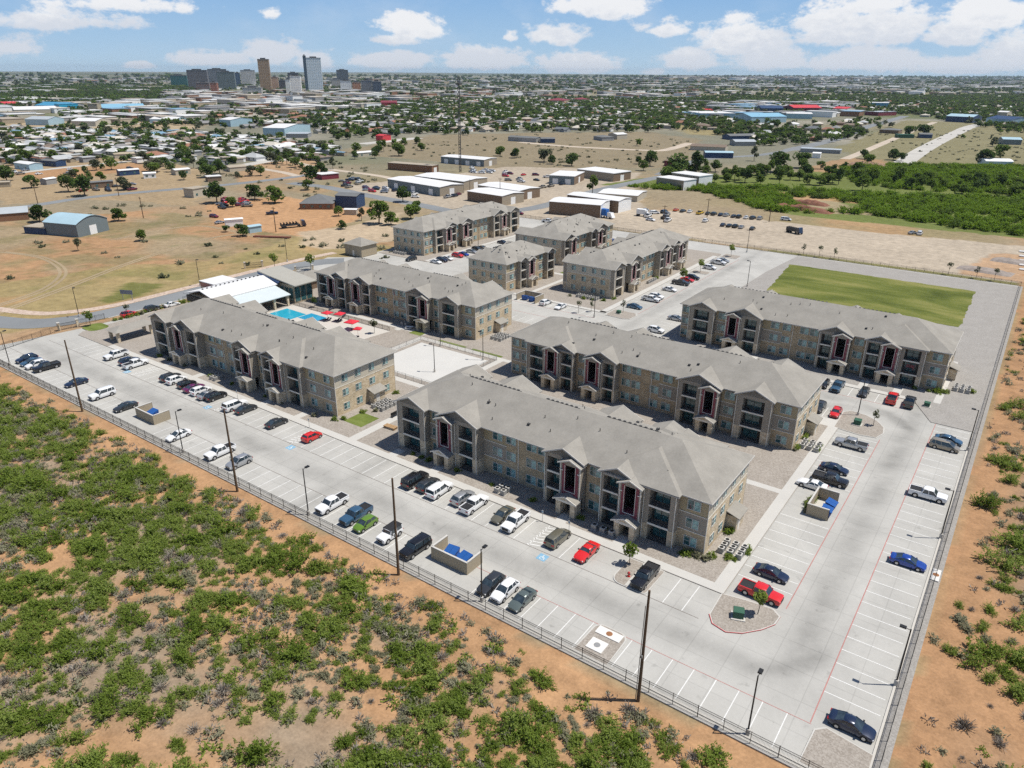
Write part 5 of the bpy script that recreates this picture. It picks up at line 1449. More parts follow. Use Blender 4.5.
# ------------------------------------------------------------------ pool terrace
bed('pool_terrace', [(-177, 62), (-158, 62), (-137.5, 64.5), (-136.5, 73.4), (-177, 73.4)], mat('terrace_concrete', (.50, .47, .42), .85, .06, .4), .1, .155)
M_water = mat('pool_water', (.03, .36, .50), .08, .10, .5, .6)
M_water2 = mat('pool_water_deep', (.03, .31, .50), .08, .10, .5, .6)
def pool(name, pts, m_):
    mb = MB(); mb.prism(pts, .10, .162); return tag(mb.build(name, m_), kind='structure')
pool('pool_water', [(-189.5, 64.2), (-177.0, 63.8), (-177.0, 68.6), (-189.5, 69.2)][::1] if False else [(-175.6, 63.6), (-166.4, 63.2), (-166.4, 69.6), (-175.6, 70.0)], M_water)
pool('pool_water', [(-166.1, 66.2), (-159.0, 66.0), (-159.0, 71.0), (-166.1, 71.2)], M_water2)
def umbrella(px, py, label, s=1.0):
    p = at(px, py, 2.6)
    r = thing('pool_umbrella', label, 'umbrella', (p.x, p.y, .155), R_(rng.uniform(0, 45)), 'red pool umbrellas')
    b = MB(); b.tube((0, 0, 0), (0, 0, 2.75), .035, n=7); b.build('pole', M_steel, r)
    b = MB(); b.tube((0, 0, 0), (0, 0, .1), .35, .3, 10); b.build('base', M_black, r)
    b = MB(); R2 = 1.45 * s
    top = (0, 0, 2.85)
    pts = [(R2 * math.cos(R_(45 + 90 * i)) * 1.2, R2 * math.sin(R_(45 + 90 * i)) * 1.2, 2.3) for i in range(4)]
    for i in range(4): b.poly([pts[i], pts[(i + 1) % 4], top]); q = pts[i]; w_ = pts[(i + 1) % 4]; b.poly([(q[0], q[1], 2.12), (w_[0], w_[1], 2.12), w_, q])
    b.build('canopy', PAINT['red'] if False else mat('red_canvas', (.62, .03, .05), .8, .06, 1.0), r)
umbrella(327, 312, 'red square umbrella next to the blue pool'); umbrella(339.5, 313, 'red square umbrella, second from the blue pool'); umbrella(351.5, 321, 'large red square umbrella at the edge of the terrace', 1.25); umbrella(357.5, 328, 'small red umbrella half hidden by the roof', .8)
M_sling = mat('lounger_sling', (.05, .05, .07), .8, .1, 2)
for i, (a, b_) in enumerate(((326, 320), (328.5, 320.5), (337, 321), (339.5, 321.5), (331, 309), (344, 316))):
    p = at(a, b_, .3)
    r = thing('sun_lounger', 'dark sun lounger on the pool terrace', 'sun lounger', (p.x, p.y, .155), R_(80 + 7 * i), 'sun loungers on the pool terrace')
    b = MB(); b.box(-.95, -.3, .28, .45, .3, .36); b.build('seat', M_sling, r)
    b = MB(); b.slab([(.45, -.3, .36), (1.05, -.3, .75), (1.05, .3, .75), (.45, .3, .36)], .07); b.build('backrest', M_sling, r)
    for q in (-.8, .4): b = MB(); b.box(q - .04, -.28, 0, q + .04, .28, .28); b.build('leg', M_steel, r)

# ------------------------------------------------------------------ clubhouse with white metal roofs
r = thing('clubhouse', 'clubhouse with white metal roofs beside the pool', 'clubhouse', (-186, 68, .13), 0)
b = MB(); b.box(-12, -15, 0, 1.6, 5.2, 4.6, 0); b.build('stone_wall', M_stone, r)
b = MB(); b.box(-6, 6.6, 0, 8.4, 13.6, 5.5, 0); b.build('hall_wall', M_tan, r)
for i in range(3): b = MB(); b.box(8.4, 7.0 + i * 2.2, .5, 8.46, 8.8 + i * 2.2, 4.9, 0); b.build('window', M_glass, r)
for i in range(3): b = MB(); b.box(2.2 + i * 2.05, 6.54, .6, 3.8 + i * 2.05, 6.6, 4.6, 0); b.build('window', M_glass, r)
# long white roof with its ridge along the street, lower pale porch roof towards the pool
b = MB(); b.slab([(-4.5, -16, 7.0), (2.2, -16, 5.3), (2.2, 5.8, 5.3), (-4.5, 5.8, 7.0)], .25); b.slab([(-13.2, -16, 4.9), (-4.5, -16, 7.0), (-4.5, 5.8, 7.0), (-13.2, 5.8, 4.9)], .25); rf = b.build('white_roof', M_wroof, r)
for i in range(14): v = MB(); v.box(-.18, -.18, 0, .18, .18, .4); v.build('roof_vent', M_vent, rf, (-5.2, -14.5 + i * 1.45, 6.75))
b = MB(); b.slab([(2.0, -11.5, 5.05), (9.2, -11.5, 3.5), (9.2, 4.8, 3.5), (2.0, 4.8, 5.05)], .2); b.build('porch_roof', mat('pale_blue_roof', (.54, .595, .60), .5, .05, .3), r)
for yy in (-10.6, -5.6, -.8, 4.0): b = MB(); b.box(8.2, yy - .3, 0, 8.8, yy + .3, 3.4); b.build('porch_column', M_stone, r)
b = MB(); b.slab([(-7.5, 5.9, 7.9), (10, 5.9, 5.9), (10, 14.4, 5.9), (-7.5, 14.4, 7.9)], .28, 0); b.build('upper_roof', mat('tan_metal_roof', (.36, .345, .30), .6, .06, .5), r)
b = MB(); b.hull([(-7.4, 5.84, 7.0), (2.2, 5.84, 5.35), (3.2, 5.84, 6.2), (-7.4, 5.84, 7.55)], [(-7.4, 5.92, 7.0), (2.2, 5.92, 5.35), (3.2, 5.92, 6.2), (-7.4, 5.92, 7.55)]); b.build('blue_fascia', mat('blue_fascia', (.03, .09, .22), .5, .05, 1), r)
b = MB(); b.box(-22, -5, 0, -14.5, 3, 4.4, 0); b.box(-22.02, -5.02, 3.0, -14.48, 3.02, 4.5, 1); b.box(-22.2, -5.2, 4.5, -14.3, 3.2, 4.75, 2); b.build('parapet_block', [M_stone, PAINT['maroon'], M_wroof], r)
b = MB(); b.box(-12.5, -15.6, 2.6, -4, -15.05, 4.4); b.build('dark_louvre', M_black, r)

# small hipped roof structures
def hut(name, label, cat, cx, cy, w, d, h, rise, rz=0, wallm=None, open_=False, roofm=None, windows=0, door=True, z0=.14, oh=.6):
    r = thing(name, label, cat, (cx, cy, z0), R_(rz))
    hw, hd = w / 2, d / 2
    if open_:
        for a in (-1, 1):
            for c in (-1, 1): b = MB(); b.box(a * (hw - .35) - .35, c * (hd - .35) - .35, 0, a * (hw - .35) + .35, c * (hd - .35) + .35, h); b.build('column', wallm or M_stone, r)
    else:
        b = MB(); b.box(-hw, -hd, 0, hw, hd, h); b.build('wall', wallm or M_stone, r)
        if door: b = MB(); b.box(-.5, -hd - .03, 0, .5, -hd, 2.1); b.build('door', M_trim, r)
        for i in range(windows):
            xx = -hw + w * (i + .5) / windows; b = MB(); b.box(xx - .5, -hd - .025, 1.0, xx + .5, -hd, 2.1); b.build('window', M_glass, r)
    b = MB(); xa, ya = hw + oh, hd + oh; rl = max(xa - ya, 0); rl2 = max(ya - xa, 0)
    base = [(-xa, -ya, h), (xa, -ya, h), (xa, ya, h), (-xa, ya, h)]
    A, B_ = ((-rl, 0, h + rise), (rl, 0, h + rise)) if xa >= ya else ((0, -rl2, h + rise), (0, rl2, h + rise))
    b.poly([base[3], base[2], base[1], base[0]])
    if xa >= ya: b.poly([base[0], base[1], B_, A]); b.poly([base[2], base[3], A, B_]); b.poly([base[1], base[2], B_]); b.poly([base[3], base[0], A])
    else: b.poly([base[1], base[2], B_, A]); b.poly([base[3], base[0], A, B_]); b.poly([base[0], base[1], A]); b.poly([base[2], base[3], B_])
    b.build('roof', roofm or M_roof, r)
    return r
hut('mail_pavilion', 'small open pavilion with grey roof and stone columns by the entrance gate', 'pavilion', -188.2, 29.6, 4.4, 9.6, 2.8, 1.0, 0, open_=True)
hut('garden_kiosk', 'small tan hut with grey pyramid roof behind the pool building', 'hut', *at(361, 249, 2).xy, 9.0, 8.0, 4.2, 2.2, 0, M_tan)
hut('carport_shed', 'long low shed with grey gabled roof beside the clubhouse', 'shed', -190.5, 91.0, 12, 9, 3.0, 1.8, 90, M_brown)

# ------------------------------------------------------------------ foliage
M_shrub = leaf_mat('mesquite_leaf', (.105, .158, .026), (.190, .256, .046), (.275, .335, .092), .45)
M_olivel = leaf_mat('sage_leaf', (.17, .17, .10), (.25, .245, .155), (.33, .32, .22), .35)
M_twig = leaf_mat('dry_twig', (.16, .135, .11), (.27, .235, .195), (.38, .34, .29), .15)
M_leaf = leaf_mat('tree_leaf', (.038, .068, .018), (.070, .115, .030), (.12, .175, .05), .35)
M_leaf2 = leaf_mat('bright_tree_leaf', (.065, .105, .020), (.115, .175, .034), (.18, .245, .062), .4)
M_leafd = leaf_mat('dusty_tree_leaf', (.07, .08, .045), (.11, .125, .07), (.16, .17, .10), .3)
M_bark = mat('bark', (.11, .085, .06), .9, .15, 2)
nr = np.random.default_rng(5)

def quads_mesh(name, c, u, v, mats, extra=None):
    """many small leaf faces: centres c, half axes u and v"""
    n = len(c)
    P_ = np.stack([c - u - v, c + u - v, c + u + v, c - u + v], 1).reshape(-1, 3)
    me = bpy.data.meshes.new(name)
    me.vertices.add(n * 4); me.vertices.foreach_set('co', P_.astype(np.float32).ravel())
    me.loops.add(n * 4); me.loops.foreach_set('vertex_index', np.arange(n * 4, dtype=np.int32))
    me.polygons.add(n); me.polygons.foreach_set('loop_start', np.arange(0, n * 4, 4, dtype=np.int32)); me.polygons.foreach_set('loop_total', np.full(n, 4, np.int32))
    me.update(); me.validate()
    for m_ in mats: me.materials.append(m_)
    return me
def rand_dir(n):
    d = nr.normal(size=(n, 3)); return d / np.linalg.norm(d, axis=1, keepdims=True)
def leaf_axes(n, su, sv, updir=None, tilt=.75):
    """leaf faces lean towards the sky, as leaves do"""
    nn = rand_dir(n) * tilt + np.array((0, 0, .85)); nn /= np.linalg.norm(nn, axis=1, keepdims=True)
    a = rand_dir(n) if updir is None else updir + .5 * rand_dir(n)
    a = a - nn * (a * nn).sum(1, keepdims=True); a /= np.linalg.norm(a, axis=1, keepdims=True) + 1e-9
    b = np.cross(nn, a)
    return a * (su * nr.uniform(.6, 1.3, (n, 1))), b * (sv * nr.uniform(.6, 1.3, (n, 1)))
def shrub_cloud(R2, H2, stems=46, per=13, leaf=.16):
    """stems fanning out from several root points, leaves along their outer part"""
    roots = nr.normal(size=(5, 3)) * np.array((R2 * .42, R2 * .42, 0)); C_, D_ = [], []
    for _ in range(stems):
        o = roots[nr.integers(5)]; az_ = nr.uniform(0, 6.283); t_ = nr.uniform(.12, 1.25)
        d = np.array((math.cos(az_) * math.sin(t_), math.sin(az_) * math.sin(t_), math.cos(t_)))
        ln = nr.uniform(.55, 1.0) * (R2 * .8 * math.sin(t_) + H2 * math.cos(t_))
        s = nr.uniform(.25, 1.0, per) ** .8
        p = o + d * (s * ln)[:, None] + nr.normal(size=(per, 3)) * .11; p[:, 2] -= (s ** 2) * ln * .14 * math.sin(t_)
        p[:, 2] = np.maximum(p[:, 2], .04)
        C_.append(p); D_.append(np.repeat(d[None], per, 0))
    C_ = np.concatenate(C_); D_ = np.concatenate(D_)
    u, v = leaf_axes(len(C_), leaf * 1.35, leaf * .5, D_)
    return C_, u, v
def twig_cloud(R2, H2, n=150):
    az_ = nr.uniform(0, 6.283, n); t_ = nr.uniform(.15, 1.35, n)
    d = np.stack([np.cos(az_) * np.sin(t_), np.sin(az_) * np.sin(t_), np.cos(t_)], 1)
    ln = (R2 * np.sin(t_) + H2 * np.cos(t_)) * nr.uniform(.5, 1, n)
    c = d * (ln * nr.uniform(.35, .7, n))[:, None] + nr.normal(size=(n, 3)) * .12; c[:, 2] = np.maximum(c[:, 2], .05)
    u = d * (ln * .3)[:, None]; v = np.cross(d, rand_dir(n)); v = v / (np.linalg.norm(v, axis=1, keepdims=True) + 1e-9) * .028
    return c, u, v
def tree_cloud(Rx, H_, base, n, leaf, lobes=7, flat=.8):
    """crown of overlapping leaf clumps with gaps between them"""
    cs = []
    for i in range(lobes):
        a = 6.283 * i / lobes + nr.uniform(-.4, .4); rr = Rx * nr.uniform(.25, .68); cs.append((math.cos(a) * rr, math.sin(a) * rr, base + (H_ - base) * nr.uniform(.25, .78), Rx * nr.uniform(.34, .55)))
    cs.append((0, 0, base + (H_ - base) * .72, Rx * .5))
    k = nr.integers(len(cs), size=n); cc = np.array(cs)[k]
    d = rand_dir(n); rad = cc[:, 3:4] * nr.uniform(.45, 1.0, (n, 1)) ** .5
    p = cc[:, :3] + d * rad * np.array((1, 1, flat)); p[:, 2] = np.maximum(p[:, 2], base * .6)
    u, v = leaf_axes(n, leaf, leaf * .75)
    return p, u, v
def trunk_mesh(h, r, R2, top):
    b = MB(); b.tube((0, 0, -.15), (.08 * h, .03 * h, h), r, r * .7, 7)
    for i in range(4):
        a = R_(90 * i + 25); b.tube((.07 * h, .03 * h, h * .85), (math.cos(a) * R2 * .5, math.sin(a) * R2 * .5, top), r * .5, r * .18, 5)
    return b.mesh('trunk', M_bark)

# scrub prototypes
SHR = []
for i in range(12):
    R2 = nr.uniform(1.15, 1.75); H2 = nr.uniform(1.25, 2.0)
    SHR.append(('green', quads_mesh('mesquite_bush', *shrub_cloud(R2, H2, 78, 15, .088), [M_shrub])))
for i in range(4): SHR.append(('sage', quads_mesh('sage_bush', *shrub_cloud(nr.uniform(.7, 1.2), nr.uniform(.7, 1.1), 48, 12, .075), [M_olivel])))
for i in range(4): SHR.append(('dry', quads_mesh('dry_bush', *twig_cloud(nr.uniform(.8, 1.4), nr.uniform(.7, 1.1)), [M_twig])))
G_ = [i for i, s in enumerate(SHR) if s[0] == 'green']; S_ = [i for i, s in enumerate(SHR) if s[0] == 'sage']; K_ = dict(green=G_, sage=S_, dry=[i for i, s in enumerate(SHR) if s[0] == 'dry'])

def on_screen(x_, y_, z_=1.0, m=30):
    d = Vector((x_, y_, z_)) - CAM; w = d.dot(FW)
    if w < 5: return None
    px, py = 512 + FPX * d.dot(RT) / w, 384 - FPX * d.dot(UPV) / w
    return (px, py) if -m < px < 1024 + m and -m < py < 768 + m else None
# where shrubs grow
pts = []
cand = 0
sv = lambda X_, Y_, sc, s: float(vnoise(np.array([X_]), np.array([Y_]), sc, s, 3)[0])
for _ in range(46000):
    if rng.random() < .70: X_, Y_ = rng.uniform(-215, 30), rng.uniform(-58, -3.2)
    else: X_, Y_ = rng.uniform(3.0, 150), rng.uniform(-10, 300)
    if X_ < -188 and Y_ > -6: continue
    if not on_screen(X_, Y_, .5, 60): continue
    right = X_ > 2
    e = (-Y_ - 3.2) / 7 if not right else (X_ - 3.0) / 9
    f = sv(X_, Y_, 7 if not right else 11, 41) + .30 * (sv(X_, Y_, 45, 42) - .5)
    if right:
        keep = max(0, (f - .30) * 3.0) * min(1, .30 + e * .75)
        keep *= .9 if Y_ < 120 else 1.3
    else:
        keep = max(0, min(.8, (f - .20) * 1.5)) * min(1, .12 + e * e)
        pp = on_screen(X_, Y_, .5, 80)
        if pp[0] < 330 and pp[1] > 560: keep *= .6
        if pp[0] < 300 and pp[1] < 520: keep *= 1.5
    if rng.random() > keep: continue
    big = rng.choice((.32, .40, .48, .58, .70, .88, 1.05)) * (1.25 if right else 1) * rng.uniform(.85, 1.15)
    if not right and on_screen(X_, Y_)  and on_screen(X_, Y_)[0] < 300 and on_screen(X_, Y_)[1] < 560: big *= 1.1
    if any((X_ - a) ** 2 + (Y_ - b) ** 2 < (.60 * (big + c)) ** 2 for a, b, c, *_ in pts[-2600:]): continue
    gdry = sv(X_, Y_, 19, 43)
    t_ = rng.random()
    kind = 'green' if t_ < (.66 if gdry < .5 else .42) else ('sage' if t_ < .80 else 'dry')
    if right and t_ > .62: kind = 'dry' if rng.random() < .6 else 'sage'
    pts.append((X_, Y_, big, kind))
pts.sort(key=lambda p: dist(p[0], p[1]) / p[2] + (60 if p[3] == 'dry' else 0) + (0 if on_screen(p[0], p[1], .5, 0) else 900))
def gz(X_, Y_):
    i = int(np.searchsorted(GXC, X_)) - 1; j = int(np.searchsorted(GYC, Y_)) - 1
    zz = ZG; fx_ = (X_ - GXC[i]) / (GXC[i + 1] - GXC[i]); fy_ = (Y_ - GYC[j]) / (GYC[j + 1] - GYC[j])
    return float(zz[j, i] * (1 - fx_) * (1 - fy_) + zz[j, i + 1] * fx_ * (1 - fy_) + zz[j + 1, i] * (1 - fx_) * fy_ + zz[j + 1, i + 1] * fx_ * fy_)
IND = 292
ORD = 'first second third fourth fifth sixth seventh eighth ninth tenth eleventh twelfth thirteenth fourteenth fifteenth sixteenth seventeenth eighteenth nineteenth twentieth'.split()
ORD += [t_ + '-' + u_ for t_ in ('twenty', 'thirty', 'forty') for u_ in ORD[:9]]
def rank_labels(objs, anchors):
    """labels that count outwards from a landmark: 'third dusty bush from the white sedan'"""
    by = {}
    for o in objs:
        n_, (ax, ay) = min(anchors, key=lambda a: (a[1][0] - o.location.x) ** 2 + (a[1][1] - o.location.y) ** 2)
        by.setdefault((o['label'], n_), []).append(((ax - o.location.x) ** 2 + (ay - o.location.y) ** 2, o))
    for (what, n_), li in by.items():
        li.sort(key=lambda t_: t_[0])
        for i, (_, o) in enumerate(li):
            o['label'] = ('%s %s from the %s' % (ORD[i], what, n_)) if i < len(ORD) else '%s well away from the %s' % (what, n_)
FENCE_MARKS = [('dark navy suv in the fence corner', (-191, 4)), ('dark blue sedan by the fence', (-167, 3)), ('white suv by the wooden pole', (-156, 3)), ('black sedan by the bin enclosure', (-146, 3)), ('white sedan by the fence', (-125, 2)), ('white crew pickup by the fence', (-113, 3)), ('silver suv by the fence', (-106, 3)),
    ('white pickup beside the blue-grey pickup', (-83, 3)), ('lime green car', (-75, 3)), ('boxy white suv', (-70, 3)), ('long black suv', (-64, 3)), ('front bin enclosure', (-57, 2)), ('charcoal suv by the fence', (-48, 2)), ('grey-green sedan', (-42, 2)), ('manhole slabs', (-32, 1)), ('conduit pole', (-24, -1)), ('lamp post above the empty stalls', (-12.6, 0)),
    ('corner gravel island', (2, 4)), ('lamp post beyond the navy sedan', (2, 18)), ('bright blue sedan', (2, 44)), ('lamp post between pickup and blue sedan', (2, 54)), ('white pickup at the side fence', (2, 66)), ('tan minivan', (2, 88)), ('start of the gravel strip', (2, 110)), ('lawn building end', (2, 130)), ('middle of the gravel strip', (2, 165)), ('lawn corner', (2, 215))]
def scrub_label(X_, Y_, s, kind):
    return {'green': ('bright green mesquite bush', 'small green mesquite bush'), 'sage': ('grey-green sage bush', 'small grey-green sage bush'), 'dry': ('dry grey twiggy bush', 'small dry twiggy bush')}[kind][0 if s > .72 else 1]
BUSH = []
rest = {k: [] for k in range(len(SHR))}
for n_, (X_, Y_, s, kind) in enumerate(pts):
    k = rng.choice(K_[kind]); zz = gz(X_, Y_) - .06
    sc = (s * rng.uniform(.9, 1.1), s * rng.uniform(.9, 1.1), s * rng.uniform(.75, 1.1)); a = rng.uniform(0, 6.28)
    if n_ < IND:
        o = link('mesquite_bush' if kind == 'green' else 'sage_bush' if kind == 'sage' else 'dry_bush', SHR[k][1], None, (X_, Y_, zz), a); o.scale = sc
        tag(o, scrub_label(X_, Y_, s, kind), 'bush', 'bushes outside the side fence' if X_ > 2 else 'bushes outside the front fence'); BUSH.append(o)
    else: rest[k].append((X_, Y_, zz, a, sc))
def realise(name, items, mats, label, cat='vegetation'):
    """items: (mesh, [(x, y, z, angle, scale)]) joined into one mass of vegetation"""
    V_, MI = [], []
    for me, li, mi in items:
        if not li: continue
        co_ = np.empty(len(me.vertices) * 3, np.float32); me.vertices.foreach_get('co', co_); co_ = co_.reshape(-1, 3)
        for X_, Y_, Z_, a, sc in li:
            c_, s_ = math.cos(a), math.sin(a); q = co_ * np.array(sc, np.float32)
            V_.append(np.stack([q[:, 0] * c_ - q[:, 1] * s_ + X_, q[:, 0] * s_ + q[:, 1] * c_ + Y_, q[:, 2] + Z_], 1)); MI.append(np.full(len(q) // 4, mi, np.int32))
    V_ = np.concatenate(V_).astype(np.float32); n = len(V_) // 4
    me = bpy.data.meshes.new(name)
    me.vertices.add(n * 4); me.vertices.foreach_set('co', V_.ravel())
    me.loops.add(n * 4); me.loops.foreach_set('vertex_index', np.arange(n * 4, dtype=np.int32))
    me.polygons.add(n); me.polygons.foreach_set('loop_start', np.arange(0, n * 4, 4, dtype=np.int32)); me.polygons.foreach_set('loop_total', np.full(n, 4, np.int32))
    for m_ in mats: me.materials.append(m_)
    me.polygons.foreach_set('material_index', np.concatenate(MI)); me.update()
    return tag(link(name, me), label, cat, None, 'stuff')
rank_labels(BUSH, FENCE_MARKS)
mi_of = {'green': 0, 'sage': 1, 'dry': 2}
realise('scrub_undergrowth', [(SHR[k][1], rest[k], mi_of[SHR[k][0]]) for k in rest], [M_shrub, M_olivel, M_twig], 'green and grey scrub covering the orange dirt outside the fences')
# small tufts of dry grass and litter between the bushes
tm = [quads_mesh('tuft', *twig_cloud(.35, .35, 26), [M_twig]) for _ in range(3)] + [quads_mesh('tuft', *shrub_cloud(.36, .36, 10, 7, .07), [M_olivel if _ else M_shrub]) for _ in range(3)]
tl = {i: [] for i in range(6)}
for _ in range(26000):
    if rng.random() < .7: X_, Y_ = rng.uniform(-200, 20), rng.uniform(-56, -2.5)
    else: X_, Y_ = rng.uniform(1.5, 110), rng.uniform(-8, 200)
    if not on_screen(X_, Y_, .2, 20): continue
    f = sv(X_, Y_, 9, 51)
    if rng.random() > max(0, (f - .40) * 2.2): continue
    s = rng.uniform(.7, 2.2); tl[rng.randrange(6)].append((X_, Y_, gz(X_, Y_) - .02, rng.uniform(0, 6.28), (s, s, s)))
realise('dry_grass_tufts', [(tm[i], tl[i], 0 if i < 3 else 1 if i < 5 else 2) for i in range(6)], [M_twig, M_olivel, M_shrub], 'dry grass tufts and litter scattered between the bushes')

# planting by the buildings and young trees in the islands
smalls = [quads_mesh('planting_shrub', *shrub_cloud(.5, .55, 24, 9, .09), [M_shrub]) for _ in range(3)] + [quads_mesh('planting_shrub', *shrub_cloud(.5, .5, 24, 9, .09), [M_olivel])]
def planting(x_, y_, where, s=1.0):
    o = link('planting_shrub', rng.choice(smalls), None, (x_, y_, .14), rng.uniform(0, 6)); o.scale = (s, s, s)
    tag(o, 'small rounded green shrub planted ' + where, 'shrub', 'planted shrubs ' + where)
for x_, y_ in ((-30.6, 27.2), (-29.4, 27.5), (-28.0, 27.6), (-27.6, 28.9), (-24.0, 33.8), (-23.9, 32.6), (-25.4, 29.9), (-24.6, 30.1), (-27.7, 36.4), (-31.5, 26.8)): planting(x_, y_, 'round the lit corner of the front building', rng.uniform(.8, 1.5))
for x_, y_ in ((-27.4, 69.4), (-27.3, 70.6), (-27.2, 75.4), (-24.0, 72.0), (-27.2, 77), (-23.9, 74.2)): planting(x_, y_, 'beside the second row building end', rng.uniform(.9, 1.5))
for x_, y_ in ((-11.5, 115.5), (-10, 115.8), (-8.6, 116.3), (-3.4, 120.6), (-7.8, 117.6), (-14, 115.3)): planting(x_, y_, 'by the lawn building end', rng.uniform(.9, 1.7))
for i in range(8): planting(-19.9 + rng.uniform(-.3, .3), 49.4 + i * .75, 'behind the side bin enclosure', 1.1)
for x_ in (-84.3, -82, -79.8, -74, -66, -57.6, -48, -44): planting(x_ + rng.uniform(-.5, .5), 25.9, 'in the shade along the front building', rng.uniform(.7, 1.2))
for x_ in (-169, -164, -158, -147.5, -139, -128, -122, -111): planting(x_ + rng.uniform(-.5, .5), 25.9, 'along the seven-car building front', rng.uniform(.7, 1.3))
for x_, y_ in ((-106.8, 27), (-105.4, 28.5), (-104.6, 33), (-106, 44), (-103, 35)): planting(x_, y_, 'at the turf patch by the seven-car building', 1.2)
for i in range(16): planting(-205.2 + rng.uniform(-.7, .7), 34 + i * 1.5, 'in the strip beside the street', rng.uniform(.9, 1.8))
for x_, y_ in ((-104, 133.5), (-107, 132.2), (-110, 131.2), (-115, 131.6), (-102.4, 137), (-102.2, 152), (-102.4, 168)): planting(x_, y_, 'round the end-on building', 1.3)
yt = [(quads_mesh('crown', *tree_cloud(.95, 3.4, 1.3, 330, .13, 6, 1.1), [M_shrub]), trunk_mesh(1.4, .05, .9, 2.6)) for _ in range(3)]
yt2 = [(quads_mesh('crown', *tree_cloud(.7, 3.2, 1.2, 130, .11, 5, 1.3), [M_leafd]), trunk_mesh(1.4, .045, .7, 2.8)) for _ in range(2)]
def tree(name, label, x_, y_, proto, s=1.0, group=None, cm_=None, zz=.0, sz=None):
    r = thing(name, label, 'tree', (x_, y_, zz), rng.uniform(0, 6.28), group)
    r.scale = (s, s, sz or s)
    link('trunk', proto[1], r)
    o = link('crown', proto[0], r)
    if cm_: o.material_slots[0].link = 'OBJECT'; o.material_slots[0].material = cm_
    return r
tree('young_tree', 'young bright green tree on the island beside the red pickup', -18.0, 20.6, yt[0], 1.15, cm_=M_shrub, zz=.15)
tree('young_tree', 'young bright green tree beside the bright red coupe', -36.5, 20.2, yt[1], 1.1, cm_=M_shrub, zz=.15)
tree('young_tree', 'sparse brown-green young tree on the round gravel island', -17.6, 89.6, yt2[0], 1.2, zz=.15)
for x_, y_, s, l in ((-93.5, 126.4, 1.3, 'young tree on the gravel corner island of the end-on building'), (-101.5, 121.6, 1.1, 'young tree beside the rear lot lamp post'), (-93, 168.4, 1.5, 'green young tree between a charcoal pickup and red sedan'),
                     (-93.6, 185, 1.4, 'slim young tree on the island before the rear curve'), (-93.5, 215, 1.4, 'slim young tree on the island at the rear curve'), (-217.6, 98, 1.7, 'round dark young tree at the far street bend'), (-206.2, 104.6, 1.7, 'round dark young tree beside the carport roof'),
                     (-104, 118.4, 1.2, 'thin young tree beside the rear stalls'), (-96, 54.8, 1.2, 'thin young tree near the court corner'), (-70.5, 99.5, 1.3, 'thin young tree at the rear lane island')):
    tree('young_tree', l, x_, y_, yt[rng.randrange(3)] if s > 1.35 else yt2[rng.randrange(2)], s, zz=.15)
for i, x_ in enumerate((-72, -66, -60.5, -22, -13.5, -8)): tree('sapling', 'staked thin sapling in the grass strip along the rear fence', x_, 235, yt2[i % 2], 1.5, 'saplings along the rear fence', zz=-.02)
tree('gate_tree', 'dark green bushy tree beside the entrance gate', -205.8, 27.5, (yt[2][0], yt[2][1]), 1.35, cm_=M_leaf2, zz=.1)
o = tree('gate_tree', 'bushy brown-green tree at the planted strip by the street', -205.0, 37.5, yt2[1], 1.3, zz=.1)
tree('terrace_tree', 'brown-green bushy tree at the end of the pool terrace', -138.6, 69.5, yt[0], 1.2, cm_=M_leafd, zz=.15)
tree('terrace_tree', 'dark green bush tree by the clubhouse porch', -170.0, 75.6, yt[1], 1.0, cm_=M_leaf, zz=.15)
bed('turf', rounded(-207, 25, -200.5, 30.5, (2, 2, 2, 2)), M_turf, .1, .15)

# ------------------------------------------------------------------ sheds, houses and the town
def frame(pL, pR, pB=None, depth=None):
    """ground rectangle from photo points: near-left and near-right corner of the front, and the corner behind the right one"""
    a, b = at(*pL), at(*pR); d = (b - a); L = d.length; d.normalize(); n = Vector((-d.y, d.x, 0))
    if n.dot(a - Vector((CAM.x, CAM.y, 0))) < 0: n = -n
    if pB is not None: depth = max((at(*pB) - b).dot(n), 3.0)
    return a, d, n, L, depth
M_metalg = mat('grey_metal_cladding', (.17, .205, .215), .5, .08, .5)
M_tanm = mat('tan_metal_cladding', (.33, .28, .21), .6, .06, .5)
M_brickr = mat('red_brown_brick', (.24, .13, .075), .85, .12, 1)
M_flat = mat('tan_flat_roof', (.36, .31, .24), .9, .12, .2)
M_bluer = mat('blue_metal_roof', (.06, .26, .42), .5, .06, .2)
M_lbluer = mat('pale_blue_metal', (.36, .50, .56), .5, .06, .2)
M_navy = mat('navy_metal', (.03, .06, .13), .5, .08, .3)
M_redr = mat('red_roof', (.55, .05, .06), .6, .08, .2)
M_dkred = mat('dark_red_wall', (.20, .035, .05), .7, .08, .4)
M_shing2 = mat('brown_shingle', (.19, .145, .11), .92, .12, .4)
M_shing3 = mat('slate_shingle', (.15, .155, .155), .92, .12, .4)
M_house = mat('cream_house_wall', (.47, .42, .33), .8, .08, .5)
M_greyw = mat('grey_house_wall', (.30, .30, .29), .8, .08, .5)
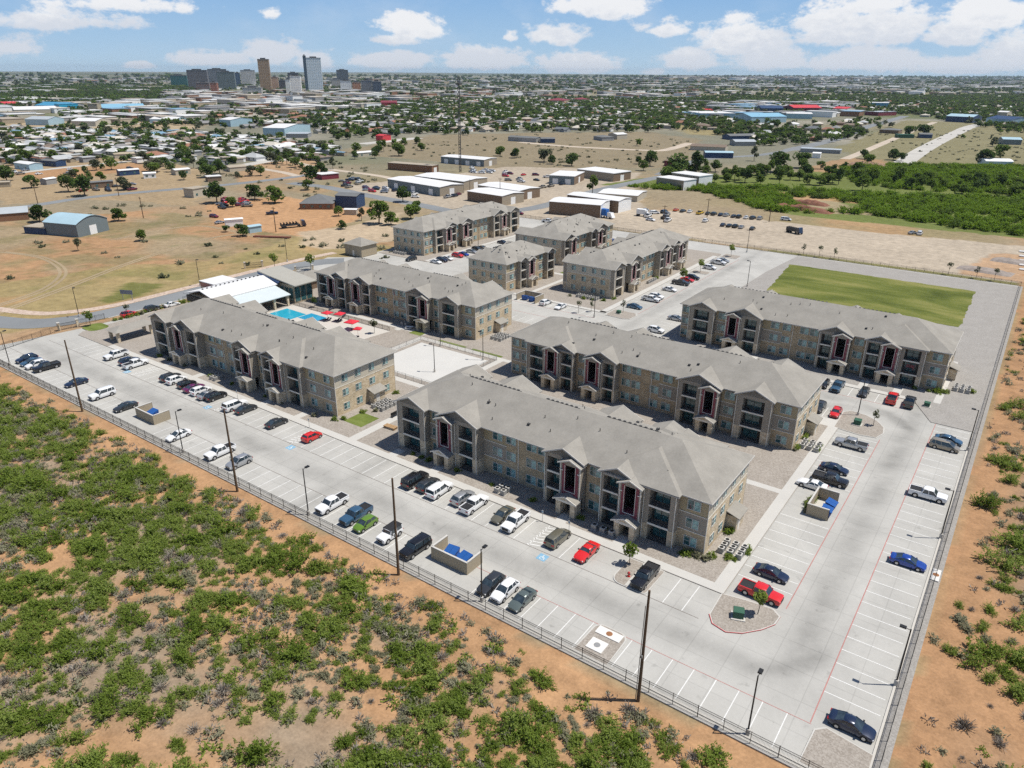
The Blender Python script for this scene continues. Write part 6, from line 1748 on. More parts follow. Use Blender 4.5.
def shed(label, pL, pR, pB=None, depth=None, h=4.5, wallm=None, roofm=None, kind='flat', rise=None, doors=0, name='warehouse', cat='warehouse', endm=None, group=None, windows=0):
    a, d, n, L, D_ = frame(pL, pR, pB, depth)
    r = thing(name, label, cat, (a.x, a.y, -.05), math.atan2(d.y, d.x), group)
    flip = (Vector((-d.y, d.x, 0)).dot(n) < 0)
    s_ = -1 if flip else 1
    b = MB(); b.box(0, 0, 0, L, s_ * D_, h, 0)
    wm, rm = wallm or M_tanm, roofm or M_wroof
    y0, y1 = (0, D_) if not flip else (-D_, 0)
    rise = rise if rise is not None else min(L, D_) * .10
    rb = MB(); o = .3
    if kind == 'flat':
        rb.hull([(-o, y0 - o, h + .02), (L + o, y0 - o, h + .02), (L + o, y1 + o, h + .02), (-o, y1 + o, h + .02)], [(-o, y0 - o, h + .35), (L + o, y0 - o, h + .35), (L + o, y1 + o, h + .35), (-o, y1 + o, h + .35)])
    elif kind == 'gable':      # ridge along the front
        ym = (y0 + y1) / 2
        rb.slab([(-o, y0 - o, h), (L + o, y0 - o, h), (L + o, ym, h + rise), (-o, ym, h + rise)], .15); rb.slab([(-o, ym, h + rise), (L + o, ym, h + rise), (L + o, y1 + o, h), (-o, y1 + o, h)], .15)
        for x_ in (0, L - .1): b.hull([(x_, y0, h), (x_ + .1, y0, h), (x_ + .1, y1, h), (x_, y1, h)], [(x_, ym - .05, h + rise - .16), (x_ + .1, ym - .05, h + rise - .16), (x_ + .1, ym + .05, h + rise - .16), (x_, ym + .05, h + rise - .16)], 0)
    elif kind == 'hip':
        hw = min(L, D_) / 2 + o; ym = (y0 + y1) / 2; xm = L / 2
        B4 = [(-o, y0 - o, h), (L + o, y0 - o, h), (L + o, y1 + o, h), (-o, y1 + o, h)]
        if L >= D_: A, C_ = (-o + hw, ym, h + rise), (L + o - hw, ym, h + rise); rb.poly([B4[0], B4[1], C_, A]); rb.poly([B4[2], B4[3], A, C_]); rb.poly([B4[1], B4[2], C_]); rb.poly([B4[3], B4[0], A])
        else: A, C_ = (xm, y0 - o + hw, h + rise), (xm, y1 + o - hw, h + rise); rb.poly([B4[1], B4[2], C_, A]); rb.poly([B4[3], B4[0], A, C_]); rb.poly([B4[0], B4[1], A]); rb.poly([B4[2], B4[3], C_])
        rb.poly(B4[::-1])
    elif kind == 'arch':
        ym = (y0 + y1) / 2; k = 8; pr = [(y0 - o + (y1 - y0 + 2 * o) * i / k, h + rise * math.sin(math.pi * i / k)) for i in range(k + 1)]
        for (ya, za), (yb, zb) in zip(pr[:-1], pr[1:]): rb.slab([(-o, ya, za), (L + o, ya, za), (L + o, yb, zb), (-o, yb, zb)], .12)
        ring = [(y, z_ - .05) for y, z_ in pr]
        b.hull([(.0, y, z_) for y, z_ in ring], [(L, y, z_) for y, z_ in ring])
    b.build('wall', wm, r); rb.build('roof', rm, r)
    for i in range(doors):
        q = MB(); x_ = L * (i + .5) / doors; w = min(3.6, L / doors * .55); yy = 0
        q.box(x_ - w / 2, yy - s_ * .06, 0, x_ + w / 2, yy - s_ * .0, min(3.4, h * .75)); q.build('roller_door', M_white, r)
    for i in range(windows):
        q = MB(); x_ = L * (i + .5) / windows; q.box(x_ - .7, -s_ * .06, 1.0, x_ + .7, 0, 2.2); q.build('window', M_glass, r)
    if endm:
        q = MB(); q.box(L, y0 + .02, 0, L + .05, y1 - .02, h - .02); q.build('end_wall', endm, r)
        q = MB(); q.box(L + .05, (y0 + y1) / 2 - 1.8, 0, L + .09, (y0 + y1) / 2 + 1.8, h * .72); q.build('roller_door', M_white, r)
    return r
GW = 'white roofed warehouses'
shed('long white roofed warehouse with grey front and cars parked before it', (388, 187.5), (440, 196.5), (457, 192), h=5.2, wallm=M_metalg, endm=M_tanm, doors=3, kind='gable', rise=.7, group=GW)
shed('white roofed warehouse with brown end behind the grey fronted one', (415, 184.5), (463.7, 190.8), (482, 186), h=5.4, wallm=M_tanm, endm=M_tanm, kind='gable', rise=.7, group=GW)
shed('flat brown brick building beyond the white warehouses', (388, 169.6), (432, 173), (443, 172), h=4.6, wallm=M_brickr, roofm=M_flat, endm=M_brickr)
shed('white roofed depot with grey doors at the foot of the mast', (441, 163), (484, 166.8), (495, 164.5), h=5.0, wallm=M_metalg, endm=M_tanm, doors=4, kind='gable', rise=.6, group=GW)
shed('white roofed warehouse directly behind the warehouse-side apartment building', (467.5, 200.5), (502, 206), (517, 201), h=5.2, wallm=M_brown, endm=M_tanm, kind='gable', rise=.7, group=GW)
shed('white roofed warehouse one row behind, with a brown end wall', (478, 194), (519, 200.5), (540, 197), h=5.2, wallm=M_tanm, endm=M_brown, kind='gable', rise=.7, group=GW)
shed('white roofed warehouse beside the blue truck trailer', (549, 213.8), (600, 218), (611, 213), h=6.2, wallm=M_brown, endm=M_white, kind='gable', rise=.7, group=GW)
shed('white roofed warehouse behind the one with the blue trailer', (567, 206), (618, 213), (628, 209.4), h=6.0, wallm=M_brown, endm=M_white, kind='gable', rise=.7, group=GW)
shed('low white roofed building with grey front and white door by the single green tree', (549, 183.6), (574, 185), (603, 181), h=5.0, wallm=M_metalg, endm=M_brown, doors=2, kind='flat', group=GW)
shed('white roofed brown building behind the grey fronted one by the green tree', (577, 177), (613, 181.8), (621, 178), h=5.0, wallm=M_tanm, endm=M_brown, group=GW)
shed('long low white building along the road to the trees', (598, 199), (637, 202), (648, 197), h=3.4, wallm=M_house, roofm=M_wroof, kind='gable', rise=.8)
shed('white roofed tan shed in front of the dark trees, nearer the road', (656, 186.5), (683, 190.5), (687.5, 187.5), h=5.5, wallm=M_tanm, endm=M_white, group=GW)
shed('white roofed tan shed in front of the dark trees, taller one', (671, 184), (698, 188), (703.5, 185), h=6.8, wallm=M_tanm, endm=M_white, group=GW)
shed('large grey metal barn with curved pale roof and white door in the dirt field', (46, 234.5), (78.5, 237.5), (113, 230.5), h=5.4, wallm=M_metalg, roofm=M_lbluer, kind='arch', rise=2.6, endm=M_metalg, name='barn', cat='barn')
shed('rough lean-to shed with rusty roof beside the grey metal barn', (25, 233.5), (46, 234.8), depth=8, h=2.8, wallm=M_navy, roofm=M_flat, name='lean_to', cat='shed')
shed('long low building with grey metal roof at the edge of the dirt field', (-14, 223), (29.5, 219.6), depth=15, h=3.6, wallm=M_brickr, roofm=M_aroof, kind='gable', rise=1.8, name='long_shed', cat='shed')
for lb, a, b, dp, h, w_, r_, k in (
    ('pale blue trailer home next to the white channel', (15, 168.5), (30, 170.6), 9, 4.2, M_lbluer, M_wroof, 'gable'), ('dark blue trailer home beside the pale blue one', (41, 165.8), (56.5, 167), 8, 4.0, M_navy, M_shing3, 'gable'),
    ('brown mobile home with white door between dark trees', (92, 188.8), (114, 187), 5, 3.6, M_brown, M_shing3, 'gable'), ('small white garden shed in the dirt lot by a dark tree', (47, 185), (57.5, 183.4), 5, 3.4, M_greyw, M_white, 'gable'),
    ('white mobile home at the end of the channel', (120, 176), (140, 174.4), 6, 3.4, M_navy, M_wroof, 'gable'), ('white rounded camper trailer by the white mobile home', (144, 178.6), (156.5, 178), 5, 3.2, M_white, M_white, 'arch'),
    ('tan shed at the edge of the dirt lots', (0, 187.5), (10.5, 187), 5, 3, M_tan, M_flat, 'gable'), ('tan roofed house among the dark trees', (115, 158.6), (136, 157.6), 11, 3.2, M_house, M_tan, 'hip'),
    ('white mobile home beside a tall green tree', (176, 175.4), (191, 174), 7, 3.4, M_house, M_wroof, 'gable'), ('small white roofed carport by the road', (208, 182), (222, 181), 6, 3, M_brown, M_wroof, 'flat'),
    ('white two part mobile home at the dirt yard gate', (194, 198), (207.5, 195.5), 7, 4.6, M_house, M_flat, 'flat'), ('white tank trailer in the orange dirt yard', (226, 227), (243.5, 225.6), 3, 3.2, M_white, M_white, 'arch'),
    ('pale blue trailer by a round bush in the dirt yard', (250, 233.4), (262, 231.6), 4, 2.8, M_lbluer, M_lbluer, 'gable'), ('tan house beyond the road and bushes', (230, 172), (247.5, 170.5), 10, 3, M_house, M_flat, 'gable'),
    ('dark slatted two storey shed beside the hip roofed house', (336, 207.5), (357, 208.6), 10, 6.2, M_navy, M_shing3, 'gable'), ('small white trailer by a round green tree', (344.5, 214.8), (356.5, 215), 4, 2.6, M_house, M_wroof, 'gable'),
    ('dark red carport with white roof edge beside the dark trees', (322, 180), (339, 178.4), 10, 3.2, M_dkred, M_wroof, 'flat'), ('white mobile home with grey roof beyond the track', (358, 157.4), (374, 156), 8, 3.4, M_house, M_wroof, 'gable')):
    shed(lb, a, b, depth=dp, h=h, wallm=w_, roofm=r_, kind=k, name='mobile_home' if 'home' in lb or 'trailer' in lb else 'outbuilding', cat='trailer' if 'trailer' in lb else 'mobile home' if 'mobile' in lb else 'outbuilding', windows=2 if 'home' in lb else 0)
shed('house with large grey hipped roof beside the orange dirt yard', (300, 209.5), (333, 209.5), depth=17, h=3.0, wallm=M_brickr, roofm=M_shing3, kind='hip', rise=3.6, name='house', cat='house', windows=4)
# landmarks further out
for lb, a, b, dp, h, w_, r_, k in (
    ('large pale warehouse standing alone below downtown', (263.5, 135.5), (285, 136), 62, 8.0, M_lbluer, M_wroof, 'gable'), ('low annex beside the large pale warehouse', (286, 138), (308, 138), 22, 4, M_greyw, M_aroof, 'flat'), ('pale blue cube warehouse below the white towers', (220, 126), (231, 126.8), 32, 8.0, M_lbluer, M_wroof, 'gable'),
    ('long building with deep blue metal roof', (35, 109), (62, 109.6), 50, 6, M_greyw, M_bluer, 'gable'), ('building with bright cyan blue wall', (60, 110), (79, 109.5), 30, 9, mat('cyan_wall', (.03, .36, .55), .5, .05, .3), M_bluer, 'flat'),
    ('long sheds with light blue roof', (97, 112), (146, 111), 50, 6, M_lbluer, mat('light_blue_roof', (.22, .42, .55), .5, .05, .2), 'gable'), ('square tan tower block beside light blue sheds', (89, 112.4), (98.5, 112.4), 16, 13, M_tan, M_flat, 'flat'),
    ('long white warehouse in front of the blue roofs', (15, 114), (58, 113), 40, 6, M_house, M_wroof, 'gable'), ('grey blue depot by the pale dirt lots', (26, 125), (49, 125.4), 28, 7, M_lbluer, M_aroof, 'gable'), ('red roofed sheds at the far end', (4, 107), (20, 106.6), 40, 6, M_dkred, M_redr, 'gable'),
    ('white warehouse with tan end by the pale dirt lots', (72, 126), (96, 126.4), 30, 6, M_house, M_wroof, 'gable'), ('tan depot by the pale dirt lots', (100, 124), (121, 124.6), 24, 6, M_tan, M_flat, 'flat'), ('pale sheds along the freight yard', (150, 123), (176, 123.5), 26, 5, M_lbluer, M_wroof, 'gable'),
    ('long building with bright red roof', (793, 113.2), (821, 113.2), 40, 9, M_dkred, M_redr, 'gable'), ('smaller building with bright red roof', (832, 113), (846, 113.6), 36, 8, M_house, M_redr, 'gable'), ('school with dark red roof', (545, 103.6), (564, 104), 50, 7, M_tan, M_dkred, 'hip'),
    ('second school wing with dark red roof', (577, 102.6), (590, 102.6), 40, 7, M_tan, M_dkred, 'hip'), ('red church hall with spire', (381, 107.6), (397, 107.6), 30, 9, M_redr, M_dkred, 'gable'), ('building with deep teal blue wall', (871, 107.4), (888, 107.8), 40, 9, M_bluer, M_wroof, 'flat'),
    ('dark red shop row by the wide road', (878, 116), (896, 115.4), 26, 6, M_dkred, M_aroof, 'flat'), ('long pale blue store building', (700, 119), (735, 119), 60, 8, M_lbluer, M_wroof, 'flat'), ('pale blue store building with large roof', (751, 123), (786, 122.4), 40, 8, M_lbluer, mat('light_blue_roof', (.22, .42, .55)), 'gable'),
    ('store building with dark blue roof', (761, 113), (783, 113.2), 40, 8, M_navy, M_navy, 'gable'), ('long white store roof beside the blue roofs', (786, 118.4), (812, 119), 50, 7, M_lbluer, M_wroof, 'flat'), ('small red shed among pale roofs', (703, 113.4), (710, 113.6), 20, 6, M_redr, M_redr, 'gable'),
    ('house with slate hipped roof beside the dirt track', (602, 141), (614, 140.6), 18, 3.6, M_greyw, M_shing3, 'hip'), ('white gabled chapel beside the slate roofed house', (617, 139.6), (627, 139), 14, 5, M_house, M_wroof, 'gable'), ('large brown roofed house by the track end', (690, 150), (725, 151.6), 16, 3.6, M_house, M_shing2, 'gable'),
    ('long grey metal shed beside the brown roofed house', (705, 158), (733, 158.4), 10, 4.4, M_navy, M_lbluer, 'gable'), ('small house with red wall among the dark trees', (664, 166), (672, 166.6), 9, 4, M_dkred, M_shing2, 'gable'), ('white quonset hut beyond the green thicket', (985, 166.4), (1012, 167), 14, 4, M_white, M_white, 'arch'),
    ('blue grey workshop near the far edge of the dry fields', (1002, 144.4), (1021, 145), 18, 5, M_metalg, M_lbluer, 'gable'), ('dark roofed house beside the wide road', (879, 133), (898, 134), 16, 4, M_brown, M_shing3, 'hip'), ('dark barn at the end of the hedge', (919, 138), (932, 138.4), 14, 4, M_navy, M_shing3, 'gable'),
    ('green roofed shed by the round trees', (898, 138), (914, 138.2), 10, 3.4, M_green, M_green, 'flat'), ('blue roofed apartment blocks, first row', (945, 121.6), (972, 123), 30, 8, M_navy, M_lbluer, 'gable'), ('blue roofed apartment blocks, second row', (985, 124), (1010, 126), 34, 8, M_lbluer, M_navy, 'gable'),
    ('white gabled block among blue roofs', (996, 118.6), (1006, 119), 30, 10, M_house, M_wroof, 'gable'), ('long low pink grey works beside a dirt track', (800, 152), (840, 154), 12, 3, M_greyw, M_aroof, 'flat'), ('white tent roof by the wide road trees', (812, 158), (820, 158.4), 8, 4, M_white, M_white, 'gable'),
    ('tan roofed yard office behind the brown roofed house', (735, 146), (756, 146), 16, 4, M_greyw, M_aroof, 'gable'), ('dark grey depot behind the grey metal shed', (730, 140), (760, 139.4), 16, 4, M_navy, M_shing3, 'gable'), ('red shed beside the white lane', (376, 140.5), (383, 141), 12, 5, M_redr, M_redr, 'gable'),
    ('long grey row beside the open dry field', (508, 141), (536, 142.6), 12, 4, M_greyw, M_shing3, 'gable'), ('dark blue shed at the end of the grey row', (541, 143), (555, 143), 10, 4, M_navy, M_shing3, 'gable')):
    shed(lb, a, b, depth=dp, h=h, wallm=w_, roofm=r_, kind=k, name='church' if 'church' in lb else 'house' if 'house' in lb.split(' with')[0] and 'ware' not in lb else 'town_building', cat='house' if 'house' in lb and 'ware' not in lb else 'building')

# downtown
def px_h(px, top, base, X0=None):
    p = at(px, base); d = Vector((p.x - CAM.x, p.y - CAM.y, 0)).length
    dr = RT * ((px - 512) / FPX) - UPV * ((top - 384) / FPX) + FW
    return HC + dr.z / math.hypot(dr.x, dr.y) * d
def cladding(name, wall, win, fx_, fz_, k=.5):
    """curtain wall: rows of panes between floors"""
    if name in MATS: return MATS[name]
    m_ = bpy.data.materials.new(name); m_.use_nodes = True
    t = m_.node_tree; q = NT(t); b = t.nodes['Principled BSDF']; b.inputs['Roughness'].default_value = .5
    c = q.n('ShaderNodeTexCoord').outputs['Object']; s = q.n('ShaderNodeSeparateXYZ'); t.links.new(c, s.inputs[0])
    u = q.math('FRACT', q.math('MULTIPLY', q.math('ADD', s.outputs[0], s.outputs[1]), 1 / fx_)); v = q.math('FRACT', q.math('MULTIPLY', s.outputs[2], 1 / fz_))
    g = q.math('MULTIPLY', q.math('GREATER_THAN', u, .22), q.math('GREATER_THAN', v, 1 - k))
    t.links.new(q.mix(g, wall, win), b.inputs['Base Color'])
    MATS[name] = m_
    return m_
GD = 'downtown towers'
for lb, x0, x1, top, base, wall, win, dp in (
    ('low green glass block, first of the downtown towers', 171.7, 188, 75.4, 87, (.02, .09, .08), (.02, .14, .13), 40), ('wide dark brown grey slab tower', 189, 209, 70.2, 89, (.17, .155, .155), (.07, .07, .08), 40),
    ('dark grey tower behind the brown slab', 209.5, 228, 69.2, 86, (.16, .17, .18), (.07, .085, .10), 40), ('dark blue glass office tower', 218.5, 236, 72, 89.5, (.08, .11, .135), (.17, .19, .16), 36), ('slim blue tower beside the dark glass one', 236.5, 241, 73, 86, (.05, .09, .15), (.04, .07, .12), 30),
    ('beige tower with grid facade', 242, 256.5, 70.4, 86, (.60, .57, .51), (.16, .18, .20), 36), ('low red brown block in front of the brown slab', 197.5, 210, 82.6, 92, (.22, .11, .085), (.10, .13, .14), 30), ('narrow rust coloured block', 211.5, 218, 82.6, 94.5, (.32, .13, .08), (.22, .09, .06), 26),
    ('tall slender brown tower of downtown', 261, 272, 59.4, 92, (.36, .25, .145), (.20, .13, .075), 30), ('tan block stepping down beside the brown tower', 272.5, 279, 77, 90.5, (.48, .31, .20), (.34, .21, .14), 26), ('dark block between the tan and white towers', 279.5, 286, 80.4, 90, (.10, .09, .09), (.05, .05, .055), 24),
    ('slim white tower beside the broad white one', 286.5, 291, 79.6, 93, (.80, .79, .74), (.58, .58, .55), 20), ('broad white tower of downtown', 291.5, 302, 76, 95, (.85, .82, .76), (.62, .60, .57), 26), ('dark topped tower behind the white pair', 289, 300, 73, 88, (.10, .10, .11), (.05, .05, .06), 24),
    ('tallest tower with pale glass face', 309, 323.5, 58, 92.5, (.66, .72, .74), (.36, .44, .47), 34), ('dark edge slab of the tallest tower', 306, 308.8, 56, 92.5, (.05, .09, .12), (.03, .05, .07), 34), ('dark office tower past the tallest tower', 338, 349, 70, 84, (.09, .10, .11), (.03, .045, .06), 30),
    ('white podium block in front of a dark tower', 341, 352, 81, 92, (.72, .72, .69), (.5, .5, .5), 26), ('beige block left of the white podium', 332, 340.5, 79.4, 88, (.40, .38, .35), (.28, .27, .25), 24), ('orange brown block beside the podium', 353, 361, 82.4, 92, (.42, .20, .10), (.30, .14, .08), 24),
    ('grey office block at the end of downtown', 362, 372.5, 80.6, 94, (.24, .24, .25), (.11, .12, .13), 30), ('navy office block at the end of downtown', 373, 382, 81.6, 94.5, (.04, .06, .10), (.10, .11, .12), 30), ('white low hall below the beige tower', 243, 262, 88, 95, (.52, .50, .46), (.38, .37, .35), 30)):
    lb = lb.replace('left of', 'next to')
    a, d, n, L, D_ = frame((x0, base), (x1, base), depth=dp); H_ = px_h((x0 + x1) / 2, top, base)
    r = thing('office_tower', lb, 'tower', (a.x, a.y, -.1), math.atan2(d.y, d.x), GD)
    b = MB(); b.box(0, 0, 0, L, D_, H_); b.build('facade', cladding('cladding_' + lb.replace(' ', '_')[:40], wall, win, 6.0, 4.2, .55), r)
    b = MB(); b.box(-.6, -.6, H_ + .02, L + .6, D_ + .6, H_ + 1.2); b.build('parapet', mat('parapet_grey', (.22, .22, .22), .8, .05, .1), r)
    b = MB(); b.box(L * .25, D_ * .3, H_ + 1.2, L * .7, D_ * .75, H_ + 4.5); b.build('plant_room', M_vent, r)
# lattice mast
mp_ = at(460.5, 172); mh = px_h(460.5, 76, 172)
r = thing('lattice_mast', 'tall thin lattice radio mast rising above the warehouses', 'mast', (mp_.x, mp_.y, -.1))
c3 = [Vector((.8 * math.cos(R_(90 + 120 * i)), .8 * math.sin(R_(90 + 120 * i)), 0)) for i in range(3)]
for p in c3: b = MB(); b.tube(p, p + Vector((0, 0, mh)), .17, .14, 6); b.build('leg', M_vent, r)
b = MB(); k = int(mh / 2.2)
for i in range(k):
    for j in range(3):
        p, q = c3[j], c3[(j + 1) % 3]; b.tube(p + Vector((0, 0, i * 2.2)), q + Vector((0, 0, i * 2.2 + 2.2)), .09, .09, 4)
b.build('bracing', M_vent, r)
for zf in (.90, .84): b = MB(); b.tube((-.9, -1.0, mh * zf), (-.9, -1.7, mh * zf), 1.0, 1.0, 12); b.build('dish', M_white, r)
b = MB(); b.box(-1.5, -1.5, mh * .915, 1.5, 1.5, mh * .93); b.build('antenna_ring', M_vent, r)

# ------------------------------------------------------------------ houses of the town
def placed(px_poly): return PX(*px_poly)
HOUSE_AREAS = [  # photo outlines, houses per hectare
    ([(0, 128), (60, 130), (200, 133), (330, 146), (345, 162), (285, 158), (215, 165), (150, 158), (90, 162), (20, 166), (0, 162)], 34), ([(60, 112), (210, 114), (330, 112), (340, 128), (240, 128), (80, 120)], 7),
    ([(325, 100), (520, 98), (690, 100), (700, 112), (640, 131), (520, 131), (430, 134), (340, 138), (312, 128)], 12), ([(690, 98), (1060, 96), (1060, 112), (850, 116), (760, 108), (700, 110)], 8),
    ([(640, 112), (700, 110), (790, 125), (870, 122), (880, 128), (850, 134), (810, 146), (770, 148), (745, 138), (690, 128), (640, 130)], 10), ([(890, 112), (1060, 116), (1060, 132), (975, 124)], 9), ([(-60, 95), (170, 92), (330, 95), (330, 100), (200, 104), (-60, 110)], 6)]
BLOCK_PX = [((430, 135), (520, 133), (600, 132), (690, 140), (690, 168), (560, 168), (470, 165), (330, 152)), ((60, 96), (170, 98), (200, 117), (60, 116))]
tmp_poly = [placed(p) for p in BLOCK_PX]
taken = [(o.location.x, o.location.y, 26) for o in COL.objects if o.parent is None and o.get('category') in ('building', 'warehouse', 'house', 'tower', 'mobile home', 'trailer', 'outbuilding', 'barn', 'shed', 'church')]
road_pts = []
for o in COL.objects:
    if o.parent is None and o.name.split('.')[0] in ('road', 'dirt_track', 'channel', 'street', 'verge', 'driveway'):
        vs = [v.co for v in o.data.vertices]; road_pts += [((vs[i].x + vs[i + 2].x) / 2, (vs[i].y + vs[i + 2].y) / 2) for i in range(0, len(vs) - 3, 4)]
RP = np.array(road_pts); TK = np.array(taken)
def clear(X_, Y_, m=9, tk=.8):
    if ((RP[:, 0] - X_) ** 2 + (RP[:, 1] - Y_) ** 2).min() < m * m: return False
    return not (((TK[:, 0] - X_) ** 2 + (TK[:, 1] - Y_) ** 2) < (TK[:, 2] * tk) ** 2).any()
def poly_area(p): return abs(sum(p[i][0] * p[(i + 1) % len(p)][1] - p[(i + 1) % len(p)][0] * p[i][1] for i in range(len(p)))) / 2
def sample(poly):
    xs, ys = [p[0] for p in poly], [p[1] for p in poly]
    while True:
        X_, Y_ = rng.uniform(min(xs), max(xs)), rng.uniform(min(ys), max(ys))
        if inside(np.array([X_]), np.array([Y_]), poly)[0]: return X_, Y_
ROOFC = [mat('roof_' + n_, c, .85, .10, .3) for n_, c in (('white', (.60, .595, .575)), ('silver', (.40, .41, .41)), ('grey', (.22, .215, .21)), ('brown', (.20, .155, .12)), ('tan', (.36, .31, .25)), ('slate', (.13, .14, .15)), ('blue', (.18, .30, .40)), ('rust', (.28, .14, .09)), ('cream', (.52, .48, .41)))]
ROOFN = ['white', 'silver', 'grey', 'brown', 'tan', 'slate', 'blue', 'rust', 'cream']
WALLC = [M_house, M_greyw, M_tan, M_white, M_brickr, mat('dusty_wall', (.36, .33, .29), .85, .08, .3)]
def house_meshes(kind):
    b, r_ = MB(), MB()
    if kind == 'hip':
        b.box(-8, -5, 0, 8, 5, 2.8); B4 = [(-8.6, -5.6, 2.8), (8.6, -5.6, 2.8), (8.6, 5.6, 2.8), (-8.6, 5.6, 2.8)]; A, C_ = (-3, 0, 5.3), (3, 0, 5.3)
        r_.poly([B4[0], B4[1], C_, A]); r_.poly([B4[2], B4[3], A, C_]); r_.poly([B4[1], B4[2], C_]); r_.poly([B4[3], B4[0], A]); r_.poly(B4[::-1])
    elif kind == 'gable':
        b.box(-7, -4.5, 0, 7, 4.5, 2.8); b.box(2, -8.5, 0, 6.5, -4.4, 2.7)
        for s_ in (-1, 1): b.poly([(s_ * 7, -4.5, 2.8), (s_ * 7, 4.5, 2.8), (s_ * 7, 0, 4.7)])
        r_.slab([(-7.5, -5, 2.75), (7.5, -5, 2.75), (7.5, 0, 4.8), (-7.5, 0, 4.8)], .15); r_.slab([(-7.5, 0, 4.8), (7.5, 0, 4.8), (7.5, 5, 2.75), (-7.5, 5, 2.75)], .15)
        r_.slab([(1.6, -9, 2.7), (4.25, -9, 3.9), (4.25, -1, 3.9), (1.6, -1, 2.7)][::1], .12); r_.slab([(4.25, -9, 3.9), (6.9, -9, 2.7), (6.9, -1, 2.7), (4.25, -1, 3.9)], .12)
    else:
        b.box(-9, -2.6, .3, 9, 2.6, 3.0); r_.slab([(-9.2, -2.9, 3.0), (9.2, -2.9, 3.0), (9.2, 0, 3.5), (-9.2, 0, 3.5)], .1); r_.slab([(-9.2, 0, 3.5), (9.2, 0, 3.5), (9.2, 2.9, 3.0), (-9.2, 2.9, 3.0)], .1)
    for x_ in (-4, .2, 5): b.box(x_ - .7, (-5.03 if kind == 'hip' else -4.53 if kind == 'gable' else -2.63), 1.0, x_ + .7, -2.0, 2.1, 1)
    b.box(-1.9, (-5.04 if kind == 'hip' else -4.54 if kind == 'gable' else -2.64), .1 if kind != 'mobile' else .4, -.9, -2, 2.2, 2)
    return b.mesh('wall', [M_house, M_glass, M_trim]), r_.mesh('roof', ROOFC[0])
HM = {k: house_meshes(k) for k in ('hip', 'gable', 'mobile')}
cands = []
for ai, (poly, per_ha) in enumerate(HOUSE_AREAS):
    P_ = placed(poly); n = int(poly_area(P_) / 1e4 * per_ha); n = min(n, 1500)
    for _ in range(n):
        X_, Y_ = sample(P_)
        if ai != 0: X_, Y_ = round(X_ / 21) * 21 + rng.uniform(-3, 3), round(Y_ / 34) * 34 + rng.uniform(-5, 5)
        if any(inside(np.array([X_]), np.array([Y_]), q)[0] for q in tmp_poly): continue
        cands.append((X_, Y_, ai))
cands.sort(key=lambda c: dist(c[0], c[1]))
kept, cell = [], {}
for X_, Y_, ai in cands:
    k = (int(X_ // 17), int(Y_ // 17))
    if any((X_ - a) ** 2 + (Y_ - b_) ** 2 < (12 if ai == 0 else 15) ** 2 for i in (-1, 0, 1) for j in (-1, 0, 1) for a, b_ in cell.get((k[0] + i, k[1] + j), ())): continue
    if not clear(X_, Y_, 10): continue
    cell.setdefault(k, []).append((X_, Y_)); kept.append((X_, Y_, ai))
LMK = [((-50, 90), 'below the far blue roofs'), ((90, 170), 'below the green glass block'), ((170, 240), 'below the dark downtown towers'), ((240, 290), 'below the brown tower'), ((290, 345), 'below the tallest tower'), ((345, 420), 'near the red church hall'),
       ((420, 500), 'behind the lattice mast'), ((500, 570), 'beyond the open dry field'), ((570, 640), 'near the slate roofed house'), ((640, 700), 'beyond the brown roofed house'), ((700, 760), 'near the pale blue stores'), ((760, 830), 'near the bright red roof'), ((830, 900), 'beside the wide road'), ((900, 960), 'beyond the dry fields'), ((960, 1100), 'by the blue roofed blocks')]
def zone(X_, Y_):
    s = on_screen(X_, Y_, 2, 400) or (512, 100)
    w = next((t_ for (a, b_), t_ in LMK if a <= s[0] < b_), 'at the far edge')
    d_ = s[1]
    return w, ('in the nearest rows' if d_ > 152 else 'in the middle rows' if d_ > 135 else 'in the farther rows' if d_ > 118 else 'far out')
def hsize(k): return dict(hip=(1, 1), gable=(1, 1), mobile=(1, 1))[k]
far_items = []; TOWN = []
nh = 0
for X_, Y_, ai in kept:
    kind = rng.choice(('mobile', 'mobile', 'gable', 'hip') if ai == 0 else ('hip', 'gable', 'gable', 'hip', 'mobile'))
    a = (0 if rng.random() < .6 else math.pi / 2) + (R_(6) if ai in (0, 4) else 0) + rng.uniform(-.05, .05)
    ri = rng.choice((0, 0, 1, 1, 2, 3, 4, 5, 0, 8, 8, 6, 7) if ai == 0 else (0, 1, 2, 2, 3, 4, 4, 5, 8, 8, 7, 2)); wi = rng.randrange(len(WALLC)); s = rng.uniform(.85, 1.25)
    if nh < 270 and on_screen(X_, Y_, 2, 0):
        w, dd = zone(X_, Y_)
        lab = '%s roofed %s' % (ROOFN[ri], {'mobile': 'mobile home', 'gable': 'gabled house', 'hip': 'hipped house'}[kind])
        me, rm_ = HM[kind]
        o = link('house' if kind != 'mobile' else 'mobile_home', me, None, (X_, Y_, -.03), a); o.scale = (s, s, 1)
        o.material_slots[0].link = 'OBJECT'; o.material_slots[0].material = WALLC[wi]
        q = link('roof', rm_, o); q.material_slots[0].link = 'OBJECT'; q.material_slots[0].material = ROOFC[ri]
        tag(o, lab, 'house' if kind != 'mobile' else 'mobile home', 'houses and mobile homes of the town'); nh += 1; TOWN.append(o)
    else: far_items.append((X_, Y_, kind, a, ri, wi, s))
MARKS = []
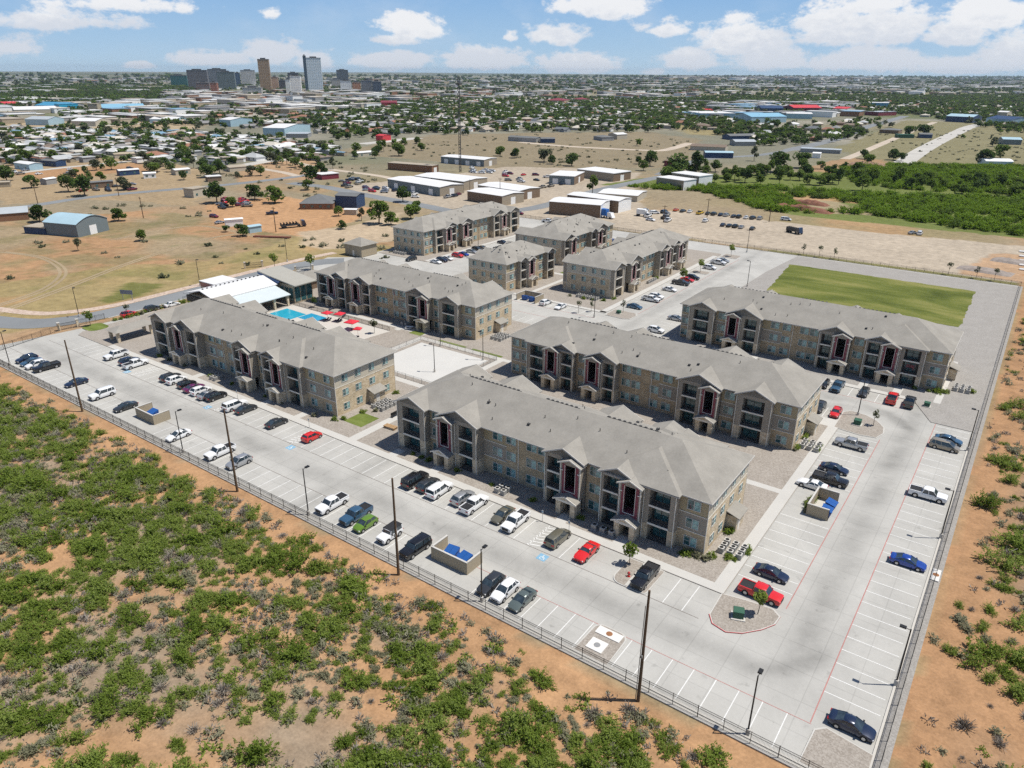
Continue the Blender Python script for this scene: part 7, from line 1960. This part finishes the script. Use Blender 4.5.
for o in list(COL.objects):
    if o.parent is None and o.get('category') in ('building', 'warehouse', 'house', 'tower', 'mobile home', 'trailer', 'outbuilding', 'barn', 'shed', 'church', 'mast') and o not in TOWN:
        q = o['label'].replace(' with', ',').split(',')[0].split(' beside ')[0].split(' behind ')[0].split(' in front ')[0].split(' among ')[0].split(' by ')[0].split(' at ')[0].split(' and ')[0]
        MARKS.append((q, (o.location.x, o.location.y)))
_c = {}
for q, p in MARKS: _c[q] = _c.get(q, 0) + 1
MARKS = [(q, p) for q, p in MARKS if _c[q] == 1 and 2 < len(q.split()) < 8]
rank_labels(TOWN, MARKS)
# beyond those: bigger pale sheds and the rest of the town as one mass
mb = MB(); mats_ = WALLC + ROOFC
for X_, Y_, kind, a, ri, wi, s in far_items:
    c_, s__ = math.cos(a), math.sin(a); hl_, hd_ = (9 * s, 3 * s) if kind == 'mobile' else (8 * s, 6 * s)
    P2 = lambda u, v, z_: (X_ + u * c_ - v * s__, Y_ + u * s__ + v * c_, z_)
    mb.hull([P2(-hl_, -hd_, 0), P2(hl_, -hd_, 0), P2(hl_, hd_, 0), P2(-hl_, hd_, 0)], [P2(-hl_, -hd_, 2.8), P2(hl_, -hd_, 2.8), P2(hl_, hd_, 2.8), P2(-hl_, hd_, 2.8)], wi)
    A, B_ = P2(-hl_ * .55, 0, 4.9), P2(hl_ * .55, 0, 4.9); e = [P2(-hl_ - .5, -hd_ - .5, 2.82), P2(hl_ + .5, -hd_ - .5, 2.82), P2(hl_ + .5, hd_ + .5, 2.82), P2(-hl_ - .5, hd_ + .5, 2.82)]
    k = len(WALLC) + ri
    mb.poly([e[0], e[1], B_, A], k); mb.poly([e[2], e[3], A, B_], k); mb.poly([e[1], e[2], B_], k); mb.poly([e[3], e[0], A], k)
def scatter_boxes(px_poly, n, w, h, cols, snap=True):
    P_ = placed(px_poly)
    for _ in range(n):
        X_, Y_ = sample(P_)
        if not clear(X_, Y_, 10): continue
        a = rng.choice((0, math.pi / 2)) + rng.uniform(-.04, .04); u, v, hh = rng.uniform(*w) / 2, rng.uniform(*w) / 3.2, rng.uniform(*h)
        c_, s__ = math.cos(a), math.sin(a); P2 = lambda p, q, z_: (X_ + p * c_ - q * s__, Y_ + p * s__ + q * c_, z_)
        mb.hull([P2(-u, -v, 0), P2(u, -v, 0), P2(u, v, 0), P2(-u, v, 0)], [P2(-u, -v, hh), P2(u, -v, hh), P2(u, v, hh), P2(-u, v, hh)], rng.randrange(len(WALLC)))
        mb.hull([P2(-u - .4, -v - .4, hh + .05), P2(u + .4, -v - .4, hh + .05), P2(u + .4, v + .4, hh + .05), P2(-u - .4, v + .4, hh + .05)], [P2(-u - .3, -v - .3, hh + .6), P2(u + .3, -v - .3, hh + .6), P2(u + .3, v + .3, hh + .6), P2(-u - .3, v + .3, hh + .6)], len(WALLC) + rng.choice(cols))
scatter_boxes([(0, 129), (200, 134), (335, 147), (335, 163), (240, 164), (90, 162), (0, 162)], 420, (5, 15), (2.4, 3.4), (0, 0, 1, 1, 2, 4, 8, 5))
scatter_boxes([(325, 100), (690, 100), (690, 128), (430, 133), (320, 128)], 320, (8, 22), (3, 5), (0, 0, 1, 8, 4, 2))
scatter_boxes([(160, 93), (400, 92), (420, 104), (330, 116), (180, 116)], 200, (20, 60), (4, 10), (0, 0, 1, 4, 8, 2))
scatter_boxes([(-60, 100), (170, 100), (190, 122), (-60, 126)], 110, (18, 60), (4, 8), (0, 0, 1, 1, 8, 6, 4))
scatter_boxes([(400, 92), (700, 92), (700, 100), (400, 101)], 120, (18, 60), (4, 9), (0, 0, 1, 4, 8, 7))
scatter_boxes([(690, 104), (850, 104), (860, 116), (690, 120)], 90, (20, 60), (5, 8), (0, 1, 1, 6, 2))
scatter_boxes([(-100, 82), (1120, 82), (1120, 96), (-100, 94)], 900, (20, 80), (4, 10), (0, 0, 1, 4, 8, 2))
scatter_boxes([(-150, 77.6), (1200, 79.6), (1200, 85), (-150, 83)], 900, (30, 120), (5, 12), (0, 0, 1, 8))
scatter_boxes([(660, 77.8), (880, 78.4), (880, 82), (660, 82)], 260, (50, 160), (10, 26), (0, 0, 0, 8))
scatter_boxes([(640, 84), (1060, 86), (1060, 90), (640, 88)], 120, (40, 120), (5, 9), (0, 0, 1))
me = mb.mesh('distant_town', mats_); tag(link('distant_town', me), 'pale roofs of the town spreading to the horizon', 'town', None, 'stuff')

# ------------------------------------------------------------------ trees of the plain
TP = [(quads_mesh('crown', *tree_cloud(3.6, 7.2, 1.0, 620, .36, 9), [M_leaf]), trunk_mesh(2.2, .22, 3.2, 5.0)) for _ in range(5)]
TPB = [(quads_mesh('crown', *tree_cloud(3.2, 5.6, .4, 560, .34, 8, .75), [M_leaf]), trunk_mesh(1.2, .2, 2.8, 3.8)) for _ in range(4)]
TPS = [(quads_mesh('crown', *tree_cloud(2.4, 8.6, 1.2, 420, .33, 6, 1.25), [M_leaf]), trunk_mesh(2.6, .18, 2.0, 6.4)) for _ in range(2)]
LFM = {'dark': M_leaf, 'bright': M_leaf2, 'dusty': M_leafd}
def ptree(label, px, py, hpx, shape='round', tone='dark'):
    """tree measured in the photograph: foot pixel and height in pixels"""
    p = at(px, py); d_ = dist(p.x, p.y); h = hpx * math.hypot(d_, HC) / FPX / .93
    pr = {'round': TP, 'bush': TPB, 'tall': TPS}[shape]; base = {'round': 7.2, 'bush': 5.6, 'tall': 8.6}[shape]
    s = h / base
    tree('broadleaf_tree' if shape != 'bush' else 'bushy_tree', label, p.x, p.y, rng.choice(pr), s, None, LFM[tone], -.03)
for t_ in (('lone round tree on the bare dirt in front of the grey barn', 141.5, 241, 10, 'round', 'bright'), ('round green tree just behind the grey metal barn', 119, 221, 11, 'bush', 'bright'), ('dark tree at the end of the long grey roofed shed', 40, 222, 14, 'bush', 'dark'),
          ('grey leafless looking small tree in front of the barn', 78.5, 251, 11, 'tall', 'dusty'), ('dark round tree beside a parked car, first of two by the brown mobile home', 69, 192, 14, 'round', 'dark'), ('dark round tree next to the brown mobile home', 85, 196, 17, 'round', 'dark'),
          ('dusty broad tree beside the road bend', 125, 190, 11, 'bush', 'dusty'), ('dark tree by the white garden shed', 32, 188, 10, 'bush', 'dark'), ('dark tree at the tan shed', 7, 181, 12, 'bush', 'dark'), ('large green tree by the white mobile home and road', 217, 203, 19, 'round', 'dark'),
          ('green bush tree below the large green tree', 232.5, 207, 9, 'bush', 'bright'), ('dusty broad tree beyond the junk yard', 255, 200, 14, 'bush', 'dark'), ('bright broad tree at the edge of the junk yard', 275.5, 203, 15, 'bush', 'bright'), ('small round tree beside the tank trailer', 226, 232, 6, 'bush', 'dark'),
          ('round bush tree hiding the pale blue trailer', 243, 236, 11, 'bush', 'dark'), ('large dark spreading tree beside the dark red carport', 312, 183, 16, 'round', 'dark'), ('second large dark tree behind the carport', 322, 177, 13, 'round', 'dark'), ('bright green tree near the hip roofed house', 308, 190, 9, 'bush', 'bright'),
          ('small bright tree on the orange dirt', 338.5, 216, 9, 'round', 'bright'), ('dusty pale tree beside the small white trailer', 361.5, 221, 13, 'tall', 'dusty'), ('large bright green tree by the warehouse-side apartment building', 379, 224, 22, 'round', 'bright'), ('lower green bush beside the large bright tree', 391, 225, 13, 'bush', 'bright'),
          ('green tree next to the corner of the warehouse-side apartment building', 411, 219, 14, 'bush', 'bright'), ('dusty tree behind the corner of the warehouse-side building', 416, 213, 11, 'bush', 'dark'), ('round dark tree standing in the warehouse car park', 403, 202, 15, 'round', 'dark'), ('small dark bush in the dirt by the rail pile', 342.5, 229, 8, 'bush', 'dark'),
          ('upright green tree among the white warehouses', 592, 195, 19, 'tall', 'bright'), ('dark round tree behind the dry field warehouse', 571.5, 166, 12, 'bush', 'dark'), ('pale green tree behind the dry field', 544, 162, 12, 'bush', 'dusty'), ('dark tree next to the pale green one', 552, 164, 8, 'bush', 'dark'),
          ('dark tree before the small grey roofed hut', 500, 156, 9, 'bush', 'bright'), ('dark bush at the dry field edge', 515, 158, 9, 'bush', 'dark'), ('dusty green bush on the bare field', 399, 156, 12, 'bush', 'bright'), ('broad dark tree by the white mobile home with grey roof', 378, 155, 9, 'bush', 'dark'),
          ('tall tree at the track crossing', 333, 169, 11, 'tall', 'dusty'), ('tree beside the pale track end', 287, 165, 12, 'tall', 'dark'), ('dark round tree beside the white mobile home, near the road', 220, 174, 13, 'round', 'dark'), ('dusty spreading tree beyond the tan house', 252, 176, 9, 'bush', 'dusty'),
          ('large dark tree beyond the red walled small house', 650, 166, 14, 'round', 'dark'), ('small dark tree beside the large one', 638.5, 164, 7, 'round', 'dark'), ('tall bright tree at the start of the dark tree row', 677, 178, 22, 'round', 'dark'), ('slim tall tree in the dark tree row', 695, 177, 24, 'tall', 'dark'), ('bright low tree under the tall trees', 668, 182, 14, 'bush', 'bright'),
          ('large dark tree behind the grey track, right of the tan sheds', 777, 172, 18, 'round', 'dark'), ('broad tree beside the pink works', 801, 168, 13, 'bush', 'dark'), ('spreading tree by the grey metal shed', 754, 161, 13, 'tall', 'dusty'), ('dark round tree by the hedge on the dry field', 864, 159, 8, 'bush', 'dark'),
          ('hedge tree on the dry field beside the pale road', 893, 160, 9, 'bush', 'dark'), ('second hedge tree on the dry field', 901, 161, 7, 'bush', 'dark'), ('round tree near the dark roofed house', 908, 137, 9, 'bush', 'dark'), ('round tree beside the green roofed shed', 923, 137, 10, 'bush', 'dark'), ('dark tree in front of the quonset hut', 984, 165, 12, 'bush', 'dark'),
          ('bright tree behind the quonset hut', 1000, 158, 10, 'bush', 'bright'), ('dark tree beside the red earth mound', 868, 165, 9, 'bush', 'bright')):
    ptree(t_[0].replace('right of', 'past'), *t_[1:])

TREE_AREAS = [([(0, 128), (60, 130), (200, 133), (340, 146), (345, 170), (285, 172), (205, 190), (150, 185), (60, 182), (0, 182)], 38), ([(60, 108), (330, 106), (340, 128), (240, 130), (80, 122)], 20), ([(-60, 88), (190, 88), (190, 100), (60, 108), (-60, 112)], 45), ([(-30, 104), (60, 108), (60, 128), (-40, 130)], 4),
    ([(325, 99), (520, 97), (690, 99), (700, 112), (650, 133), (520, 133), (430, 137), (340, 140), (312, 128)], 60), ([(690, 97), (1060, 95), (1060, 113), (850, 116), (700, 112)], 55),
    ([(640, 112), (700, 112), (790, 125), (880, 120), (890, 128), (850, 140), (810, 152), (770, 150), (690, 132), (640, 130)], 40), ([(890, 110), (1060, 114), (1060, 140), (975, 126)], 40), ([(480, 150), (560, 150), (640, 160), (700, 168), (690, 140), (560, 134)], .9),
    ([(850, 122), (1060, 132), (1060, 158), (905, 150)], 1.3), ([(0, 182), (200, 182), (200, 205), (0, 205)], 3), ([(640, 168), (720, 172), (850, 176), (860, 186), (720, 184), (650, 180)], 70), ([(760, 172), (840, 165), (900, 178), (1050, 186), (1050, 198), (900, 194), (800, 186)], 40),
    ([(330, 140), (420, 140), (440, 150), (360, 165)], 9)]
cand = []; TREES = []
for ai, (poly, per) in enumerate(TREE_AREAS):
    P_ = placed(poly); n = min(int(poly_area(P_) / 1e4 * per), 6500)
    for _ in range(n):
        X_, Y_ = sample(P_)
        if ai in (0, 1, 3, 4, 5, 6, 7):
            if sv(X_, Y_, 70, 61) < rng.uniform(.22, .58): continue
        if not clear(X_, Y_, 8, .75 if ai < 11 else .4): continue
        s = rng.uniform(.65, 1.35) if ai < 11 else rng.uniform(.8, 1.35)
        tone = rng.choice(('dark', 'dark', 'bright', 'bright', 'dusty') if ai < 11 else ('dark', 'bright', 'bright'))
        cand.append((X_, Y_, s, tone, ai))
cand.sort(key=lambda c: dist(c[0], c[1]) / c[2] + (0 if on_screen(c[0], c[1], 3, 0) else 5000))
LOWC = [quads_mesh('crown', *tree_cloud(3.5, 6.4, .9, 60, .95, 6, .8), [M_leaf]) for _ in range(5)]
mass = {i: [[], [], []] for i in range(5)}
WORD = {'dark': 'dark green', 'bright': 'bright green', 'dusty': 'dusty grey-green'}
for n_, (X_, Y_, s, tone, ai) in enumerate(cand):
    if n_ < 225:
        w, dd = zone(X_, Y_)
        if ai >= 11: w, dd = ('in the dense tree row behind the tan sheds' if ai == 11 else 'in the dark tree row across the green thicket'), ''
        shp = rng.choice(('round', 'bush', 'bush', 'round', 'tall')); pr = {'round': TP, 'bush': TPB, 'tall': TPS}[shp]
        lab = '%s %s tree' % (WORD[tone], {'round': 'round', 'bush': 'low bushy', 'tall': 'slim'}[shp])
        TREES.append(tree('broadleaf_tree' if shp != 'bush' else 'bushy_tree', lab, X_, Y_, rng.choice(pr), s, 'trees about the town and fields', LFM[tone], -.03))
    else:
        k = rng.randrange(5); mass[k]['dark bright dusty'.split().index(tone)].append((X_, Y_, -.03, rng.uniform(0, 6.28), (s, s, s * rng.uniform(.8, 1.15))))
rank_labels(TREES, MARKS)
# far out: trees along every street until they merge into one band
def far_trees(px_poly, n, s0, s1):
    P_ = placed(px_poly)
    for _ in range(n):
        X_, Y_ = sample(P_)
        if sv(X_, Y_, 260, 62) < rng.uniform(.28, .58): continue
        s = rng.uniform(s0, s1); mass[rng.randrange(5)][rng.choice((0, 0, 0, 1, 2))].append((X_, Y_, -.03, rng.uniform(0, 6.28), (s * 1.25, s * 1.25, s)))
far_trees([(325, 99), (690, 99), (700, 112), (650, 131), (520, 131), (430, 134), (340, 138), (312, 126)], 3600, .6, 1.15)
far_trees([(690, 98), (1060, 97), (1060, 112), (850, 116), (700, 111)], 2600, .8, 1.3)
far_trees([(640, 112), (700, 112), (790, 125), (880, 120), (890, 128), (850, 142), (770, 146), (690, 130), (640, 130)], 700, .6, 1.1)
far_trees([(0, 129), (200, 134), (340, 146), (345, 165), (240, 166), (90, 163), (0, 163)], 360, .5, .95)
far_trees([(-40, 87), (185, 87), (185, 99), (60, 106), (-40, 110)], 2600, 1.0, 1.6)
far_trees([(60, 107), (330, 105), (340, 128), (200, 132), (60, 126)], 900, .7, 1.1)
far_trees([(890, 112), (1060, 116), (1060, 138), (975, 126)], 500, .6, 1.1)
far_trees([(-120, 84), (1140, 86), (1140, 97), (-120, 95)], 7500, .9, 1.7)
far_trees([(-200, 78.5), (1230, 80.5), (1230, 86), (-200, 84)], 4800, 1.4, 2.8)
far_trees([(-300, 75.8), (1330, 77.4), (1330, 80.5), (-300, 78.5)], 4000, 2.5, 5.0)
realise('distant_trees', [(LOWC[k], mass[k][j], j) for k in mass for j in range(3)], [M_leaf, M_leaf2, M_leafd], 'trees of the town merging into one green carpet towards the horizon')

# the mesquite thicket beyond the sandy yard
TH = [quads_mesh('thicket', *shrub_cloud(2.6, 3.0, 62, 13, .20), [M_shrub]) for _ in range(5)]
ti = {i: [[], []] for i in range(5)}
for poly, per in (([(606, 186), (700, 192), (790, 214), (860, 215), (1100, 245), (1100, 200), (900, 196), (800, 190), (700, 186)], 680), ([(840, 168), (905, 165), (1100, 168), (1100, 198), (900, 190), (845, 180)], 600)):
    P_ = placed(poly)
    for _ in range(int(poly_area(P_) / 1e4 * per)):
        X_, Y_ = sample(P_)
        X_ += (sv(X_, Y_, 14, 74) - .5) * 18; Y_ += (sv(X_, Y_, 14, 75) - .5) * 18
        f = sv(X_, Y_, 24, 71)
        if f < rng.uniform(.08, .34): continue
        if inside(np.array([X_]), np.array([Y_]), placed([(786, 196), (830, 199), (872, 212), (806, 212)]))[0] or inside(np.array([X_]), np.array([Y_]), LOT)[0]: continue
        s = rng.uniform(.6, 1.25); ti[rng.randrange(5)][0 if rng.random() < .85 else 1].append((X_, Y_, -.1, rng.uniform(0, 6.28), (s, s, s)))
realise('mesquite_thicket', [(TH[k], ti[k][j], j) for k in ti for j in range(2)], [leaf_mat('thicket_leaf', (.11, .185, .020), (.19, .295, .034), (.28, .385, .065), .45), M_leaf2], 'bright green mesquite thicket beyond the sandy yard')
# scattered brush over the dry fields
bi = {0: [], 1: [], 2: []}
for poly, per in (([(330, 150), (520, 134), (690, 140), (690, 170), (560, 168), (470, 160)], 40), ([(20, 210), (150, 205), (280, 232), (395, 246), (300, 250), (150, 225)], 110), ([(845, 130), (1060, 130), (1060, 162), (905, 160)], 40), ([(190, 175), (330, 160), (400, 175), (300, 200)], 90), ([(0, 240), (395, 235), (395, 258), (200, 290), (0, 320)], 60), ([(130, 212), (200, 205), (240, 228), (290, 240), (230, 240), (150, 225)], 160)):
    P_ = placed(poly)
    for _ in range(int(poly_area(P_) / 1e4 * per)):
        X_, Y_ = sample(P_)
        if not clear(X_, Y_, 7, .6) or sv(X_, Y_, 30, 73) < rng.uniform(.25, .6): continue
        s = rng.uniform(.4, 1.2); bi[rng.randrange(3)].append((X_, Y_, -.05, rng.uniform(0, 6.28), (s, s, s)))
BR = [quads_mesh('brush', *shrub_cloud(1.4, 1.3, 26, 8, .22), [M_olivel]) for _ in range(3)]
realise('field_brush', [(BR[k], bi[k], k % 2) for k in bi], [M_olivel, M_leafd], 'low grey-green brush dotted over the dry fields')

# ------------------------------------------------------------------ vehicles in the yards beyond
GY_ = 'cars parked along the thicket in the sandy yard'
row = [(676, 209.5, 'coupe', 'orange'), (683, 210.5, 'sedan', 'charcoal'), (690, 211, 'sedan', 'white'), (700, 212.6, 'pickup', 'yellow'), (708, 213, 'sedan', 'charcoal'), (714, 213.6, 'suv', 'black'), (721, 214.2, 'sedan', 'navy'), (726.5, 214.8, 'suv', 'silver'), (734, 215.8, 'sedan', 'charcoal'), (739, 216.4, 'suv', 'black'), (746.5, 217, 'sedan', 'white'), (753, 217.6, 'suv', 'charcoal'), (760, 218, 'suv', 'silver'),
       (705.5, 220.3, 'suv', 'white'), (723, 224.4, 'sedan', 'navy'), (729.5, 225.2, 'sedan', 'black'), (735.5, 226, 'suv', 'black'), (741.5, 226.6, 'sedan', 'silver'), (752.5, 228, 'sedan', 'charcoal')]
ROWC = []
for i, (px, py, k, c) in enumerate(row):
    p = at(px, py, .7); ROWC.append(far_car(k, c, p.x, p.y, 90 + rng.uniform(-6, 6), '%s %s' % ({'charcoal': 'dark grey'}.get(c, c), {'coupe': 'sports car'}.get(k, k)), GY_))
YM = lambda n_, px, py: (n_, tuple(at(px, py).xy))
rank_labels(ROWC, [YM('white van in the sandy yard', 786, 219), YM('near end of the thicket row', 672, 209), YM('short second row in the sandy yard', 722, 227)])
YC = []
def yard_cars(n, px_poly, where, group, cols=('white', 'silver', 'charcoal', 'black', 'red', 'navy', 'white', 'tan', 'maroon'), kinds=('sedan', 'suv', 'pickup', 'pickup', 'van')):
    P_ = placed(px_poly); ps = []
    for _ in range(n * 30):
        X_, Y_ = sample(P_)
        if all((X_ - a) ** 2 + (Y_ - b_) ** 2 > 30 for a, b_ in ps): ps.append((X_, Y_))
        if len(ps) >= n: break
    for X_, Y_ in ps:
        k, c = rng.choice(kinds), rng.choice(cols)
        lab = '%s %s' % ({'charcoal': 'dark grey'}.get(c, c), k)
        YC.append(far_car(k, c, X_, Y_, rng.choice((0, 90, 40, 90)) + rng.uniform(-8, 8), lab, 'vehicles ' + where))
yard_cars(12, [(395, 191), (418, 196), (422, 199), (398, 196)], 'parked before the grey fronted warehouse', 0)
yard_cars(9, [(363, 187), (386, 189), (386, 193), (366, 192)], 'parked beside the warehouse with grey front', 0)
yard_cars(9, [(340, 180), (366, 178), (368, 188), (342, 188)], 'in the car yard by the dark red carport', 0)
yard_cars(6, [(445, 193), (460, 192), (462, 196), (448, 198)], 'between two white roofed warehouses', 0)
yard_cars(9, [(470, 168), (492, 170), (494, 174), (472, 173)], 'outside the depot at the foot of the mast', 0, ('white', 'white', 'silver'))
yard_cars(14, [(500, 172), (545, 176), (570, 188), (552, 190), (505, 182)], 'on the pale yard between the warehouses', 0)
yard_cars(8, [(636, 210), (668, 212), (668, 222), (640, 220)], 'at the open end of the sandy yard', 0, ('white', 'white', 'silver', 'black'))
yard_cars(12, [(215, 200), (250, 200), (252, 207), (220, 209)], 'in the junk yard under the trees', 0)
yard_cars(6, [(345, 196), (356, 198), (362, 205), (352, 206)], 'beside the dark slatted shed', 0)
yard_cars(8, [(0, 170), (130, 165), (130, 172), (0, 180)], 'by the trailer homes along the channel', 0)
yard_cars(8, [(70, 186), (130, 184), (150, 190), (90, 196)], 'on the dirt lots by the brown mobile home', 0)
rank_labels(YC, MARKS)
for px, py, k, c, lb in ((214, 216, 'suv', 'maroon', 'dark red suv alone at the edge of the junk yard'), (272, 213, 'pickup', 'navy', 'navy pickup on the orange dirt of the yard'), (219.5, 222, 'sedan', 'silver', 'silver car beside the tank trailer'), (786, 219, 'van', 'white', 'white van at the end of the sandy yard'), (920, 233, 'van', 'white', 'white van at the edge of the thicket'), (913, 232.4, 'sedan', 'silver', 'silver car beside the white van at the thicket'),
                         (548, 221, 'pickup', 'white', 'white pickup on the road behind the warehouses'), (519, 213, 'suv', 'maroon', 'maroon suv on the warehouse road')):
    p = at(px, py, .7); far_car(k, c, p.x, p.y, rng.choice((10, 60, 90)), lb, 'vehicles about the yards')
def truck(label, px0, px1, boxm, h=3.6, bed=False):
    a, d, n, L, D_ = frame(px0, px1, depth=2.6)
    r = thing('truck_trailer', label, 'truck', (a.x, a.y, 0), math.atan2(d.y, d.x))
    s_ = 1 if Vector((-d.y, d.x, 0)).dot(n) > 0 else -1
    b = MB()
    if bed:
        b.box(0, 0, .95, L * .74, s_ * 2.5, 1.2); 
        for i in range(6): b.box(L * .13 * i * .95, 0, 1.2, L * .13 * i * .95 + .12, s_ * 2.5, 2.5)
        b.box(0, s_ * 2.42, 1.2, L * .74, s_ * 2.5, 1.6); b.box(0, 0, 1.2, L * .74, s_ * .08, 1.6)
    else: b.box(0, 0, 1.1, L * .78, s_ * 2.55, h)
    b.build('trailer_box', boxm, r)
    b = MB(); b.hull([(L * .82, s_ * .1, .6), (L, s_ * .1, .6), (L, s_ * 2.4, .6), (L * .82, s_ * 2.4, .6)][::s_], [(L * .82, s_ * .1, 2.9), (L * .93, s_ * .1, 2.9), (L * .93, s_ * 2.4, 2.9), (L * .82, s_ * 2.4, 2.9)][::s_]); b.build('cab', PAINT['white'] if not bed else PAINT['navy'], r)
    for x_ in (.08, .16, .72, .92):
        for y_ in (.25, 2.3): b = MB(); b.tube((L * x_, s_ * (y_ - .2), .5), (L * x_, s_ * (y_ + .2), .5), .5, n=10); b.build('wheel', M_tyre, r)
    return r
truck('long blue truck trailer beside the brown and white warehouse', (583, 214.5), (612, 219.5), mat('blue_trailer', (.02, .12, .38), .5, .06, .5), 4.2)
truck('dark flatbed truck with upright stakes on the orange dirt', (282, 229), (307, 226.4), M_vent, bed=True)
truck('black trailer frame standing on the sandy yard', (785.5, 232), (799, 235), M_vent, bed=True)
truck('white box truck parked by the short sandy yard wall', (636, 216), (647, 217), M_white, 3.4)
# earth and rubble heaps
def heap(label, px, py, w, d_, h, m_):
    p = at(px, py); b = MB(); k = 14; g_ = []
    for i in range(k):
        for j in range(8):
            u, v = i / (k - 1) * 2 - 1, j / 7 * 2 - 1; g_.append((u * w / 2, v * d_ / 2, max(0, (1 - u * u) * (1 - v * v)) ** .6 * h * rng.uniform(.6, 1.15) - .08))
    b.v = g_
    for i in range(k - 1):
        for j in range(7): b.f.append((i * 8 + j, (i + 1) * 8 + j, (i + 1) * 8 + j + 1, i * 8 + j + 1)); b.mi.append(0)
    o = b.build('earth_heap', m_, None, (p.x, p.y, -.02), R_(-8)); tag(o, label, 'earth heap')
M_redearth = mat('red_earth', (.22, .10, .065), .95, .3, .5)
heap('long low heap of dark red earth in the thicket clearing', 800, 209.5, 34, 8, 2.6, M_redearth); heap('second red earth heap behind the long one', 810, 204, 20, 7, 2.4, M_redearth)
heap('brown earth mound at the end of the pale road', 868, 166, 30, 16, 3.5, mat('brown_earth', (.27, .17, .12), .95, .2, .4)); heap('pale rubble heap at the corner of the sandy yard', 985, 271, 18, 8, 1.2, mat('rubble', (.28, .24, .21), .95, .35, .8)); heap('grey rubble heap by the dirt corner of the yard', 1012, 262, 14, 8, 1.3, MATS['rubble'])
o = None
r = thing('rail_stack', 'long low stack of rusty rails in the bare dirt', 'rail stack', (*at(272, 237.5).xy, -.02), R_(28))
for i in range(4): b = MB(); b.box(-8, -1 + i * .55, 0, 8, -.6 + i * .55, .55); b.build('rail', mat('rusty_rail', (.20, .075, .05), .8, .2, 1), r)
for i in range(5):
    p = at(1019, 252 + i * 4.5); r = thing('pipe_stack', 'stack of pale pipes at the edge of the sandy yard', 'pipe stack', (p.x, p.y, 0), 0, 'stacks of pale pipes')
    for j in range(4): b = MB(); b.tube((0, j * .5, .28), (9, j * .5, .28), .24, n=7); b.build('pipe', M_steel if j % 2 else M_white, r)

# ------------------------------------------------------------------ air over the plain
HAZE = True
if HAZE:
    m_ = bpy.data.materials.new('haze_air'); m_.use_nodes = True
    t = m_.node_tree; t.nodes.clear(); q = NT(t)
    o = q.n('ShaderNodeOutputMaterial'); v = q.n('ShaderNodeVolumePrincipled')
    v.inputs['Color'].default_value = (.72, .87, 1.0, 1); v.inputs['Density'].default_value = 3.4e-5; v.inputs['Anisotropy'].default_value = .2
    t.links.new(v.outputs[0], o.inputs['Volume'])
    b = MB(); b.box(-16000, -16000, -1.2, 16000, 16000, 108)
    tag(b.build('haze', m_), 'thin blue haze over the plain', 'haze', None, 'stuff')
